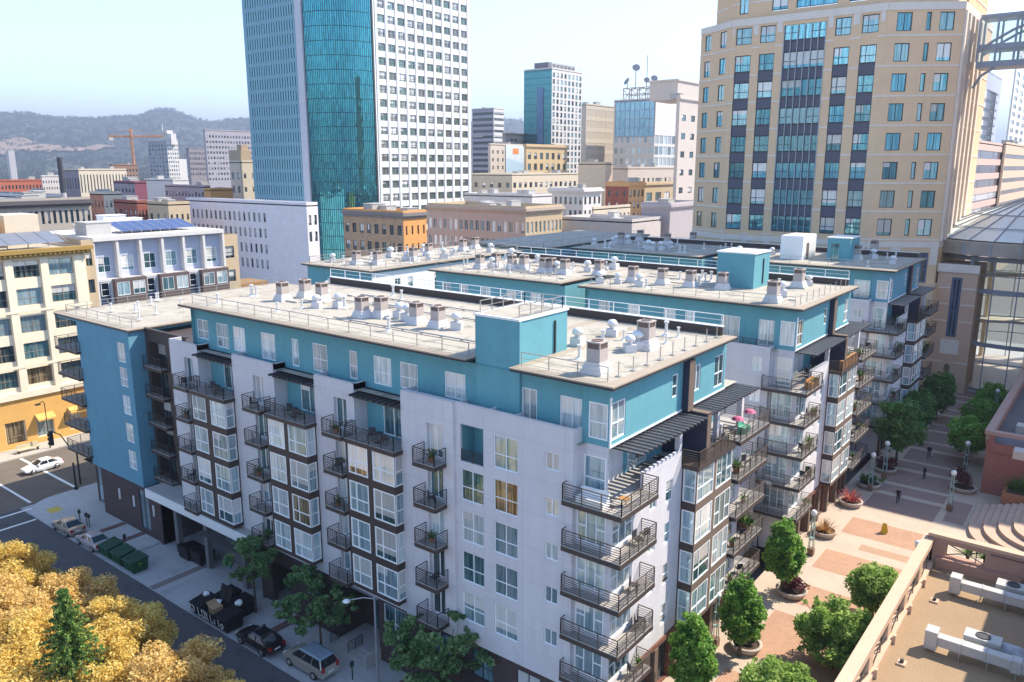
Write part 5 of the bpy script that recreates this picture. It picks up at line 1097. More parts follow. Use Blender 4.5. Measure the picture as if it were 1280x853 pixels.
for i in range(70): far_house(hr.uniform(-20, 335), hr.uniform(520, 1150))
for i in range(16): far_house(hr.uniform(-20, 300), hr.uniform(300, 470))
for i in range(14): far_house(hr.uniform(585, 860), hr.uniform(270, 420))
# --- hills: ridge heights read from the skyline
def hill_h(px):
    K = [(-200, 150), (-60, 145), (0, 142), (33, 139), (77, 145), (120, 145), (178, 144), (198, 137.5), (222, 138), (263, 152), (309, 147), (400, 150), (520, 146), (590, 150), (640, 147), (700, 158), (800, 170), (950, 176), (1300, 180), (1700, 185)]
    for (a, b), (c, e) in zip(K, K[1:]):
        if a <= px <= c: return b + (e - b) * (px - a) / (c - a)
    return 170
from mathutils import noise as mn
nx, nr = 260, 46; r0, r1 = 2300.0, 7200.0; hv = []; hf = []
for i in range(nx):
    px = -220 + i * (1500 + 220) / (nx - 1); d = ray(px, 209); hx = np.array((d[0], d[1])); hx /= np.linalg.norm(hx); cosf = hx @ (np.array((ROT[0, 2], ROT[1, 2])) / math.hypot(ROT[0, 2], ROT[1, 2]))
    hz = (209.2 - hill_h(px)) / FPX * 5600 * cosf
    for k in range(nr):
        f = k / (nr - 1); rr = r0 + (r1 - r0) * f; p = CAM[:2] + hx * rr
        prof = min(1, f / .66); prof = prof * prof * (3 - 2 * prof) * .75 + .25 * prof; prof = prof if f < .67 else prof * (1 - (f - .67) * .9)
        nz = mn.fractal(Vector((p[0] / 620, p[1] / 620, 0)), 1, 2, 5) * 55 * prof * (1 - prof * .75) + mn.fractal(Vector((p[0] / 90, p[1] / 90, 3)), 1, 2, 3) * 7 * min(1, f * 6)
        hv.append((p[0], p[1], GZ - 2 + (hz + 2) * prof + nz)); 
for i in range(nx - 1):
    for k in range(nr - 1): a = i * nr + k; hf.append((a, a + nr, a + nr + 1, a + 1))
me = bpy.data.meshes.new('hills'); me.from_pydata(hv, [], hf); me.polygons.foreach_set('use_smooth', [True] * len(hf))
t = NT('wooded_hill'); tc = t.n('ShaderNodeTexCoord').outputs['Object']
c = t.ramp(t.noise(.006, tc, 8, .7).outputs[0], [(.38, (.028, .040, .034)), (.54, (.055, .066, .052)), (.64, (.12, .11, .085))])
vo = t.n('ShaderNodeTexVoronoi'); vo.inputs['Scale'].default_value = .022; t.l(tc, vo.inputs['Vector'])
r_ = t.ramp(vo.outputs['Distance'], [(.13, (1, 1, 1)), (.17, (0, 0, 0))]); r2 = t.ramp(t.noise(.0016, tc, 3).outputs[0], [(.46, (0, 0, 0)), (.56, (1, 1, 1))])
mm = t.n('ShaderNodeMix', data_type='RGBA', blend_type='MULTIPLY'); mm.inputs[0].default_value = 1; t.l(r_, mm.inputs[6]); t.l(r2, mm.inputs[7])
mx = t.n('ShaderNodeMix', data_type='RGBA'); t.l(mm.outputs[2], mx.inputs[0]); t.l(c, mx.inputs[6]); mx.inputs[7].default_value = (.30, .28, .27, 1)
t.l(mx.outputs[2], t.b.inputs['Base Color']); t.b.inputs['Roughness'].default_value = .95; t.b.inputs['Specular IOR Level'].default_value = 0
me.materials.append(t.m); ho = bpy.data.objects.new('hills', me); COL.objects.link(ho); struct(ho)
# dry grass field on the lower slope
fv = []; ff = []; fr = random.Random(5)
def hill_z(px, rr):
    i = (px + 220) * (nx - 1) / 1720; k = (rr - r0) / (r1 - r0) * (nr - 1); i0, k0 = int(i), int(k); fi, fk = i - i0, k - k0
    z = lambda a, b: hv[a * nr + b][2]
    return (z(i0, k0) * (1 - fi) + z(i0 + 1, k0) * fi) * (1 - fk) + (z(i0, k0 + 1) * (1 - fi) + z(i0 + 1, k0 + 1) * fi) * fk
NF = 60
for i in range(NF):
    px = -60 + 206 * i / (NF - 1); d = ray(px, 209); hx = np.array((d[0], d[1])); hx /= np.linalg.norm(hx)
    mid = 3420 + 90 * math.sin(px * .05) + (px > 60) * 120 * math.sin((px - 60) * .03); wd_ = (105 + 80 * math.sin(px * .04 + 1)) * min(1, (146 - px) / 25 + .02)
    for k in range(7):
        rr = mid + wd_ * (k / 6 - .5) * 2 + fr.uniform(-25, 25); p = CAM[:2] + hx * rr; fv.append((p[0], p[1], hill_z(px, rr) + 9))
for i in range(NF - 1):
    for k in range(6): a = i * 7 + k; ff.append((a, a + 7, a + 8, a + 1))
me = bpy.data.meshes.new('dry_field'); me.from_pydata(fv, [], ff); me.polygons.foreach_set('use_smooth', [True] * len(ff)); me.materials.append(mat('dry_grass', (.27, .185, .13), .95, .2, .01)); fo = bpy.data.objects.new('dry_field', me); COL.objects.link(fo); struct(fo)
# woods and street trees of the far suburbs: one mass nobody could count
def leaf_mesh(name, cs, rad, n, size, material, seed=1, flat=.8, squash=1.0, up=0.0):
    """n small faces spread through clumps cs (m,3) with radii rad (m,)"""
    r = np.random.default_rng(seed); cs = np.asarray(cs, float); rad = np.asarray(rad, float)
    w = rad ** 2; k = r.choice(len(cs), n, p=w / w.sum()); v = r.normal(size=(n, 3)); v /= np.linalg.norm(v, axis=1)[:, None]
    q = rad[k] * (r.random(n) ** .45); c = cs[k] + v * q[:, None] * np.array((1, 1, flat))
    a = r.normal(size=(n, 3)) + v * .6; a[:, 2] += up; a /= np.linalg.norm(a, axis=1)[:, None]; b = np.cross(a, r.normal(size=(n, 3))); b /= np.linalg.norm(b, axis=1)[:, None]; e = np.cross(a, b)
    s = size * (.55 + .9 * r.random(n)); V = np.empty((n, 4, 3))
    V[:, 0] = c - b * s[:, None] * .5; V[:, 1] = c + e * s[:, None] * .32 - b * s[:, None] * .05; V[:, 2] = c + b * s[:, None] * .6; V[:, 3] = c - e * s[:, None] * .32 - b * s[:, None] * .05
    me = bpy.data.meshes.new(name); me.vertices.add(n * 4); me.vertices.foreach_set('co', V.reshape(-1)); me.loops.add(n * 4); me.loops.foreach_set('vertex_index', np.arange(n * 4)); me.polygons.add(n); me.polygons.foreach_set('loop_start', np.arange(n) * 4)
    me.update(calc_edges=True); me.materials.append(material); return me
def leafmat(name, a, b, c, rough=.6, trans=.25, spec=.25):
    if name in MATS: return MATS[name]
    t = NT(name); ge = t.n('ShaderNodeNewGeometry'); tc = t.n('ShaderNodeTexCoord').outputs['Object']
    ri = ge.outputs['Random Per Island']; nz = t.noise(.9, tc, 3).outputs[0]; ad = t.n('ShaderNodeMath', operation='ADD'); t.l(ri, ad.inputs[0]); t.l(nz, ad.inputs[1]); hf_ = t.n('ShaderNodeMath', operation='MULTIPLY'); t.l(ad.outputs[0], hf_.inputs[0]); hf_.inputs[1].default_value = .5
    col = t.ramp(hf_.outputs[0], [(.28, a), (.5, b), (.74, c)]); t.l(col, t.b.inputs['Base Color']); t.b.inputs['Roughness'].default_value = rough; t.b.inputs['Specular IOR Level'].default_value = spec
    tr = t.n('ShaderNodeBsdfTranslucent'); t.l(col, tr.inputs[0]); mx = t.n('ShaderNodeMixShader'); mx.inputs[0].default_value = trans; out = t.t.nodes['Material Output']
    t.l(t.b.outputs[0], mx.inputs[1]); t.l(tr.outputs[0], mx.inputs[2]); t.l(mx.outputs[0], out.inputs[0]); MATS[name] = t.m; return t.m
cs = []; rd = []; wr = random.Random(21)
for i in range(2600):
    px = wr.uniform(-60, 350) if wr.random() < .86 else wr.uniform(560, 900); dist = wr.uniform(520, 3200) if wr.random() < .8 else wr.uniform(320, 700); d = ray(px, 215); P = CAM + d * (dist / math.hypot(d[0], d[1])); s_ = wr.uniform(3.2, 6.5) * (1 + dist / 3500); cs.append((P[0], P[1], GZ + s_ * 1.0 + max(0, (dist - 2400) * .03))); rd.append(s_)
for i in range(2600):
    px = wr.uniform(-60, 350) if wr.random() < .85 else wr.uniform(560, 900); rr = wr.uniform(2350, 5600); d = ray(px, 209); hx = np.array((d[0], d[1])); hx /= np.linalg.norm(hx); p = CAM[:2] + hx * rr; s_ = wr.uniform(7, 15); cs.append((p[0], p[1], hill_z(px, rr) + s_ * .4)); rd.append(s_)
me = leaf_mesh('far_woods', cs, rd, 110000, 6.0, leafmat('far_foliage', (.020, .038, .024), (.038, .058, .032), (.075, .085, .045), .9, .1, 0), 4)
o = bpy.data.objects.new('far_woods', me); COL.objects.link(o); o['kind'] = 'stuff'; o['label'] = 'dark green suburban trees between the far houses below the hills'
# ---------------------------------------------------------------- streets, square, vegetation and everything that stands about
def sheet(name, pts, z, m):
    q = MB(); q.poly([(a, b, z) for a, b in pts]); return struct(q.build(name, m))
def z_at(x, y, py):
    lo, hi = -5.0, 120.0
    for _ in range(50):
        mid = (lo + hi) / 2; c = ROT.T @ (np.array((x, y, mid)) - CAM)
        if 426.5 - FPX * c[1] / c[2] > py: lo = mid
        else: hi = mid
    return lo
asph = mat('asphalt', (.082, .081, .086), .9, .14, .25, fine=.14, bump=.12, flat=True, stain=.28)
walk = mat('sidewalk_concrete', (.42, .415, .41), .88, .10, .5, fine=.09, flat=True, joint=(1.5, 1.5, .75), stain=.12)
apron = mat('apron_concrete', (.38, .38, .385), .88, .14, .4, fine=.12, flat=True, joint=(2.6, 3.4, .72), stain=.16)
paint = mat('road_paint', (.72, .72, .70), .7, .12, 3)
bandm = mat('red_brick_paving', (.16, .085, .08), .9, .12, brick=(.4, .2, (.12, .06, .06), (.2, .16, .15)))
sheet('street', [(-16, -80), (-5.4, -80), (-5.4, 74.6), (-16, 74.6)], STREET, asph)
asph_sun = mat('sunlit_asphalt', (.135, .112, .092), .9, .14, .25, fine=.12, bump=.1, flat=True, stain=.2)  # asphalt copy made lighter and warmer, sunlight put into its colour
sheet('cross_street', [(-16, 74.6), (-5.4, 74.6), (-5.4, 92), (-16, 92)], STREET, asph_sun)
sheet('cross_street', [(-120, 74.6), (-16, 74.6), (-16, 92), (-120, 92)], STREET, asph_sun)
sheet('cross_street', [(-5.4, 74.6), (160, 74.6), (160, 92), (-5.4, 92)], STREET, asph_sun)
sheet('driveway', [(-5.4, -6), (6, -6), (6, 74.6), (-5.4, 74.6)], STREET, apron)
def slab(name, poly, z0, z1, m):
    q = MB(); q.prism(poly, z0, z1); return struct(q.build(name, m))
slab('sidewalk', [(-3.2, -6), (2.4, -6), (2.4, 35.6), (-3.2, 35.6)], GZ, STREET + .13, walk)
arc = [(-1.2 + 4.2 * math.cos(t), 71 + 4.2 * math.sin(t)) for t in [math.pi * (1 - k / 16) for k in range(0, 9)]]
slab('sidewalk', [(.6, 53.6), (.6, 66), (30, 66.1), (30, 75.2), (-1.2, 75.2)] + arc[::-1][1:] + [(-5.4, 67.5), (-3.6, 65.2), (-3.2, 53.6)], GZ, STREET + .13, walk)
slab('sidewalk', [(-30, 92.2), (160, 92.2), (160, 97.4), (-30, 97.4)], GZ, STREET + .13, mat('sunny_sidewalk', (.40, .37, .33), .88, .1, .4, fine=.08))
slab('sidewalk', [(-40, -80), (-16, -80), (-16, 74), (-40, 74)], GZ, STREET + .13, mat('tree_strip', (.24, .20, .15), .95, .25, .3, fine=.2))
for y in (30.2, 45.2, 56.6, 16.5):
    sheet('paving_band', [(-5.3 if 36 < y < 53 else -3.15, y), (.1, y), (.1, y + .9), (-5.3 if 36 < y < 53 else -3.15, y + .9)], STREET + (.004 if 36 < y < 53 else .134), bandm)
sheet('paving_band', [(-3.15, 60.6), (.0, 60.6), (.0, 61.5), (-3.15, 61.5)], STREET + .134, bandm)
sheet('kerb_ramp', [(-3.9, 70.0), (-2.6, 70.0), (-2.6, 71.6), (-3.9, 71.6)], STREET + .135, mat('tactile_yellow', (.55, .40, .08), .8, .15))
for pts in ([(-4.15, 75.4), (-3.85, 75.4), (-3.85, 92), (-4.15, 92)], [(1.15, 76.0), (1.5, 76.0), (1.5, 92), (1.15, 92)], [(-15.8, 73.4), (-4.2, 73.4), (-4.2, 73.75), (-15.8, 73.75)], [(-15.8, 69.9), (-5.5, 69.9), (-5.5, 70.25), (-15.8, 70.25)]):
    sheet('road_marking', pts, STREET + .004, paint)
for x, y, lab in ((-7.4, 41, 'round manhole cover in the shaded road beside the driveway'), (-9.0, 66, 'round manhole cover in the road below the crosswalk lines')):
    q = MB(); q.lathe((x, y, STREET), [(.38, 0), (.38, .012), (.001, .014)], 20); tag(q.build('manhole_cover', mat('cast_iron', (.05, .048, .046), .6, .1)), lab, 'manhole cover')
# --- the square
stone = mat('square_stone', (.46, .365, .285), .85, .10, .3, fine=.09, flat=True, joint=(1.2, 1.2, .9), stain=.10)
panel = mat('square_brick', (.40, .225, .14), .88, .12, .35, fine=.14, flat=True, brick=(.4, .2, (.36, .20, .125), (.42, .29, .21)), stain=.10)
paneld = mat('square_brick_shaded', (.29, .19, .16), .88, .12, .35, fine=.14, flat=True, brick=(.4, .2, (.24, .15, .13), (.32, .24, .2)))  # darker copy of the paving brick, shade of the square put into colour
slab('square', [(-2.2, -60), (150, -60), (150, .28), (-2.2, .28)], GZ, 0, stone)
for a, b in ((5, 12.5), (14.9, 22.4), (24.4, 28.1), (31.6, 36.0), (40.6, 45.0)): sheet('paving_panel', [(a, -9.6), (b, -9.6), (b, -2.8), (a, -2.8)], .004, panel)
sheet('paving_panel', [(37.6, -9.6), (39.0, -9.6), (39.0, -5.2), (37.6, -5.2)], .004, mat('square_tan_strip', (.38, .245, .16), .88, .12, .4))
for i in range(7):
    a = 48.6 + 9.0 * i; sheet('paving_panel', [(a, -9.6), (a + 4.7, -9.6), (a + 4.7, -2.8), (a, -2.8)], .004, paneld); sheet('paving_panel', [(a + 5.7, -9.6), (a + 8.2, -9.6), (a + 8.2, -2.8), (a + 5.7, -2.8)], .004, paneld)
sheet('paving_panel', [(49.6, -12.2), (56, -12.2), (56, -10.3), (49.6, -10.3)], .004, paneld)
for i in range(4):
    slab('entrance_step', [(106 + i * .5, -11.8), (150, -11.8), (150, 3), (106 + i * .5, 3)], -.01 + .15 * i, .15 * (i + 1), conc)
# --- planters, lamps
pm = mat('planter_concrete', (.44, .37, .31), .85, .1); soil = mat('soil', (.06, .04, .03), .95, .2)
def spiky(mb, c, n, L, rr, seed, m=0):
    r = random.Random(seed)
    for i in range(n):
        a = r.uniform(0, 6.28); e = r.uniform(.35, 1.35); l = L * r.uniform(.6, 1.1); w = .05 + .03 * r.random(); pr = None
        b = Vector((math.cos(a), math.sin(a), 0)); s = Vector((-math.sin(a), math.cos(a), 0)); o = Vector(c) + b * r.uniform(0, rr); pts = []
        for k in range(4):
            f = k / 3; pts.append((o + b * (l * f * math.cos(e)) + Vector((0, 0, l * f * math.sin(e) - .35 * l * f * f * math.cos(e))), w * (1 - f * .85)))
        for (p, q), (p2, q2) in zip(pts, pts[1:]): mb.poly([tuple(p - s * q), tuple(p + s * q), tuple(p2 + s * q2), tuple(p2 - s * q2)], m)
fol = {'pink': leafmat('pink_leaf', (.30, .03, .06), (.45, .10, .09), (.55, .25, .12)), 'orange': leafmat('orange_leaf', (.28, .14, .05), (.45, .22, .08), (.5, .32, .14)), 'wine': leafmat('wine_leaf', (.06, .010, .02), (.12, .02, .04), (.18, .05, .06)), 'green': leafmat('planter_leaf', (.04, .10, .02), (.08, .17, .03), (.16, .25, .06))}
def planter(x, y, r, plant, label, h=.55, z=0.0):
    t = thing('planter', label, 'planter', (x, y, z), 'round planters on the square')
    q = MB(); q.lathe((x, y, z), [(r * .78, 0), (r * .9, h * .35), (r, h * .8), (r, h), (r * .82, h), (r * .8, h * .8)], 20); q.build('bowl', pm, t, True)
    q = MB(); q.lathe((x, y, z), [(.001, h * .84), (r * .82, h * .8)], 20); q.build('soil', soil, t)
    kind, shape, sz = plant
    if shape == 'spiky': q = MB(); spiky(q, (x, y, z + h * .8), 90, sz, r * .35, int(x * 7)); q.build('plant', fol[kind], t)
    else:
        cs = [(rng.gauss(0, r * .35), rng.gauss(0, r * .35), h + sz * rng.uniform(.2, 1)) for _ in range(12)]; me = leaf_mesh('plant', cs, [sz * .45] * 12, 900, .2, fol[kind], int(x * 3)); o = bpy.data.objects.new('plant', me); COL.objects.link(o); o.parent = t
planter(47.9, -1.7, 1.25, ('pink', 'spiky', 1.7), 'round planter with a spiky pink plant at the edge of the shade')
planter(38.8, -1.7, 1.2, ('orange', 'spiky', 1.5), 'round planter with a dry orange spiky plant in the sun')
planter(25.6, -3.0, 1.3, ('wine', 'bush', 1.1), 'round planter with a wine red bush under the oval tree')
planter(15.6, -3.0, 1.2, ('green', 'bush', .5), 'low round planter mostly hidden under the front oval tree')
planter(54.4, -1.9, 1.3, ('green', 'bush', .8), 'round planter with green shrubs at the shaded lamp near the wall')
planter(60.6, -2.2, 1.3, ('wine', 'bush', 1.4), 'shaded round planter with a dark red bush beside the big tree')
planter(59.8, -10.6, 1.4, ('wine', 'bush', 1.7), 'shaded round planter with a tall wine red bush by the brick building')
lampm = mat('verdigris_post', (.28, .40, .38), .5, .1); globe = mat('lamp_globe', (.80, .80, .78), .3, .03)
lt = thing('square_lamp', 'x', 'street lamp', (0, 0, 0), 'globe lamps on the square')
q = MB(); q.box(-.28, .28, -.28, .28, 0, .7, 0); q.build('base', mat('lamp_base', (.22, .13, .09), .7, .1), lt)
q = MB()
for a, b in ((1, 1), (1, -1), (-1, -1), (-1, 1)): q.bar((a * .2, b * .2, .7), (a * .1, b * .1, 3.9), .06)
for z in (1.7, 2.8, 3.9): w = .2 - .1 * (z - .7) / 3.2; q.box(-w - .03, w + .03, -w - .03, w + .03, z, z + .05)
q.build('post', lampm, lt); q = MB(); q.ball((0, 0, 4.25), .29, 14); q.build('globe', globe, lt, True); q = MB(); q.cyl((0, 0, 3.9), (0, 0, 4.0), .22, .22, 10); q.build('collar', lampm, lt)
LP = Proto(lt)
for x, y, lab in ((33.8, -2.0, 'sunlit globe lamp against the wall between oval tree and orange planter'), (53.4, -2.3, 'shaded globe lamp standing in the planter near the middle wing'), (58.4, -2.6, 'shaded globe lamp in front of the big dark tree'), (33.0, -11.0, 'globe lamp just behind the pink parapet, in the sun'), (52.9, -10.4, 'globe lamp on the light paving beside the stone stairs'), (64.2, -10.0, 'shaded globe lamp under the right hand trees'), (92, -9.5, 'far globe lamp before the rotunda at the right edge'), (105, -1.0, 'far globe lamp left of the rotunda steps'), (14.5, -1.0, 'globe lamp half hidden behind the front oval trees')):
    LP.put((x, y, 0), 0, lab)
# --- trees
bark = mat('bark', (.10, .075, .055), .95, .2, 3, bump=.3)
def limbs(mb, base, top, r, crown, n, seed):
    rr = random.Random(seed); mb.cyl(base, top, r, r * .7, 9)
    for i in range(n):
        c = rr.choice(crown); p0 = Vector(base).lerp(Vector(top), rr.uniform(.75, 1)); p2 = Vector(c); p1 = p0.lerp(p2, .5) + Vector((0, 0, .3)); mb.cyl(p0, p1, r * .45, r * .28, 6); mb.cyl(p1, p2, r * .28, r * .08, 5)
def tree(label, x, y, z, th_, cs, rad, n, size, lm, seed, name='tree', group=None, r=.16, nl=10, flat=.85, up=.7):
    t = thing(name, label, 'tree', (x, y, z), group)
    q = MB(); W = [(c[0] + x, c[1] + y, c[2] + z) for c in cs]; limbs(q, (x, y, z), (x, y, z + th_), r, W, nl, seed); q.build('trunk', bark, t)
    me = leaf_mesh('crown', cs, rad, n, size, lm, seed, flat, up=up); o = bpy.data.objects.new('crown', me); COL.objects.link(o); o.parent = t
    return t
def blob(cx, cz, rx, rz, k, rad, seed, taper=0.0):
    r = random.Random(seed); cs = []; rd = []
    while len(cs) < k:
        v = Vector((r.gauss(0, 1), r.gauss(0, 1), r.gauss(0, 1))).normalized() * (r.random() ** .35)
        w = 1 - taper * (v.z * .5 + .5); cs.append((v.x * rx * w, v.y * rx * w, cz + v.z * rz)); rd.append(rad * r.uniform(.6, 1.25) * (1 - taper * .5 * (v.z * .5 + .5)))
    for i in range(k // 4):
        v = Vector((r.gauss(0, 1), r.gauss(0, 1), r.gauss(0, 1))).normalized() * r.uniform(1.02, 1.22); w = 1 - taper * (v.z * .5 + .5); cs.append((v.x * rx * w, v.y * rx * w, cz + v.z * rz)); rd.append(rad * r.uniform(.25, .5))
    return cs, rd
G1 = leafmat('laurel_leaf', (.065, .19, .03), (.18, .37, .06), (.38, .56, .12), .45, .5, .25)
G2 = leafmat('lime_leaf', (.13, .25, .045), (.29, .44, .09), (.48, .60, .19), .5, .55)
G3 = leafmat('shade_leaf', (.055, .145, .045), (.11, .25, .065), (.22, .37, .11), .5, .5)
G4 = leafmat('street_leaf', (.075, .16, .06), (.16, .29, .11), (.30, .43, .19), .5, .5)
for x, y, h, rx, rz, sd, lab in ((6.9, -2.5, 3.2, 2.1, 3.1, 1, 'front oval clipped tree at the bottom edge beside the building corner'), (14.4, -3.0, 3.2, 2.0, 2.8, 2, 'oval clipped tree between the front tree and red planter'), (24.9, -2.4, 3.4, 2.2, 3.0, 3, 'tall oval clipped tree above the wine red planter')):
    cs, rd = blob(0, h + .9, rx * .82, rz * .82, 110, .52, sd, .45); tree(lab, x, y, 0, h - .6, cs, rd, 16000, .22, G1, sd, 'oval_tree', 'oval clipped trees along the wall', flat=1.15)
for x, y, h, rx, rz, sd, lab in ((17.2, -8.9, 2.9, 3.0, 2.5, 11, 'big round green tree in the middle of the sunny square'), (26.0, -9.4, 2.7, 2.1, 1.9, 12, 'smaller round tree touching the pink parapet'), (9.0, -7.6, 2.4, 2.5, 1.8, 13, 'round tree cut off by the bottom edge of the photo')):
    cs, rd = blob(0, h, rx * .85, rz * .82, 110, .62, sd); tree(lab, x, y, 0, h - 1.4, cs, rd, 17000, .23, G2, sd, 'round_tree', 'round trees on the sunny square')
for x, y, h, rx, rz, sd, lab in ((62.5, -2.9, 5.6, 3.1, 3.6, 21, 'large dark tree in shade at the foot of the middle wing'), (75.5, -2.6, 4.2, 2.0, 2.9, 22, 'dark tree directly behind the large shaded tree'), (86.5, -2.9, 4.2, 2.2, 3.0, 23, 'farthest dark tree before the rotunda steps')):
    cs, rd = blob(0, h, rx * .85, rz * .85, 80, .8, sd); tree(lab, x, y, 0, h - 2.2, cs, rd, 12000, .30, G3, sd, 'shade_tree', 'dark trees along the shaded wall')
for x, y, h, rx, rz, sd, lab in ((70.5, -9.3, 3.4, 2.8, 2.3, 31, 'nearest bright green tree beside the brick building'), (83, -9.2, 2.9, 2.8, 2.2, 32, 'middle one of the bright green trees by the brick building'), (96, -9.0, 2.4, 2.8, 2.0, 33, 'farthest bright green tree by the brick building')):
    cs, rd = blob(0, h, rx * .85, rz * .85, 60, .75, sd); tree(lab, x, y, 0, h - 1.6, cs, rd, 10000, .30, leafmat('bright_leaf', (.09, .24, .035), (.20, .42, .06), (.36, .55, .12), .45, .45), sd, 'green_tree', 'bright trees along the brick building')
for x, y, h, rx, rz, sd, lab in ((108, 3.0, 5.0, 3.4, 3.6, 41, 'dark tree against the orange stone wall beside the rotunda'), (104, .6, 1.2, 1.8, .9, 42, 'low dark shrub below the tree at the rotunda')):
    cs, rd = blob(0, h, rx * .85, rz * .85, 60, .9, sd); tree(lab, x, y, 0, max(.4, h - 2.2), cs, rd, 7000, .34, G3, sd, 'dark_tree')
def airy(x, y, z, cz, R_, k, n, sd, lab, lm, size=.24):
    r = random.Random(sd); cs = []; rd = []
    for i in range(k):
        v = Vector((r.gauss(0, 1), r.gauss(0, 1), r.gauss(0, .8))).normalized() * (r.random() ** .45); c = Vector((v.x * R_, v.y * R_, cz + v.z * R_ * .85)); q_ = r.uniform(.5, 1.0) * R_ * .22
        for j in range(6): w = Vector((r.gauss(0, 1), r.gauss(0, 1), r.gauss(0, .6))) * q_ * .75; cs.append(tuple(c + w)); rd.append(q_ * r.uniform(.3, .75))
    return tree(lab, x, y, z, cz - R_ * .5, cs, rd, n, size, lm, sd, 'street_tree', 'green street trees along the kerb', .11, 26, .85, .5)
airy(-1.9, 34.2, STREET + .13, 5.2, 2.5, 26, 8000, 51, 'green street tree above the black dumpsters', G4)
airy(-2.0, 25.2, STREET + .13, 4.6, 3.0, 30, 9500, 52, 'green street tree beside the silver minivan', G4)
airy(-1.2, 12.4, STREET + .13, 4.9, 3.6, 36, 13000, 53, 'large green street tree in front of the lilac wall at the bottom edge', G4, .28)
O1 = leafmat('gold_leaf', (.56, .37, .075), (.76, .56, .15), (.86, .73, .30), .6, .5, .12)
O2 = leafmat('amber_leaf', (.54, .34, .095), (.74, .52, .18), (.85, .69, .33), .6, .5, .12)
OT = [(-17.2, 46.0, 3.9, 'golden autumn tree at the left edge, farthest up the street'), (-15.6, 38.2, 3.6, 'golden autumn tree nearest the tan sedan'), (-15.4, 30.6, 3.7, 'amber autumn tree across from the black dumpsters'), (-15.6, 22.9, 3.6, 'golden autumn tree across from the black car'), (-15.9, 16.2, 3.2, 'amber autumn tree at the bottom edge across from the minivan'), (-20.9, 41.0, 4.6, 'broad golden tree at the left edge of the photo'), (-20.8, 33.5, 4.1, 'amber autumn tree just behind the dark conifer'), (-19.9, 19.6, 3.8, 'golden autumn tree right of the conifer at the bottom'), (-18.3, 26.6, 3.4, 'golden autumn tree at the foot of the conifer'), (-19.0, 37.6, 3.6, 'small golden tree squeezed between its taller neighbours up the street'), (-25.4, 27.0, 4.9, 'amber autumn tree at the bottom left corner'), (-24.8, 34.5, 4.6, 'golden autumn tree left of the conifer')]
for i, (x, y, R_, lab) in enumerate(OT):
    r = random.Random(60 + i); cs = []; rd = []
    for k in range(150):
        v = Vector((r.gauss(0, 1), r.gauss(0, 1), r.gauss(0, 1))).normalized() * (r.random() ** .30); cs.append((v.x * R_, v.y * R_, 5.2 + v.z * R_ * .78)); rd.append(R_ * r.uniform(.13, .25))
    tree(lab, x, y, STREET + .13, 4.4, cs, rd, 52000, .165, O1 if i % 2 == 0 else O2, 60 + i, 'autumn_tree', 'autumn trees along the street', .24, 26, .8, 1.1)
# conifer: whorls of drooping boughs set with needle sprays
cx, cy = -19.6, 27.2; ct = thing('conifer', 'dark green pointed conifer rising out of the golden autumn trees', 'tree', (cx, cy, STREET))
q = MB(); q.cyl((cx, cy, STREET), (cx, cy, 10.2), .26, .03, 8); r = random.Random(8); lv = []; lr = []
for k in range(22):
    f = k / 21; z = 1.2 + 8.8 * f; L = 3.1 * (1 - f) ** .85 + .18
    for j in range(9 if f < .7 else 6):
        a = j * 2 * math.pi / (9 if f < .7 else 6) + k * .7 + r.uniform(-.2, .2); l = L * r.uniform(.75, 1.1); e = Vector((cx + math.cos(a) * l, cy + math.sin(a) * l, z - .12 * l)); q.bar((cx, cy, z), tuple(e), .04)
        for s in range(1, 6): p = Vector((cx, cy, z)).lerp(e, s / 5.0); lv.append((p.x - cx, p.y - cy, p.z - STREET)); lr.append(.16 + .18 * (1 - s / 6))
q.build('trunk', bark, ct)
me = leaf_mesh('crown', lv, lr, 21000, .16, leafmat('conifer_needle', (.035, .105, .03), (.11, .22, .045), (.32, .42, .09), .5, .35), 9, .55); o = bpy.data.objects.new('crown', me); COL.objects.link(o); o.parent = ct

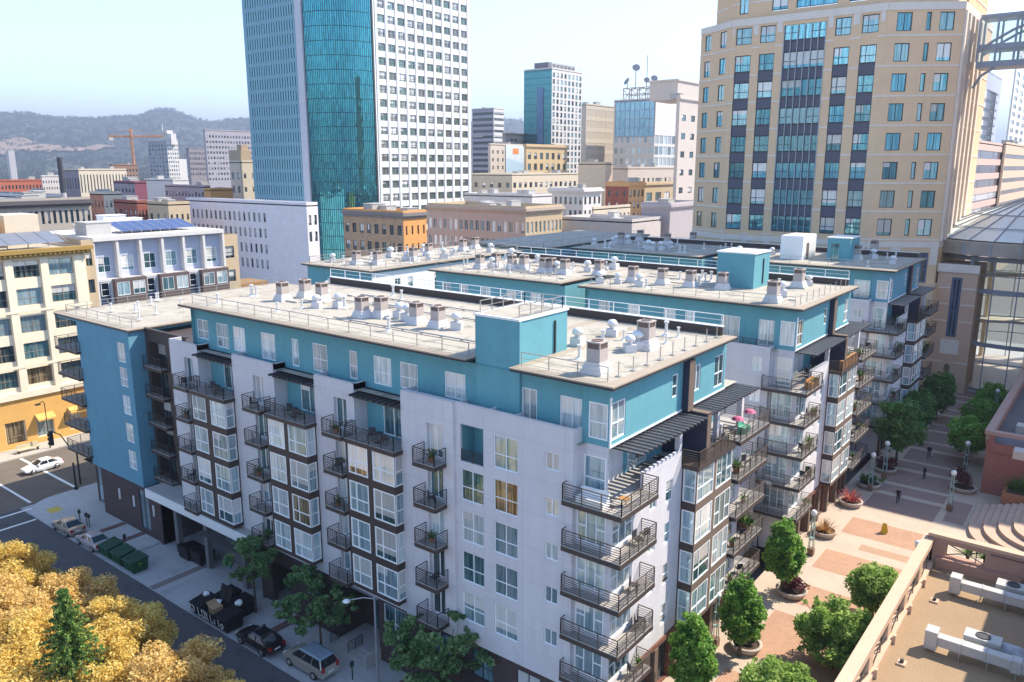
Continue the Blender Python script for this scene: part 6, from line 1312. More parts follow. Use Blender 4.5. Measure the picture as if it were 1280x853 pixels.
# --- vehicles
tyre = mat('tyre_rubber', (.02, .02, .022), .85, .05); rim = mat('alloy_rim', (.55, .55, .56), .3, .03, metal=.8); cglass = mat('car_glass', (.02, .025, .03), .05, .02, spec=.8, coat=.5); redl = mat('tail_lamp', (.35, .015, .015), .2, .02, coat=.5); whl = mat('head_lamp', (.75, .75, .73), .15, .02, coat=.5); blackp = mat('black_plastic', (.02, .02, .02), .5, .05); platem = mat('number_plate', (.7, .7, .68), .5, .05)
def car(label, col, prof, W, cab, loc, rz, name='parked_car', roofcol=None, cat='car', group=None, van=False):
    """prof: (x, z bottom, z belt line) stations; cab: greenhouse points front-base, front-top, rear-top, rear-base and roof height"""
    paint_ = mat('car_paint_' + col[0], col[1], .28, .02, fine=.01, spec=.5, coat=.8, metal=col[2])
    t = thing(name, label, cat, (0, 0, 0), group)
    q = MB(); n = len(prof); ring = []
    for x, zb, zt in prof:
        k = 1 - .13 * (abs(x) / abs(prof[0][0])) ** 4; w = W / 2 * k
        ring.append([(x, -w * .90, zb), (x, -w, zb + (zt - zb) * .35), (x, -w * .985, zb + (zt - zb) * .72), (x, -w * .90, zt), (x, -w * .4, zt + .025), (x, w * .4, zt + .025), (x, w * .90, zt), (x, w * .985, zb + (zt - zb) * .72), (x, w, zb + (zt - zb) * .35), (x, w * .90, zb)])
    for a, b in zip(ring, ring[1:]):
        for i in range(9): q.poly([a[i], a[i + 1], b[i + 1], b[i]])
        q.poly([a[9], a[0], b[0], b[9]])
    q.poly(ring[0][::-1]); q.poly(ring[-1]); ob = q.build('body', paint_, t)
    x0, x1, x2, x3, zr = cab; zb = max(p[2] for p in prof if x3 <= p[0] <= x0 or x0 <= p[0] <= x3) - .02; w0, w1 = W / 2 * .89, W / 2 * .70
    q = MB(); B = [(x0, zb), (x1, zr - .05), (x2, zr - .05), (x3, zb)]
    L = [(x, -(w0 if z == zb else w1), z) for x, z in B]; Rr = [(x, -y, z) for x, y, z in L]
    q.poly(L); q.poly(Rr[::-1])
    for i in range(3): q.poly([L[i], Rr[i], Rr[i + 1], L[i + 1]][::-1])
    q.build('glasshouse', cglass, t)
    q = MB(); h = .06; P = [(x1 + .06, -w1 - .03, zr - .055), (x2 - .06, -w1 - .03, zr - .055), (x2 - .06, w1 + .03, zr - .055), (x1 + .06, w1 + .03, zr - .055)]; T_ = [(x1 - .10, -w1 + .10, zr + .03), (x2 + .10, -w1 + .10, zr + .03), (x2 + .10, w1 - .10, zr + .03), (x1 - .10, w1 - .10, zr + .03)]
    q.poly(T_); 
    for i in range(4): q.poly([P[i], P[(i + 1) % 4], T_[(i + 1) % 4], T_[i]])
    q.poly(P[::-1]); q.build('roof', mat('car_paint_' + roofcol[0], roofcol[1], .3, .02, coat=.8) if roofcol else paint_, t)
    for s in (-1, 1):
        q = MB()
        for u, v in ((L[0], L[1]), (L[3], L[2])): q.bar((u[0], s * abs(u[1]) * 1.004, u[2]), (v[0], s * abs(v[1]) * 1.008, v[2]), .09, .05)
        for f in ((.52,) if not van else (.36, .68)):
            xa = x0 + (x3 - x0) * f; xb_ = x1 + (x2 - x1) * f; q.bar((xa, s * w0 * 1.004, zb), (xb_, s * w1 * 1.008, zr - .03), .08, .04)
        q.build('pillar', paint_, t)
        q = MB(); q.box(x0 - .35, x0 - .15, s * W / 2 * .93, s * W / 2 * 1.1, zb - .02, zb + .14); q.build('mirror', paint_, t)
    xs = prof[0][0]; xf, xr = prof[-1][0] * .62, prof[0][0] * .60
    for x in (xf, xr):
        for s in (-1, 1):
            q = MB(); q.cyl((x, s * (W / 2 - .20), .33), (x, s * (W / 2 + .012), .33), .33, .33, 18); wh = q.build('wheel', tyre, t)
            q = MB(); q.cyl((x, s * (W / 2 + .0125), .33), (x, s * (W / 2 + .03), .33), .21, .19, 12); q.build('rim', rim, wh)
    zf = prof[-2][2]; zt2 = prof[1][2]
    for s in (-1, 1):
        q = MB(); q.box(prof[-1][0] - .12, prof[-1][0] + .02, s * W * .26, s * W * .42, zf - .24, zf - .06); q.build('headlight', whl, t)
        q = MB(); q.box(prof[0][0] - .02, prof[0][0] + .12, s * W * .28, s * W * .43, zt2 - .30, zt2 - (.02 if not van else -.1)); q.build('taillight', redl, t)
    q = MB(); q.box(prof[0][0] - .03, prof[0][0] + .02, -.26, .26, .62, .76); q.build('number_plate', platem, t)
    t.location = loc; t.rotation_euler = (0, 0, rz); return t
SED = [(-2.32, .42, .80), (-2.2, .30, .98), (-1.4, .22, 1.02), (-.4, .2, .98), (.7, .2, .95), (1.5, .22, .86), (2.1, .28, .72), (2.3, .40, .62)]
VAN = [(-2.42, .45, .95), (-2.36, .30, 1.12), (-1.4, .22, 1.14), (0, .2, 1.12), (1.1, .2, 1.08), (1.7, .22, 1.0), (2.2, .28, .84), (2.4, .42, .70)]
N90 = R(90)
car('white sedan crossing the sunny intersection', ('white', (.78, .78, .78), 0), SED, 1.8, (.95, .2, -.95, -1.75, 1.45), (1.4, 85.3, STREET), R(180), 'car')
car('champagne coloured sedan at the kerb by the street corner', ('champagne', (.42, .33, .27), .4), SED, 1.8, (.95, .2, -.95, -1.75, 1.45), (-4.55, 64.2, STREET), N90)
car('pinkish silver sedan half hidden by the golden trees, ahead of the green dumpsters', ('silver', (.50, .44, .45), .4), SED, 1.8, (.95, .2, -.95, -1.75, 1.45), (-4.5, 58.6, STREET), N90)
car('black sedan parked between the black dumpsters and the minivan', ('black', (.010, .010, .012), .1), SED, 1.84, (.95, .2, -1.1, -1.9, 1.42), (-4.45, 29.9, STREET), N90)
car('beige minivan with a blue grey roof at the bottom edge', ('beige', (.46, .42, .36), .3), VAN, 1.92, (1.35, .45, -2.05, -2.36, 1.78), (-3.75, 24.3, STREET), N90, 'minivan', ('slate', (.22, .28, .34)), 'minivan', van=True)
# --- dumpsters and bins
gd = mat('green_dumpster_paint', (.010, .075, .035), .5, .12, 1.5, streak=.05); gl_ = mat('green_lid', (.022, .085, .052), .5, .1); bd = mat('black_dumpster_paint', (.014, .014, .018), .5, .15, 1.5); chalk = mat('chalk_white', (.75, .75, .73), .8, .1)
def dumpster(label, group, m, lm, W, D_, H_, lids):
    t = thing('dumpster', label, 'dumpster', (0, 0, 0), group); a, b = W / 2, D_ / 2
    q = MB(); V = [(-a + .08, -b + .1, .15), (a - .08, -b + .1, .15), (a - .08, b - .1, .15), (-a + .08, b - .1, .15), (-a, -b, H_ - .25), (a, -b, H_ - .25), (a, b, H_), (-a, b, H_)]; i = len(q.v); q.v += V
    for f in ((0, 3, 2, 1), (0, 1, 5, 4), (1, 2, 6, 5), (2, 3, 7, 6), (3, 0, 4, 7)): q.f.append(f); q.m.append(0)
    for s in (-1, 1): q.box(s * a, s * (a + .09), -b * .6, b * .5, H_ * .55, H_ * .70)
    for u in (-.5, 0, .5): q.bar((u * W * .8, -b + .06, .2), (u * W * .8, -b - .02, H_ - .28), .06)
    q.bar((-a - .02, -b - .02, H_ - .27), (a + .02, -b - .02, H_ - .27), .08); q.bar((-a - .02, b + .02, H_ - .02), (a + .02, b + .02, H_ - .02), .08); q.poly([(-a + .05, -b + .05, .5), (a - .05, -b + .05, .5), (a - .05, b - .05, .5), (-a + .05, b - .05, .5)]); q.build('body', m, t)
    for k, op in enumerate(lids):
        x0, x1 = -a + W * k / len(lids) + .06, -a + W * (k + 1) / len(lids) - .06; q = MB()
        if op: q.poly([(x0, b, H_), (x1, b, H_), (x1, b + .35, H_ + D_ * .75), (x0, b + .35, H_ + D_ * .75)]); q.poly([(x0, b + .04, H_), (x0, b + .39, H_ + D_ * .75), (x1, b + .39, H_ + D_ * .75), (x1, b + .04, H_)])
        else:
            for u in range(3): ua = x0 + (x1 - x0) * u / 3; q.box(ua + .08, ua + (x1 - x0) / 3 - .08, -b + .1, b - .1, -5, -4.99) if False else None
            P = [(x0, -b - .06, H_ - .23), (x1, -b - .06, H_ - .23), (x1, b + .04, H_ + .03), (x0, b + .04, H_ + .03)]; T_ = [(x, y, z + .05) for x, y, z in P]; q.poly(T_)
            for i in range(4): q.poly([P[i], P[(i + 1) % 4], T_[(i + 1) % 4], T_[i]])
            for u in (.25, .5, .75): xx = x0 + (x1 - x0) * u; q.bar((xx, -b, H_ - .15), (xx, b, H_ + .10), .06, .05)
        q.build('lid', lm, t)
    for sx in (-1, 1):
        for sy in (-1, 1): q = MB(); q.cyl((sx * a * .8 - .04, sy * b * .7, .08), (sx * a * .8 + .04, sy * b * .7, .08), .08, .08, 8); q.build('caster', blackp, t)
    return t
gp = Proto(dumpster('', 'green dumpsters in a row', gd, gl_, 2.05, 1.6, 1.35, (0, 0)))
labs = ('green dumpster at the far end of its row of three', 'middle green dumpster of the row of three', 'green dumpster with a yellow sticker, nearest of its row of three')
for i in range(3): gp.put((-4.35, 55.1 - 2.4 * i, STREET), -N90, labs[i])
q = MB(); q.box(-4.6, -4.25, 49.22, 49.25, STREET + .7, STREET + .98); s_ = q.build('sticker', mat('yellow_sticker', (.7, .6, .05), .6)); tag(s_, 'small yellow sticker on the end of the nearest green dumpster', 'sticker')
bp = dumpster('', 'black dumpsters by the kerb', bd, bd, 1.75, 1.7, 1.4, (0, 0)); bo_ = dumpster('open black dumpster full of cardboard and bags', 'black dumpsters by the kerb', bd, bd, 1.75, 1.7, 1.4, (1, 1))
BP = Proto(bp)
BP.put((-4.5, 38.0, STREET), -N90, 'closed black dumpster at the upper end of the graffiti row')
bo_.location = (-4.5, 36.1, STREET); bo_.rotation_euler = (0, 0, -N90)
BP.put((-4.5, 34.2, STREET), -N90, 'closed black dumpster at the lower end of the graffiti row')
BP.put((-2.6, 35.2, STREET), -N90, 'black dumpster on the pavement side, behind the graffiti row')
BP.put((-2.6, 37.3, STREET), -N90, 'black dumpster on the pavement side, at the driveway corner')
BP.put((.3, 48.4, STREET), N90, 'black dumpster under the white entrance deck, far from the column'); BP.put((.5, 46.5, STREET), N90, 'black dumpster under the white entrance deck, beside the column')
# white painted scrawls on the road side of the black dumpsters
gt = thing('graffiti', 'white scrawled graffiti letters along the road side of the black dumpsters', 'graffiti', (-5.4, 36, STREET)); xg = -5.40
def scr(y, pts): 
    q = MB(); q.tube([(xg - .03 + .08 * (1 - p[1]), y - p[0], STREET + .30 + p[1] * .8) for p in pts], .03, 5); q.build('scrawl', chalk, gt)
scr(38.6, [(.2 + .3 * math.cos(k * .52), .5 + .42 * math.sin(k * .52)) for k in range(13)]); scr(38.5, [(0, .2), (.5, .9)])
scr(37.5, [(0, 1), (0, .1), (.35, .1)]); scr(36.9, [(0, .1), (0, .95), (.4, .95), (.4, .1), (0, .1)]); scr(36.35, [(0, 0), (.35, 1)]); scr(36.35, [(.35, 0), (0, 1)])
scr(35.6, [(0, 1), (0, .1), (.35, .1)]); scr(35.1, [(.1, .1), (.1, .7)]); scr(34.4, [(0, 1), (0, .1)]); scr(34.1, [(.15 + .2 * math.cos(k * .63), .35 + .3 * math.sin(k * .63)) for k in range(11)])
cb = mat('cardboard', (.36, .23, .13), .85, .12)
q = MB(); q.box(-5.1, -4.2, 35.5, 36.3, STREET + .9, STREET + 1.45); q.poly([(-5.1, 36.3, STREET + 1.45), (-4.2, 36.3, STREET + 1.45), (-4.2, 36.6, STREET + 1.75), (-5.1, 36.6, STREET + 1.75)]); tag(q.build('cardboard_box', cb), 'brown cardboard box in the open black dumpster', 'cardboard box')
for i, (x, y, z, r_, lab) in enumerate(((-4.0, 36.6, 1.25, .33, 'white rubbish bag at the back of the open black dumpster'), (-3.3, 34.5, 1.62, .34, 'white rubbish bag lying on a black dumpster lid'), (-4.1, 38.2, 1.55, .30, 'small pale bag on the uppermost black dumpster'))):
    q = MB(); q.ball((x, y, STREET + z), r_, 10, sz=.7); me = q.mesh('rubbish_bag', chalk, smooth=True); 
    for v in me.vertices: n_ = mn.noise(v.co * 4) * .10; v.co += Vector((n_, n_, n_))
    o = bpy.data.objects.new('rubbish_bag', me); COL.objects.link(o); tag(o, lab, 'rubbish bag')
# --- street furniture
sl_x, sl_y = -1.9, 18.7; ztop = z_at(sl_x, sl_y, 745); t = thing('street_lamp', 'grey cobra head street lamp on a tall pole at the bottom edge', 'street lamp', (sl_x, sl_y, STREET)); pg = mat('galvanised_pole', (.36, .38, .40), .5, .06, metal=.3)
q = MB(); q.cyl((sl_x, sl_y, STREET), (sl_x, sl_y, ztop), .11, .07, 10); q.build('pole', pg, t); q = MB(); q.tube([(sl_x, sl_y, ztop - .25), (sl_x - .6, sl_y + .5, ztop - .05), (sl_x - 1.3, sl_y + 1.1, ztop - .12)], .045, 8); q.build('arm', pg, t)
q = MB(); q.lathe((sl_x - 1.55, sl_y + 1.3, ztop - .22), [(.001, -.1), (.22, -.06), (.3, .02), (.2, .12), (.001, .15)], 12); q.build('lamp_head', trimw, t, True)
ts = thing('traffic_signal', 'dark traffic signal mast with curved arm over the cross street', 'traffic signal', (2.0, 75.0, STREET)); dk = mat('dark_green_steel', (.03, .035, .03), .5, .06)
sp_ = onz(64, 549, 3.4); pb = Vector((2.2, 76.6, STREET)); hd = Vector((sp_[0], sp_[1], 3.4)); q = MB(); q.cyl(tuple(pb), (pb.x, pb.y, 1.6), .11, .10, 10); q.tube([(pb.x, pb.y, 1.6), tuple(pb.lerp(hd, .25) + Vector((0, 0, 3.2))), tuple(pb.lerp(hd, .6) + Vector((0, 0, 2.9))), (hd.x, hd.y, 4.4)], .07, 8); q.build('mast', dk, ts)
q = MB(); q.box(hd.x - .2, hd.x + .2, hd.y - .2, hd.y + .2, 2.6, 4.4); h_ = q.build('signal_head', dk, ts)
for k in range(3): q = MB(); q.cyl((hd.x - .21, hd.y, 2.9 + .55 * k), (hd.x - .36, hd.y, 2.9 + .55 * k), .17, .19, 10); q.build('visor', dk, h_)
q = MB(); q.cyl((1.0, 75.0, STREET), (1.0, 75.0, .9), .12, .11, 10); q.box(.8, 1.2, 74.8, 75.2, STREET + .1, STREET + .4); tag(q.build('signal_post', dk), 'short dark signal post on the street corner by the glass shop front', 'post')
lp = thing('street_lamp', 'slim dark street lamp before the ochre street floor', 'street lamp', (5.4, 92.8, STREET)); q = MB(); q.cyl((5.4, 92.8, STREET), (5.4, 92.8, 4.0), .09, .06, 8); q.build('pole', dk, lp); q = MB(); q.tube([(5.4, 92.8, 4.0), (5.0, 92.2, 4.5), (4.2, 91.4, 4.5)], .05, 6); q.build('arm', dk, lp); q = MB(); q.box(3.7, 4.3, 91.1, 91.5, 4.35, 4.55); q.build('lamp_head', dk, lp)
pmt = thing('parking_meter', '', 'parking meter', (0, 0, 0), 'parking meters along the kerb'); q = MB(); q.cyl((0, 0, 0), (0, 0, 1.1), .05, .05, 8); q.build('post', dk, pmt); q = MB(); q.box(-.13, .13, -.09, .09, 1.1, 1.5); q.build('head', dk, pmt)
PM = Proto(pmt)
for x, y, lab in ((-2.9, 63.6, 'left one of the close pair of parking meters by the corner'), (-2.9, 63.0, 'right one of the close pair of parking meters by the corner'), (-3.0, 65.0, 'parking meter nearest the rounded corner kerb'), (-2.9, 55.2, 'lone parking meter behind the green dumpsters'), (-2.9, 20.4, 'parking meter on the grey pavement beside the lamp post')): PM.put((x, y, STREET + .13), 0, lab)
sg = thing('street_sign', 'thin sign post with a green plate beside the black dumpsters', 'sign', (-1.4, 38.6, STREET)); q = MB(); q.cyl((-1.4, 38.6, STREET), (-1.4, 38.6, .6), .035, .035, 6); q.build('post', pg, sg); q = MB(); q.box(-1.42, -1.38, 38.25, 38.95, .15, .55); q.build('plate', mat('sign_green', (.01, .16, .08), .5), sg)
bn_ = thing('bus_bench', 'pale yellow bench on the sunny pavement by the ochre building', 'bench', (3, 93.6, STREET)); ym = mat('bench_pale', (.55, .48, .32), .7, .08)
q = MB(); q.box(1.6, 4.4, 93.5, 94.0, STREET + .55, STREET + .63); q.build('seat', ym, bn_); q = MB(); q.box(1.6, 4.4, 94.0, 94.06, STREET + .65, STREET + 1.25); q.build('backrest', ym, bn_)
for u in (1.8, 4.2): q = MB(); q.box(u - .06, u + .06, 93.55, 94.05, STREET + .13, STREET + .549); q.build('leg', dk, bn_)
# --- people
def person(label, x, y, h, rz, top, legs, hair, pose='walk', z=0.0, skin=(.35, .20, .14)):
    v = []; e = []; r = []
    def add(p, rad, par=None):
        v.append(p); r.append(rad)
        if par is not None: e.append((par, len(v) - 1))
        return len(v) - 1
    s = .28 if pose == 'walk' else .04
    pel = add((0, 0, .93), .145); wst = add((0, 0, 1.10), .13, pel); ch = add((0, .01, 1.32), .155, wst); nk = add((0, 0, 1.47), .06, ch); hd = add((0, .02, 1.58), .085, nk); add((0, .02, 1.67), .09, hd)
    for sx in (-1, 1):
        f = s * sx
        hp = add((sx * .09, 0, .86), .095, pel); kn = add((sx * .10, f * .6 + .03, .48), .065, hp); an = add((sx * .10, f * 1.1 - .02, .09), .042, kn); add((sx * .10, f * 1.1 + .14, .035), .04, an)
        sh = add((sx * .19, 0, 1.39), .06, ch); el = add((sx * .25, -f * .5 - .02, 1.12), .045, sh); wr = add((sx * .25, -f * .8 + .08, .90), .034, el); add((sx * .24, -f * .9 + .14, .80), .036, wr)
    me = bpy.data.meshes.new('body'); me.from_pydata(v, e, []); ob = bpy.data.objects.new('tmp', me); COL.objects.link(ob); md = ob.modifiers.new('s', 'SKIN')
    for i, q_ in enumerate(me.skin_vertices[0].data): q_.radius = (r[i], r[i]); q_.use_root = i == 0
    sb_ = ob.modifiers.new('u', 'SUBSURF'); sb_.levels = 1; sb_.render_levels = 1
    dg = bpy.context.evaluated_depsgraph_get(); nm = bpy.data.meshes.new_from_object(ob.evaluated_get(dg)); bpy.data.objects.remove(ob); nm.name = 'person'
    for a in (mat('skin_tone', skin, .6, .03), mat('cloth_' + top[0], top[1], .9, .08), mat('cloth_' + legs[0], legs[1], .9, .08), mat('hair_' + hair[0], hair[1], .8, .05), blackp): nm.materials.append(a)
    for p in nm.polygons:
        c = p.center; k = 1
        if c.z > 1.46: k = 3 if (c.z > 1.66 or (c.z > 1.56 and c.y < .03)) else 0
        elif c.z < .08: k = 4
        elif c.z < .95 and abs(c.x) < .205: k = 2
        elif c.z < .90: k = 0
        p.material_index = k; p.use_smooth = True
    for q_ in nm.vertices: q_.co *= h / 1.76
    o = bpy.data.objects.new('person', nm); COL.objects.link(o); o.location = (x, y, z); o.rotation_euler = (0, 0, rz); tag(o, label, 'person', 'people walking on the square'); return o
dkc = ('black', (.015, .015, .02)); nav = ('navy', (.03, .035, .07)); gr = ('grey', (.12, .12, .13)); wh_ = ('white', (.6, .6, .6)); hb = ('dark', (.03, .02, .015))
person('person in dark clothes walking near the pink planter', 51.6, -5.6, 1.76, R(100), dkc, dkc, hb)
person('person in black standing near the round patch of light', 60.8, -6.4, 1.7, R(40), dkc, nav, hb, 'stand')
person('person in dark clothes with a white bag, walking between the trees', 68.6, -5.4, 1.78, R(90), dkc, gr, hb)
person('left of the two people walking at the rotunda entrance', 117.6, 1.2, 1.75, R(90), nav, dkc, hb, z=.6)
person('right of the two people walking at the rotunda entrance', 117.8, .2, 1.78, R(90), dkc, dkc, hb, z=.6)
person('person in a white shirt standing by the tall red bush', 63.0, -9.2, 1.72, R(200), wh_, dkc, hb, 'stand')
person('person with fair hair close to the shaded globe lamp', 62.0, -10.2, 1.65, R(120), gr, dkc, ('blond', (.40, .28, .12)), 'stand')
q = MB(); q.box(68.3, 68.6, -5.78, -5.70, .60, .95); tag(q.build('carrier_bag', chalk), 'white bag held by the person between the trees', 'bag')
yb = mat('safety_yellow', (.62, .42, .02), .5, .05); t = thing('floor_sign', 'yellow folding warning sign on the sunny brick paving', 'sign', (42.9, -6.3, 0))
for s in (-1, 1):
    q = MB(); P = [(42.9 + s * .28, -6.6, .02), (42.9 + s * .28, -6.0, .02), (42.9 + s * .03, -6.12, 1.05), (42.9 + s * .03, -6.48, 1.05)]; q.poly(P); q.poly([(x - s * .02, y, z) for x, y, z in P][::-1]); q.build('panel', yb, t)
# --- pink roofed terrace building, bottom right
BR = thing('terrace_building', 'low pink building whose flat roof fills the bottom right corner', 'building', (10, -26, 0)); pk = mat('pink_stucco', (.42, .255, .20), .85, .06, .4, streak=.04, joint=(6, 3, .95)); pk2 = mat('peach_coping', (.56, .39, .28), .8, .06); X1 = 26.4; Y0_ = -12.75; RZ = 6.0
q = MB(); q.faceY(-45, -8, 5.9, 0, RZ); q.poly([(-8, Y0_, 0), (-8, Y0_, RZ), (X1, Y0_, RZ), (X1, Y0_, 0)]); q.poly([(X1, Y0_, 0), (X1, Y0_, RZ), (X1, -45, RZ), (X1, -45, 0)]); q.poly([(-8, Y0_, 0), (-8, -45, 0), (-8, -45, RZ), (-8, Y0_, RZ)]); q.build('wall', pk, BR)
q = MB(); q.poly([(-8, -45, RZ), (X1, -45, RZ), (X1, Y0_, RZ), (-8, Y0_, RZ)]); q.build('roof', mat('gravel_roof', (.31, .215, .13), .95, .10, .3, fine=.22, bump=.35), BR)
q = MB(); q.box(-8, X1 + .5, Y0_ - .42, Y0_ + .35, 7.65, 8.1); q.box(-8, X1, Y0_ - .62, Y0_ + .15, RZ, 6.35)
nb = 8; 
for i in range(nb + 1): u = X1 - 4.45 * i; q.box(u - .5, u + .5, Y0_ - .38, Y0_ + .2, 6.351, 7.649); q.box(u - .2, u + .1, Y0_ - .8, Y0_ - .621, RZ, 6.6)
q.build('parapet', pk2, BR)
q = MB()
for i in range(nb): a, b = X1 - 4.45 * (i + 1) + .45, X1 - 4.45 * i - .45; q.bar((a, Y0_ - .36, 6.37), (b, Y0_ - .36, 7.63), .07); q.bar((a, Y0_ - .36, 7.63), (b, Y0_ - .36, 6.37), .07); q.bar(((a + b) / 2, Y0_ - .36, 6.36), ((a + b) / 2, Y0_ - .36, 7.64), .06)
q.build('brace', railm, BR)
q = MB(); oy0, oy1 = -16.6, -14.0; q.faceX(X1 - .5, -45, Y0_, RZ, 8.3, [(oy0, oy1, 6.95, 7.9)], .5); q.box(X1 - .05, X1, -45, oy0, RZ, 8.3); q.box(X1 - .62, X1 + .1, -45, Y0_, 8.3, 8.55, 1); q.box(X1 - .8, X1 - .501, -19, Y0_ - .7, RZ, 6.8, 0)
q.build('end_wall', [pk, pk2], BR); q = MB(); q.bar((X1 - .25, oy0, 6.96), (X1 - .25, oy1, 7.9), .06); q.bar((X1 - .25, oy1, 6.96), (X1 - .25, oy0, 7.9), .06); q.bar((X1 - .25, oy1 - .05, 6.95), (X1 - .25, oy1 - .05, 7.9), .06); q.bar((X1 - .25, oy0 + .6, 6.95), (X1 - .25, oy0 + .6, 7.9), .06); q.tube([(X1 - .58, -16.9, 8.0), (X1 - .58, -23, 8.0)], .03, 6); q.build('brace', railm, BR)
nbk = thing('neighbour_block', 'plain pink block beyond the right edge that shades part of the gravel roof', 'building', (20, -40, 0)); q = MB(); q.faceX(6, -60, -25.2, RZ + .01, 20.9, wgrid(-59, -26, 19, 8, 3, .5, .5, 3.8, .8), .2); q.faceY(-60, 6, 43, 0, 20.9); q.poly([(6, -25.2, RZ), (6, -25.2, 20.9), (43, -25.2, 20.9), (43, -25.2, RZ)]); q.poly([(43, -60, 0), (43, -25.2, 0), (43, -25.2, 20.9), (43, -60, 20.9)]); q.poly([(6, -60, 20.9), (43, -60, 20.9), (43, -25.2, 20.9), (6, -25.2, 20.9)]); q.poly([(26.4, -25.2, 0), (26.4, -25.2, RZ), (43, -25.2, RZ), (43, -25.2, 0)]); q.build('wall', pk, nbk)
for o_ in wgrid(-59, -26, 19, 8, 3, .5, .5, 3.8, .8): winX(nbk, 6.15, *o_, style='slide', var=GL[3], fm=darkframe, detail=1)
dm = mat('galvanised_duct', (.48, .47, .45), .45, .08, 1.2, metal=.25)
def duct(label, p, L, seed):
    t = thing('roof_duct', label, 'air duct', (p[0], p[1], RZ), 'white ducts on the gravel roof'); x, y = p
    q = MB(); q.box(x - .45, x + .45, y - .35, y + .35, RZ + .25, RZ + 1.45); q.build('elbow_box', dm, t)
    q = MB(); u = y - .36; k = 0
    while u > y - L:
        q.box(x - .33, x + .33, u - 1.25, u, RZ + .55, RZ + 1.15); q.box(x - .37, x + .37, u - 1.31, u - 1.255, RZ + .51, RZ + 1.19); u -= 1.32; k += 1
        if k == 3: break
    q.build('duct', dm, t)
    q = MB(); q.box(x - .3, x + .3, u - 2.6, u - .5, RZ + .5, RZ + 1.05); q.box(x - .35, x + .35, u - .49, u, RZ + .4, RZ + 1.2); q.build('lower_duct', dm, t)
    for k in range(4): 
        q = MB(); yy = y - .1 - k * 1.5; q.bar((x - .35, yy, RZ), (x - .35, yy, RZ + .55), .05); q.bar((x + .35, yy, RZ), (x + .35, yy, RZ + .55), .05); q.bar((x - .35, yy, RZ + .5), (x + .35, yy, RZ + .5), .05); q.build('stand', steel, t)
    return t
d1 = onz(1193, 743, RZ); d2 = onz(1163, 812, RZ)
duct('white roof duct beside the pink end wall', (d1[0], d1[1]), 6, 1); duct('white roof duct in the middle of the gravel roof', (d2[0], d2[1]), 6, 2)
for p, lab in ((onz(1264, 752, RZ), 'flat condenser box behind the duct by the pink wall'), (onz(1226, 818, RZ), 'flat condenser box behind the duct in the middle of the gravel roof')):
    t = thing('condenser', lab, 'air conditioner', (p[0], p[1], RZ)); x, y = p[0], p[1]
    q = MB(); q.box(x - .55, x + .55, y - 1.0, y + 1.0, RZ + .55, RZ + 1.25, 0); q.build('cabinet', dm, t)
    q = MB(); q.lathe((x, y, RZ + 1.26), [(.42, 0), (.42, .05), (.34, .05), (.34, .01), (.001, .01)], 16); q.build('fan', mat('fan_dark', (.06, .06, .06), .6), t)
    for sx in (-.5, .5):
        for sy in (-.9, .9): q = MB(); q.bar((x + sx, y + sy, RZ), (x + sx, y + sy, RZ + .55), .06); q.build('leg', steel, t)
p = onz(1255, 823, RZ); t = thing('tarpaulin', 'crumpled pale tarpaulin over equipment on the shaded gravel roof', 'tarpaulin', (p[0], p[1], RZ)); N_ = 16; q = MB(); G = []
for i in range(N_ + 1):
    for j in range(N_ + 1):
        u, v = (i / N_ - .5) * 2, (j / N_ - .5) * 2; hh = max(0, 1 - max(abs(u), abs(v)) ** 3) * .9 + mn.noise(Vector((u * 2.2, v * 2.2, 1))) * .3 * (1 - max(abs(u), abs(v)) ** 4); G.append((p[0] + u * .9, p[1] + v * 1.4, RZ + .05 + max(0, hh)))
for i in range(N_):
    for j in range(N_): a = i * (N_ + 1) + j; q.poly([G[a], G[a + N_ + 1], G[a + N_ + 2], G[a + 1]])
q.build('sheet', mat('tarp_grey', (.42, .43, .46), .6, .1), t, False)
for p, lab in ((onz(1127, 830, RZ), 'small roof drain box near the bottom of the gravel roof'), (onz(1168, 752, RZ), 'small roof drain box near the parapet corner')):
    q = MB(); q.box(p[0] - .3, p[0] + .3, p[1] - .25, p[1] + .25, RZ, RZ + .12); q.box(p[0] - .1, p[0] + .1, p[1] - .1, p[1] + .1, RZ + .12, RZ + .3, 1); tag(q.build('roof_drain', [pk2, railm]), lab, 'roof drain', 'roof drains')
for i, (a, b, lab) in enumerate((((28.6, -15.2), 1.0, 'palm behind the braced opening of the pink wall, left one'), ((28.2, -16.4), 1.3, 'palm behind the braced opening of the pink wall, right one'))):
    t = thing('palm', lab, 'palm', (a[0], a[1], 3.2)); q = MB(); q.cyl((a[0], a[1], 0), (a[0], a[1], 5.2 + b), .16, .12, 8); q.build('trunk', bark, t); q = MB(); spiky(q, (a[0], a[1], 5.2 + b), 60, 1.5, .1, 71 + i); q.build('crown', fol['green'], t)
# --- stairs and curved steps
st = thing('stone_stairs', 'stone stairs with broad curved sunlit steps rising to the brick terrace', 'stairs', (52, -16, 0)); rs = mat('rose_stone', (.46, .33, .25), .85, .08, .5)
for i in range(16):
    q = MB(); y = -12.6 - .62 * i; q.box(50.2, 56.2, y - (.62 if i < 15 else 8), y, 0, .19 * (i + 1)); q.build('step', rs, st)
for i in range(8):
    R_ = 7.0 - .82 * i; ys = -12.75 - 1.25 * i; pts = [(50.19, ys)] + [(50.19 - .6 - (R_ - .6) * math.sin(k / 10 * math.pi / 2), ys - (R_ - .6) * (1 - math.cos(k / 10 * math.pi / 2))) for k in range(11)] + [(50.19 - R_, -32), (50.19, -32)]
    q = MB(); q.prism(pts[::-1] if False else pts, -.02 * 0 + (.38 * i), .38 * (i + 1)); q.build('curved_step', rs, st)
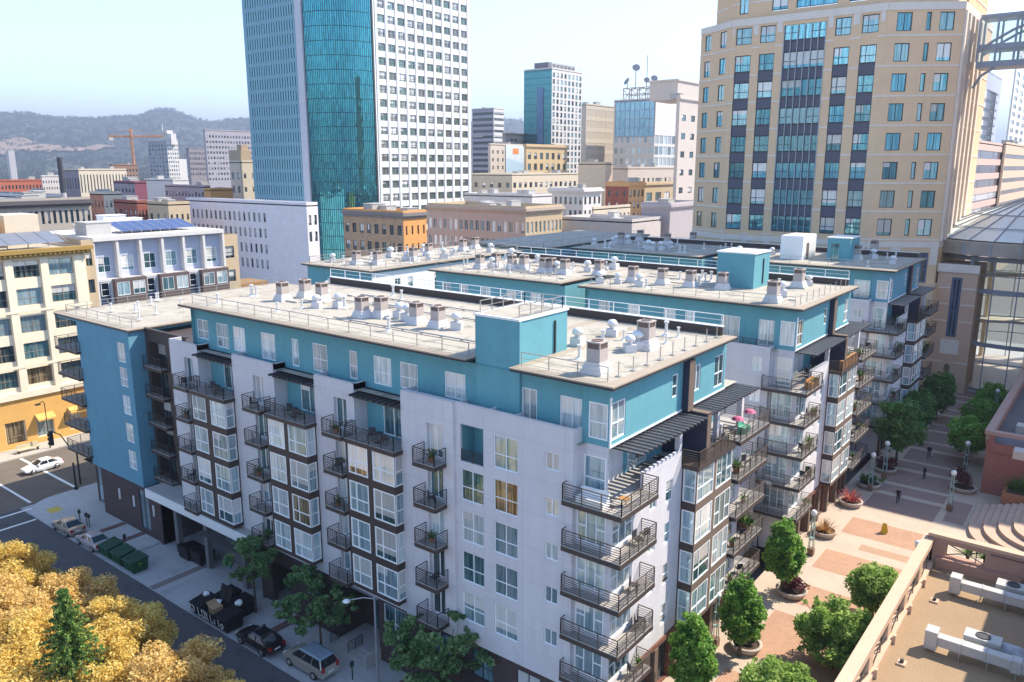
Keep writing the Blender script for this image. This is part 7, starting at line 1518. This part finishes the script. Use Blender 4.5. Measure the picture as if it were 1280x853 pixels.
# --- brick building at the right edge
bk = thing('brick_building', 'low red brick building with a dark roof and braced parapet, right edge', 'building', (62, -22, 0)); rb = mat('square_red_brick', (.34, .115, .09), .85, .08, brick=(.5, .2, (.29, .095, .075), (.38, .25, .21))); cop = mat('pink_coping', (.40, .26, .22), .8, .06)
q = MB(); q.box(60.5, 97, -40, -12.2, 0, 5.7, 0); q.build('wall', rb, bk)
q = MB(); q.poly([(60.6, -40, 5.71), (96.9, -40, 5.71), (96.9, -12.3, 5.71), (60.6, -12.3, 5.71)]); q.build('roof', mat('dark_gravel', (.14, .13, .14), .95, .15, fine=.2), bk)
q = MB(); q.box(60.2, 97.2, -12.7, -11.9, 6.9, 7.3, 1); q.box(60.2, 61.0, -40, -12.701, 6.9, 7.3, 1); q.box(60.4, 97, -12.6, -12.1, 5.701, 6.2, 0); q.box(60.3, 60.9, -40, -12.61, 5.0, 5.9, 0)
for i in range(10): u = 60.9 + 4.0 * i; q.box(u - .35, u + .35, -12.6, -12.0, 6.201, 6.899, 1)
for i in range(6): u = -12.4 - 5 * i; q.box(60.3, 60.9, u - .5, u, 5.9, 6.899, 0)
q.build('parapet', [rb, cop], bk)
q = MB()
for i in range(9): a, b = 61.25 + 4 * i, 64.55 + 4 * i; q.bar((a, -12.3, 6.22), (b, -12.3, 6.88), .06); q.bar((a, -12.3, 6.88), (b, -12.3, 6.22), .06)
q.build('brace', railm, bk)
p = onz(1274, 580, 5.7); 
for i, (px, py, lab) in enumerate(((1272, 572, 'white vent duct on the brick building near the stairs'), (1275, 540, 'white louvred box on the roof of the brick building'))):
    p = onz(px, py, 5.72); q = MB(); q.box(p[0] - .8, p[0] + .8, p[1] - 1.2, p[1] + .4, 5.72, 6.6); [q.box(p[0] - .85, p[0] - .801, p[1] - 1.1 + .4 * k, p[1] - .9 + .4 * k, 5.9, 6.5) for k in range(4)]; tag(q.build('roof_vent', dm), lab, 'roof vent')
ob_ = mat('orange_brick_planter', (.40, .16, .075), .85, .08, brick=(.5, .2, (.34, .13, .06), (.42, .28, .2)))
for i, (x0, y0, z1, lab) in enumerate(((56.6, -14.6, 1.9, 'lowest orange brick planter step beside the stairs'), (56.6, -17.4, 2.8, 'second orange brick planter step beside the stairs'), (56.6, -20.2, 3.6, 'highest orange brick planter step beside the stairs'))):
    t = thing('brick_planter', lab, 'planter', (x0, y0, 0), 'stepped brick planters'); q = MB(); q.box(x0, 60.1, y0 - 2.7, y0, 0, z1, 0); q.box(x0 + .3, 59.8, y0 - 2.4, y0 - .3, z1 + .001, z1 + .02, 1); q.build('box', [ob_, soil], t)
    q = MB(); spiky(q, (58.4, y0 - 1.3, z1), 110, 1.9, .5, 80 + i); spiky(q, (59.2, y0 - .8, z1), 60, 1.2, .5, 90 + i); q.build('plant', fol['green'], t)
# tall pole by the orange wall
p = onz(1164, 467, 0); t = thing('street_lamp', 'tall pale lamp pole before the dark tree at the rotunda', 'street lamp', (p[0], p[1], 0)); zt_ = z_at(p[0], p[1], 416); q = MB(); q.cyl((p[0], p[1], 0), (p[0], p[1], zt_), .16, .12, 8); q.build('pole', trimw, t); q = MB(); q.box(p[0] - .5, p[0] + .5, p[1] - .3, p[1] + .3, zt_, zt_ + .25); q.build('lamp_head', trimw, t)

# --- rooftop machinery
acb = mat('ac_beige', (.44, .38, .35), .6, .08, 1.5, streak=.05); acg = mat('ac_grille', (.19, .135, .11), .7, .1); curb = mat('roof_curb', (.62, .61, .62), .8, .06); ventw = mat('vent_white', (.68, .68, .68), .4, .06, metal=.2)
ac = thing('air_conditioner', '', 'air conditioner', (0, 0, 0)); q = MB()
for (a, z0), (b, z1) in (((.82, 0), (.78, .28)), ((.72, .28), (.68, .56)), ((.62, .56), (.60, .8))):
    q.prism([(-a, -a), (a, -a), (a, a), (-a, a)], z0, z1)
q.build('curb', curb, ac)
q = MB(); q.box(-.52, .52, -.52, .52, .8, 1.72); q.box(-.55, .55, -.55, .55, 2.10, 2.2)
for a in (-.52, .44):
    for b in (-.52, .44): q.box(a, a + .08, b, b + .08, 1.72, 2.10)
q.build('body', acb, ac)
q = MB(); q.box(-.47, .47, -.47, .47, 1.72, 2.099)
for k in range(4): z = 1.76 + k * .09; q.box(-.50, .50, -.50, .50, z, z + .03)
q.build('louvres', acg, ac); q = MB(); q.lathe((0, 0, 2.2), [(.4, 0), (.4, .06), (.3, .06), (.3, .02), (.001, .02)], 12); q.build('fan', acg, ac)
q = MB(); q.tube([(.53, .2, 1.0), (.75, .25, .95), (.95, .3, .05)], .035, 6); q.build('hose', steel, ac)
AC = Proto(ac)
ROWS = [('the front roof', 23.46, [(354, 376), (382, 372), (403, 377), (453, 397), (477, 397), (521, 405), (548, 410)]), ('the middle wing roof', 23.46, [(689, 341), (706, 343), (749, 344), (791, 353), (828, 356), (863, 359), (903, 362)]), ('the rear left wing roof', 23.46, [(446, 331), (472, 331), (517, 326), (536, 320), (579, 314), (594, 311)]), ('the notched roof', 23.46, [(600, 336), (620, 334), (640, 337), (655, 337), (680, 341)]), ('the shaded rear roof', 23.46, [(776, 304), (800, 301), (834, 306), (866, 304)])]
for nm_, z, L in ROWS:
    for i, (px, py) in enumerate(L):
        p = onz(px, py, z); k = ('leftmost' if i == 0 else 'rightmost' if i == len(L) - 1 else ORD[i] + ' from left')
        AC.put((p[0], p[1], z), rng.choice((0, N90)), f'louvred air conditioner on {nm_}, {k} of its row', 'air conditioners on the roofs', .80)
for (px, py), lab in (((746, 466), 'air conditioner on a white curb nearest the front roof corner'), ((807, 436), 'tall air conditioner on the front roof beside its back railing'), ((966, 378), 'air conditioner on the middle roof right of the stair box'), ((998, 360), 'air conditioner near the right end of the middle roof'), ((1070, 325), 'air conditioner on the farthest roof near its front edge'), ((1092, 318), 'air conditioner on the farthest roof near its right end')):
    p = onz(px, py, 23.46); AC.put((p[0], p[1], 23.46), 0, lab, 'air conditioners on the roofs', .90)
vt = thing('roof_vent', '', 'roof vent', (0, 0, 0)); q = MB(); q.box(-.38, .38, -.38, .38, 0, .55); q.build('base', curb, vt); q = MB(); q.lathe((0, 0, .55), [(.2, 0), (.2, .2), (.36, .22), (.4, .42), (.25, .62), (.001, .68)], 12); q.build('hood', ventw, vt, True)
VT = Proto(vt); vp = thing('vent_pipe', '', 'vent pipe', (0, 0, 0)); q = MB(); q.cyl((0, 0, 0), (0, 0, .75), .09, .09, 8); q.lathe((0, 0, 0), [(.28, 0), (.12, .12)], 10); q.build('pipe', ventw, vp); q = MB(); q.cyl((0, 0, .75), (0, 0, .86), .15, .15, 8); q.build('cap', ventw, vp); VP = Proto(vp)
VR = [('front roof', 0, 17, 1.8, 45, (7.2, 11.4)), ('middle roof', 32.2, 49, 1.8, 22.5, (7.5, 12.3)), ('notched roof', 32.4, 49, 27, 45, None), ('rear left roof', 27.5, 56.5, 51, 62, None), ('farthest roof', 66, 82, 1.8, 22.5, (6.5, 16)), ('shaded rear roof', 66, 82, 26, 46, None)]
vr = random.Random(77)
fixed = {'front roof': [(787, 440), (797, 437), (765, 420), (722, 432), (684, 440), (500, 398), (510, 401), (571, 412), (424, 385), (396, 385)]}
for nm_, x0, x1, y0, y1, sk in VR:
    for px, py in fixed.get(nm_, []):
        p = onz(px, py, 23.46); VT.put((p[0], p[1], 23.46), vr.uniform(0, 3), f'white hooded vent among the air conditioners of the {nm_}', f'hooded vents on the {nm_}', vr.uniform(.9, 1.15))
    for i in range(24):
        x, y = vr.uniform(x0 + 2, x1 - 1.5), vr.uniform(y0, y1)
        if sk and sk[0] - .6 < y < sk[1] + .6: continue
        (VT if i % 3 == 0 and nm_ != 'front roof' else VP).put((x, y, 23.46), vr.uniform(0, 3), (f'white hooded vent among the air conditioners of the {nm_}' if i % 3 == 0 and nm_ != 'front roof' else f'short white capped pipe on the {nm_}'), (f'hooded vents on the {nm_}' if i % 3 == 0 and nm_ != 'front roof' else f'capped pipes on the {nm_}'), vr.uniform(.85, 1.3))
    for i in range(4):
        xa = x0 + 4 + i * 3.1; ya = vr.uniform(y0 + 1, y0 + 5); yb_ = vr.uniform(ya + 4, y1 - 1)
        if sk and ya < sk[1] + 1 and yb_ > sk[0] - 1: ya = sk[1] + 1
        if yb_ - ya < 3: continue
        q = MB(); q.tube([(xa, ya, 23.58), (xa, yb_, 23.58), (xa + vr.uniform(-1.2, 1.2), yb_, 23.58)], .05, 6)
        n_ = int((yb_ - ya) / 2)
        for k in range(n_): q.box(xa - .15, xa + .15, ya + .5 + k * 2, ya + .62 + k * 2, 23.457, 23.53)
        o = q.build('roof_conduit', steel); tag(o, f'thin grey pipe run on the {nm_}, {ORD[i]} back from its front edge', 'pipe', f'pipe runs on the {nm_}')
    for i in range(9):
        x, y = vr.uniform(x0 + 2, x1 - 3), vr.uniform(y0, y1 - 2)
        if sk and sk[0] - 2 < y < sk[1] + .6: continue
        w, h = vr.choice(((.5, 2.2), (1.8, .4), (.7, .7), (.3, 3.5))); q = MB(); q.box(x, x + w, y, y + h, 23.46, 23.52 + vr.random() * .1); o = q.build('roof_pad', mat('grey_roof_pad', (.48, .45, .40), .9, .12)); tag(o, f'low grey walkway pad lying on the {nm_}', 'roof pad', f'grey pads on the {nm_}')
for i in range(9):
    x, y = vr.uniform(3, 11), vr.uniform(58, 71); VP.put((x, y, 19.96), 0, 'short white capped pipe on the lower roof of the blue end', 'capped pipes on the blue end roof', 1.0)
# --- balcony furniture
ch = thing('patio_chair', '', 'chair', (0, 0, 0)); cm = mat('patio_dark', (.04, .04, .05), .6, .05); q = MB(); q.box(-.25, .25, -.25, .25, .40, .45); q.build('seat', cm, ch); q = MB(); q.box(-.25, .25, .20, .25, .45, .90); q.build('backrest', cm, ch)
for a in (-.22, .22):
    for b in (-.22, .22): q = MB(); q.bar((a, b, 0), (a, b, .40), .04); q.build('leg', cm, ch)
CH = Proto(ch); pp = thing('potted_plant', '', 'plant', (0, 0, 0)); q = MB(); q.lathe((0, 0, 0), [(.001, 0), (.16, 0), (.22, .38), (.18, .38), (.18, .33), (.001, .33)], 10); q.build('pot', mat('terracotta_pot', (.30, .13, .07), .8, .1), pp); q = MB(); spiky(q, (0, 0, .33), 40, .7, .1, 5); q.build('leaves', fol['green'], pp); PP = Proto(pp)
tb_ = thing('patio_table', '', 'table', (0, 0, 0)); q = MB(); q.lathe((0, 0, 0), [(.001, .68), (.42, .68), (.42, .72), (.001, .72)], 14); q.build('table_top', cm, tb_); q = MB(); q.cyl((0, 0, .02), (0, 0, .68), .04, .04, 8); q.lathe((0, 0, 0), [(.001, .02), (.28, 0)], 10); q.build('pedestal', cm, tb_); TB = Proto(tb_)
fn = {4.0: 'lowest', 7.0: 'second lowest', 10.0: 'middle', 13.0: 'second highest', 16.0: 'highest'}
for k, (x, zf) in enumerate([(.9, 13.0), (.6, 10.0), (1.4, 7.0), (.8, 4.0)]): CH.put((x + 1.6, -.55, zf), .3 * k, f'dark chair on the {fn[zf]} corner balcony of the nearest block', 'chairs on the corner balconies')
for k, (x, zf) in enumerate([(33.6, 16.0), (34.6, 13.0), (33.4, 10.0), (34.4, 7.0), (67.4, 16.0), (68.4, 13.0)]): CH.put((x, -.55, zf), .5 * k, f'dark chair on the {fn[zf]} corner balcony of the {"middle" if x < 60 else "farthest"} wing', 'chairs on the corner balconies'); PP.put((x + 1.2, -.7, zf), 0, f'green pot plant on the {fn[zf]} corner balcony of the {"middle" if x < 60 else "farthest"} wing', 'pot plants on balconies')
for a, nm_ in ((17.05, 'right'), (26.9, 'middle'), (38.0, 'left')): TB.put((-.3, a + 2.4, 16.0), 0, f'dark round table on the {nm_} pergola terrace of the street front', 'terrace tables'); CH.put((-.35, a + 1.6, 16.0), 2, f'dark chair right of the table on the {nm_} pergola terrace', 'terrace chairs'); CH.put((-.2, a + 3.2, 16.0), -1.2, f'dark chair left of the table on the {nm_} pergola terrace', 'terrace chairs')
for i, (y, zf) in enumerate(((13.7, 16.0), (13.7, 13.0), (13.8, 10.0), (13.6, 7.0), (23.5, 16.0), (23.6, 13.0), (23.7, 10.0), (34.0, 16.0), (34.0, 10.0), (44.8, 16.0), (44.8, 13.0), (44.8, 7.0))):
    col_ = {13: 'right', 23: 'second', 34: 'third', 44: 'leftmost'}[int(y)] 
    (CH if i % 2 else PP).put((-.75, y, zf), i, f'{"dark chair" if i % 2 else "green pot plant"} on the {fn[zf]} small balcony of the {col_} street column', 'things on the small balconies')
wd_ = mat('teak_wood', (.42, .20, .07), .6, .1); sf = thing('patio_sofa', 'white patio sofa on the top corner terrace of the nearest block', 'sofa', (.2, 1.6, 16.0)); q = MB(); q.box(-.3, .3, .3, 2.2, 16.0, 16.42); q.build('seat', trimw, sf); q = MB(); q.box(.3, .5, .3, 2.2, 16.0, 16.85); q.build('backrest', trimw, sf)
q = MB(); q.lathe((1.1, -.35, 16.0), [(.001, .42), (.33, .42), (.33, .47), (.001, .47)], 12); 
for k in range(3): q.bar((1.1 + .2 * math.cos(k * 2.1), -.35 + .2 * math.sin(k * 2.1), 16.0), (1.1 + .1 * math.cos(k * 2.1), -.35 + .1 * math.sin(k * 2.1), 16.43), .04)
tag(q.build('stool', wd_), 'orange wooden stool beside the white sofa on the top corner terrace', 'stool')
for i, (x, col, lab) in enumerate(((17.3, (.52, .13, .22), 'pink parasol on the upper right balcony of the nearest block, left one'), (19.6, (.52, .12, .20), 'pink parasol on the upper right balcony of the nearest block, right one'))):
    t = thing('parasol', lab, 'parasol', (x, -.6, 16.0)); q = MB(); q.lathe((x, -.6, 16.0), [(.50, 1.25), (.3, 1.45), (.02, 1.55)], 8); q.build('canopy', mat('pink_canvas', col, .8, .1), t); q = MB(); q.cyl((x, -.6, 16.0), (x, -.6, 17.5), .03, .03, 6); q.build('pole', steel, t)
q = MB(); q.box(17.8, 18.9, -1.0, -.4, 16.02, 16.5); q.box(17.8, 18.9, -.45, -.35, 16.5, 16.95); tag(q.build('lounge_seat', mat('jade_fabric', (.10, .35, .24), .8)), 'jade green lounge seat between the two pink parasols', 'seat')
q = MB(); q.box(33.2, 35.4, -.95, -.45, 16.02, 16.45); q.box(33.2, 35.4, -.5, -.4, 16.45, 16.85); q.box(33.1, 33.25, -.95, -.4, 16.02, 16.7); q.box(35.35, 35.5, -.95, -.4, 16.02, 16.7); tag(q.build('wooden_bench', wd_), 'orange wooden bench on the top corner terrace of the middle wing', 'bench')
for i in range(5): q = MB(); x = 42.6 + i * 1.0; q.box(x, x + .85, -1.05, -.7, 16.0, 16.9); tag(q.build('wooden_screen', wd_), f'wooden screen panel on the middle wing bay terrace, {ORD[i]} from the left', 'screen')
for i in range(3): PP.put((20.9, -.5 + .5 * i, 7.0), i, f'pot plant at the outer end of the right balcony stack, {ORD[i]} from the railing', 'pot plants on balconies', 1.5)
um = thing('patio_heater', 'dark mushroom shaped heater on the courtyard podium', 'heater', (26.5, 4.6, 6.63)); p = onz(955, 632, 6.63); q = MB(); q.cyl((p[0], p[1], 6.63), (p[0], p[1], 8.7), .06, .05, 8); q.build('pole', cm, um); q = MB(); q.lathe((p[0], p[1], 8.55), [(.55, .1), (.45, .25), (.02, .35)], 14); q.build('hood', cm, um)
# everyday clutter on the plaza side balconies
cr = random.Random(404); WN = ((0, 'nearest block'), (32.2, 'middle wing'), (65.6, 'farthest wing'))
def clutter(x, y, zf, where):
    k = cr.random()
    if k < .4: CH.put((x, y, zf), cr.uniform(0, 6), 'dark patio chair on the ' + where, 'chairs on the plaza balconies', cr.uniform(.95, 1.1))
    elif k < .75: PP.put((x, y, zf), cr.uniform(0, 6), 'green pot plant on the ' + where, 'pot plants on balconies', cr.uniform(.8, 1.5))
    else: TB.put((x, y, zf), 0, 'dark round table on the ' + where, 'tables on the plaza balconies')
for o_, wn in WN:
    for zf in FL + (16.0,):
        if not (o_ == 0 and zf == 16.0):
            for u, side in ((17.4, 'inner end'), (19.2, 'middle'), (20.9, 'outer end')):
                if cr.random() < .75: clutter(o_ + u, -.7, zf, f'{fn[zf]} right hand balcony of the {wn}, {side}')
        if zf < 16 and cr.random() < .8: clutter(o_ + 3.4, -.55, zf, f'{fn[zf]} corner balcony of the {wn}, far end')
    for u, side in ((12.6, 'left'), (14.6, 'right')): clutter(o_ + u, -.4, 15.98, f'bay terrace of the {wn}, {side} side')
    for u, side in ((6.2, 'left'), (8.0, 'right')): clutter(o_ + u, 1.0, 15.94, f'pergola terrace of the {wn}, {side} side')
# ---------------------------------------------------------------- camera, sun, sky
finish()
cam = bpy.data.cameras.new('camera'); co = bpy.data.objects.new('camera', cam); COL.objects.link(co)
rx, ux, fx = ROT[:, 0], ROT[:, 1], ROT[:, 2]
co.matrix_world = Matrix(((rx[0], ux[0], -fx[0], CAM[0]), (rx[1], ux[1], -fx[1], CAM[1]), (rx[2], ux[2], -fx[2], CAM[2]), (0, 0, 0, 1)))
cam.sensor_fit = 'HORIZONTAL'; cam.sensor_width = 36; cam.lens = FPX / 1280 * 36; cam.clip_start = 0.5; cam.clip_end = 40000
S.camera = co
SUN_AZ, SUN_EL = R(-33), R(47)     # heading of the sun from +x, height
sd = Vector((math.cos(SUN_AZ) * math.cos(SUN_EL), math.sin(SUN_AZ) * math.cos(SUN_EL), math.sin(SUN_EL)))
sl = bpy.data.lights.new('sun', 'SUN'); sl.energy = 3.7; sl.angle = R(0.5); sl.color = (1.0, 0.90, 0.74)
so = bpy.data.objects.new('sun', sl); COL.objects.link(so); so.rotation_euler = sd.to_track_quat('Z', 'Y').to_euler(); so.location = (0, -60, 120)
wd = bpy.data.worlds.new('World'); S.world = wd; wd.use_nodes = True; nt = wd.node_tree
sky = nt.nodes.new('ShaderNodeTexSky'); sky.sky_type = 'NISHITA'; sky.sun_disc = False; sky.sun_elevation = SUN_EL
sky.sun_rotation = math.atan2(sd.x, sd.y); sky.air_density = 1.0; sky.dust_density = 0.1; sky.ozone_density = 1.0
nt.links.new(sky.outputs[0], nt.nodes['Background'].inputs[0]); nt.nodes['Background'].inputs[1].default_value = 0.15
S.view_settings.view_transform = 'Standard'; S.view_settings.look = 'None'; S.view_settings.exposure = 1.45; S.view_settings.gamma = 1.0
S.view_settings.use_curve_mapping = False
S.render.engine = 'CYCLES'

hz = NT('haze_air'); hz.t.nodes.remove(hz.b); pv = hz.n('ShaderNodeVolumePrincipled'); pv.inputs['Color'].default_value = (.47, .54, .70, 1); pv.inputs['Density'].default_value = 2.3e-4; pv.inputs['Anisotropy'].default_value = 0.2
hz.l(pv.outputs[0], hz.t.nodes['Material Output'].inputs['Volume'])
q = MB(); q.box(-9100, 16100, -9100, 16100, GZ - 1.2, 560); h_ = q.build('haze', hz.m); h_['kind'] = 'stuff'; h_['label'] = 'thin pale blue haze over the distant city and hills'
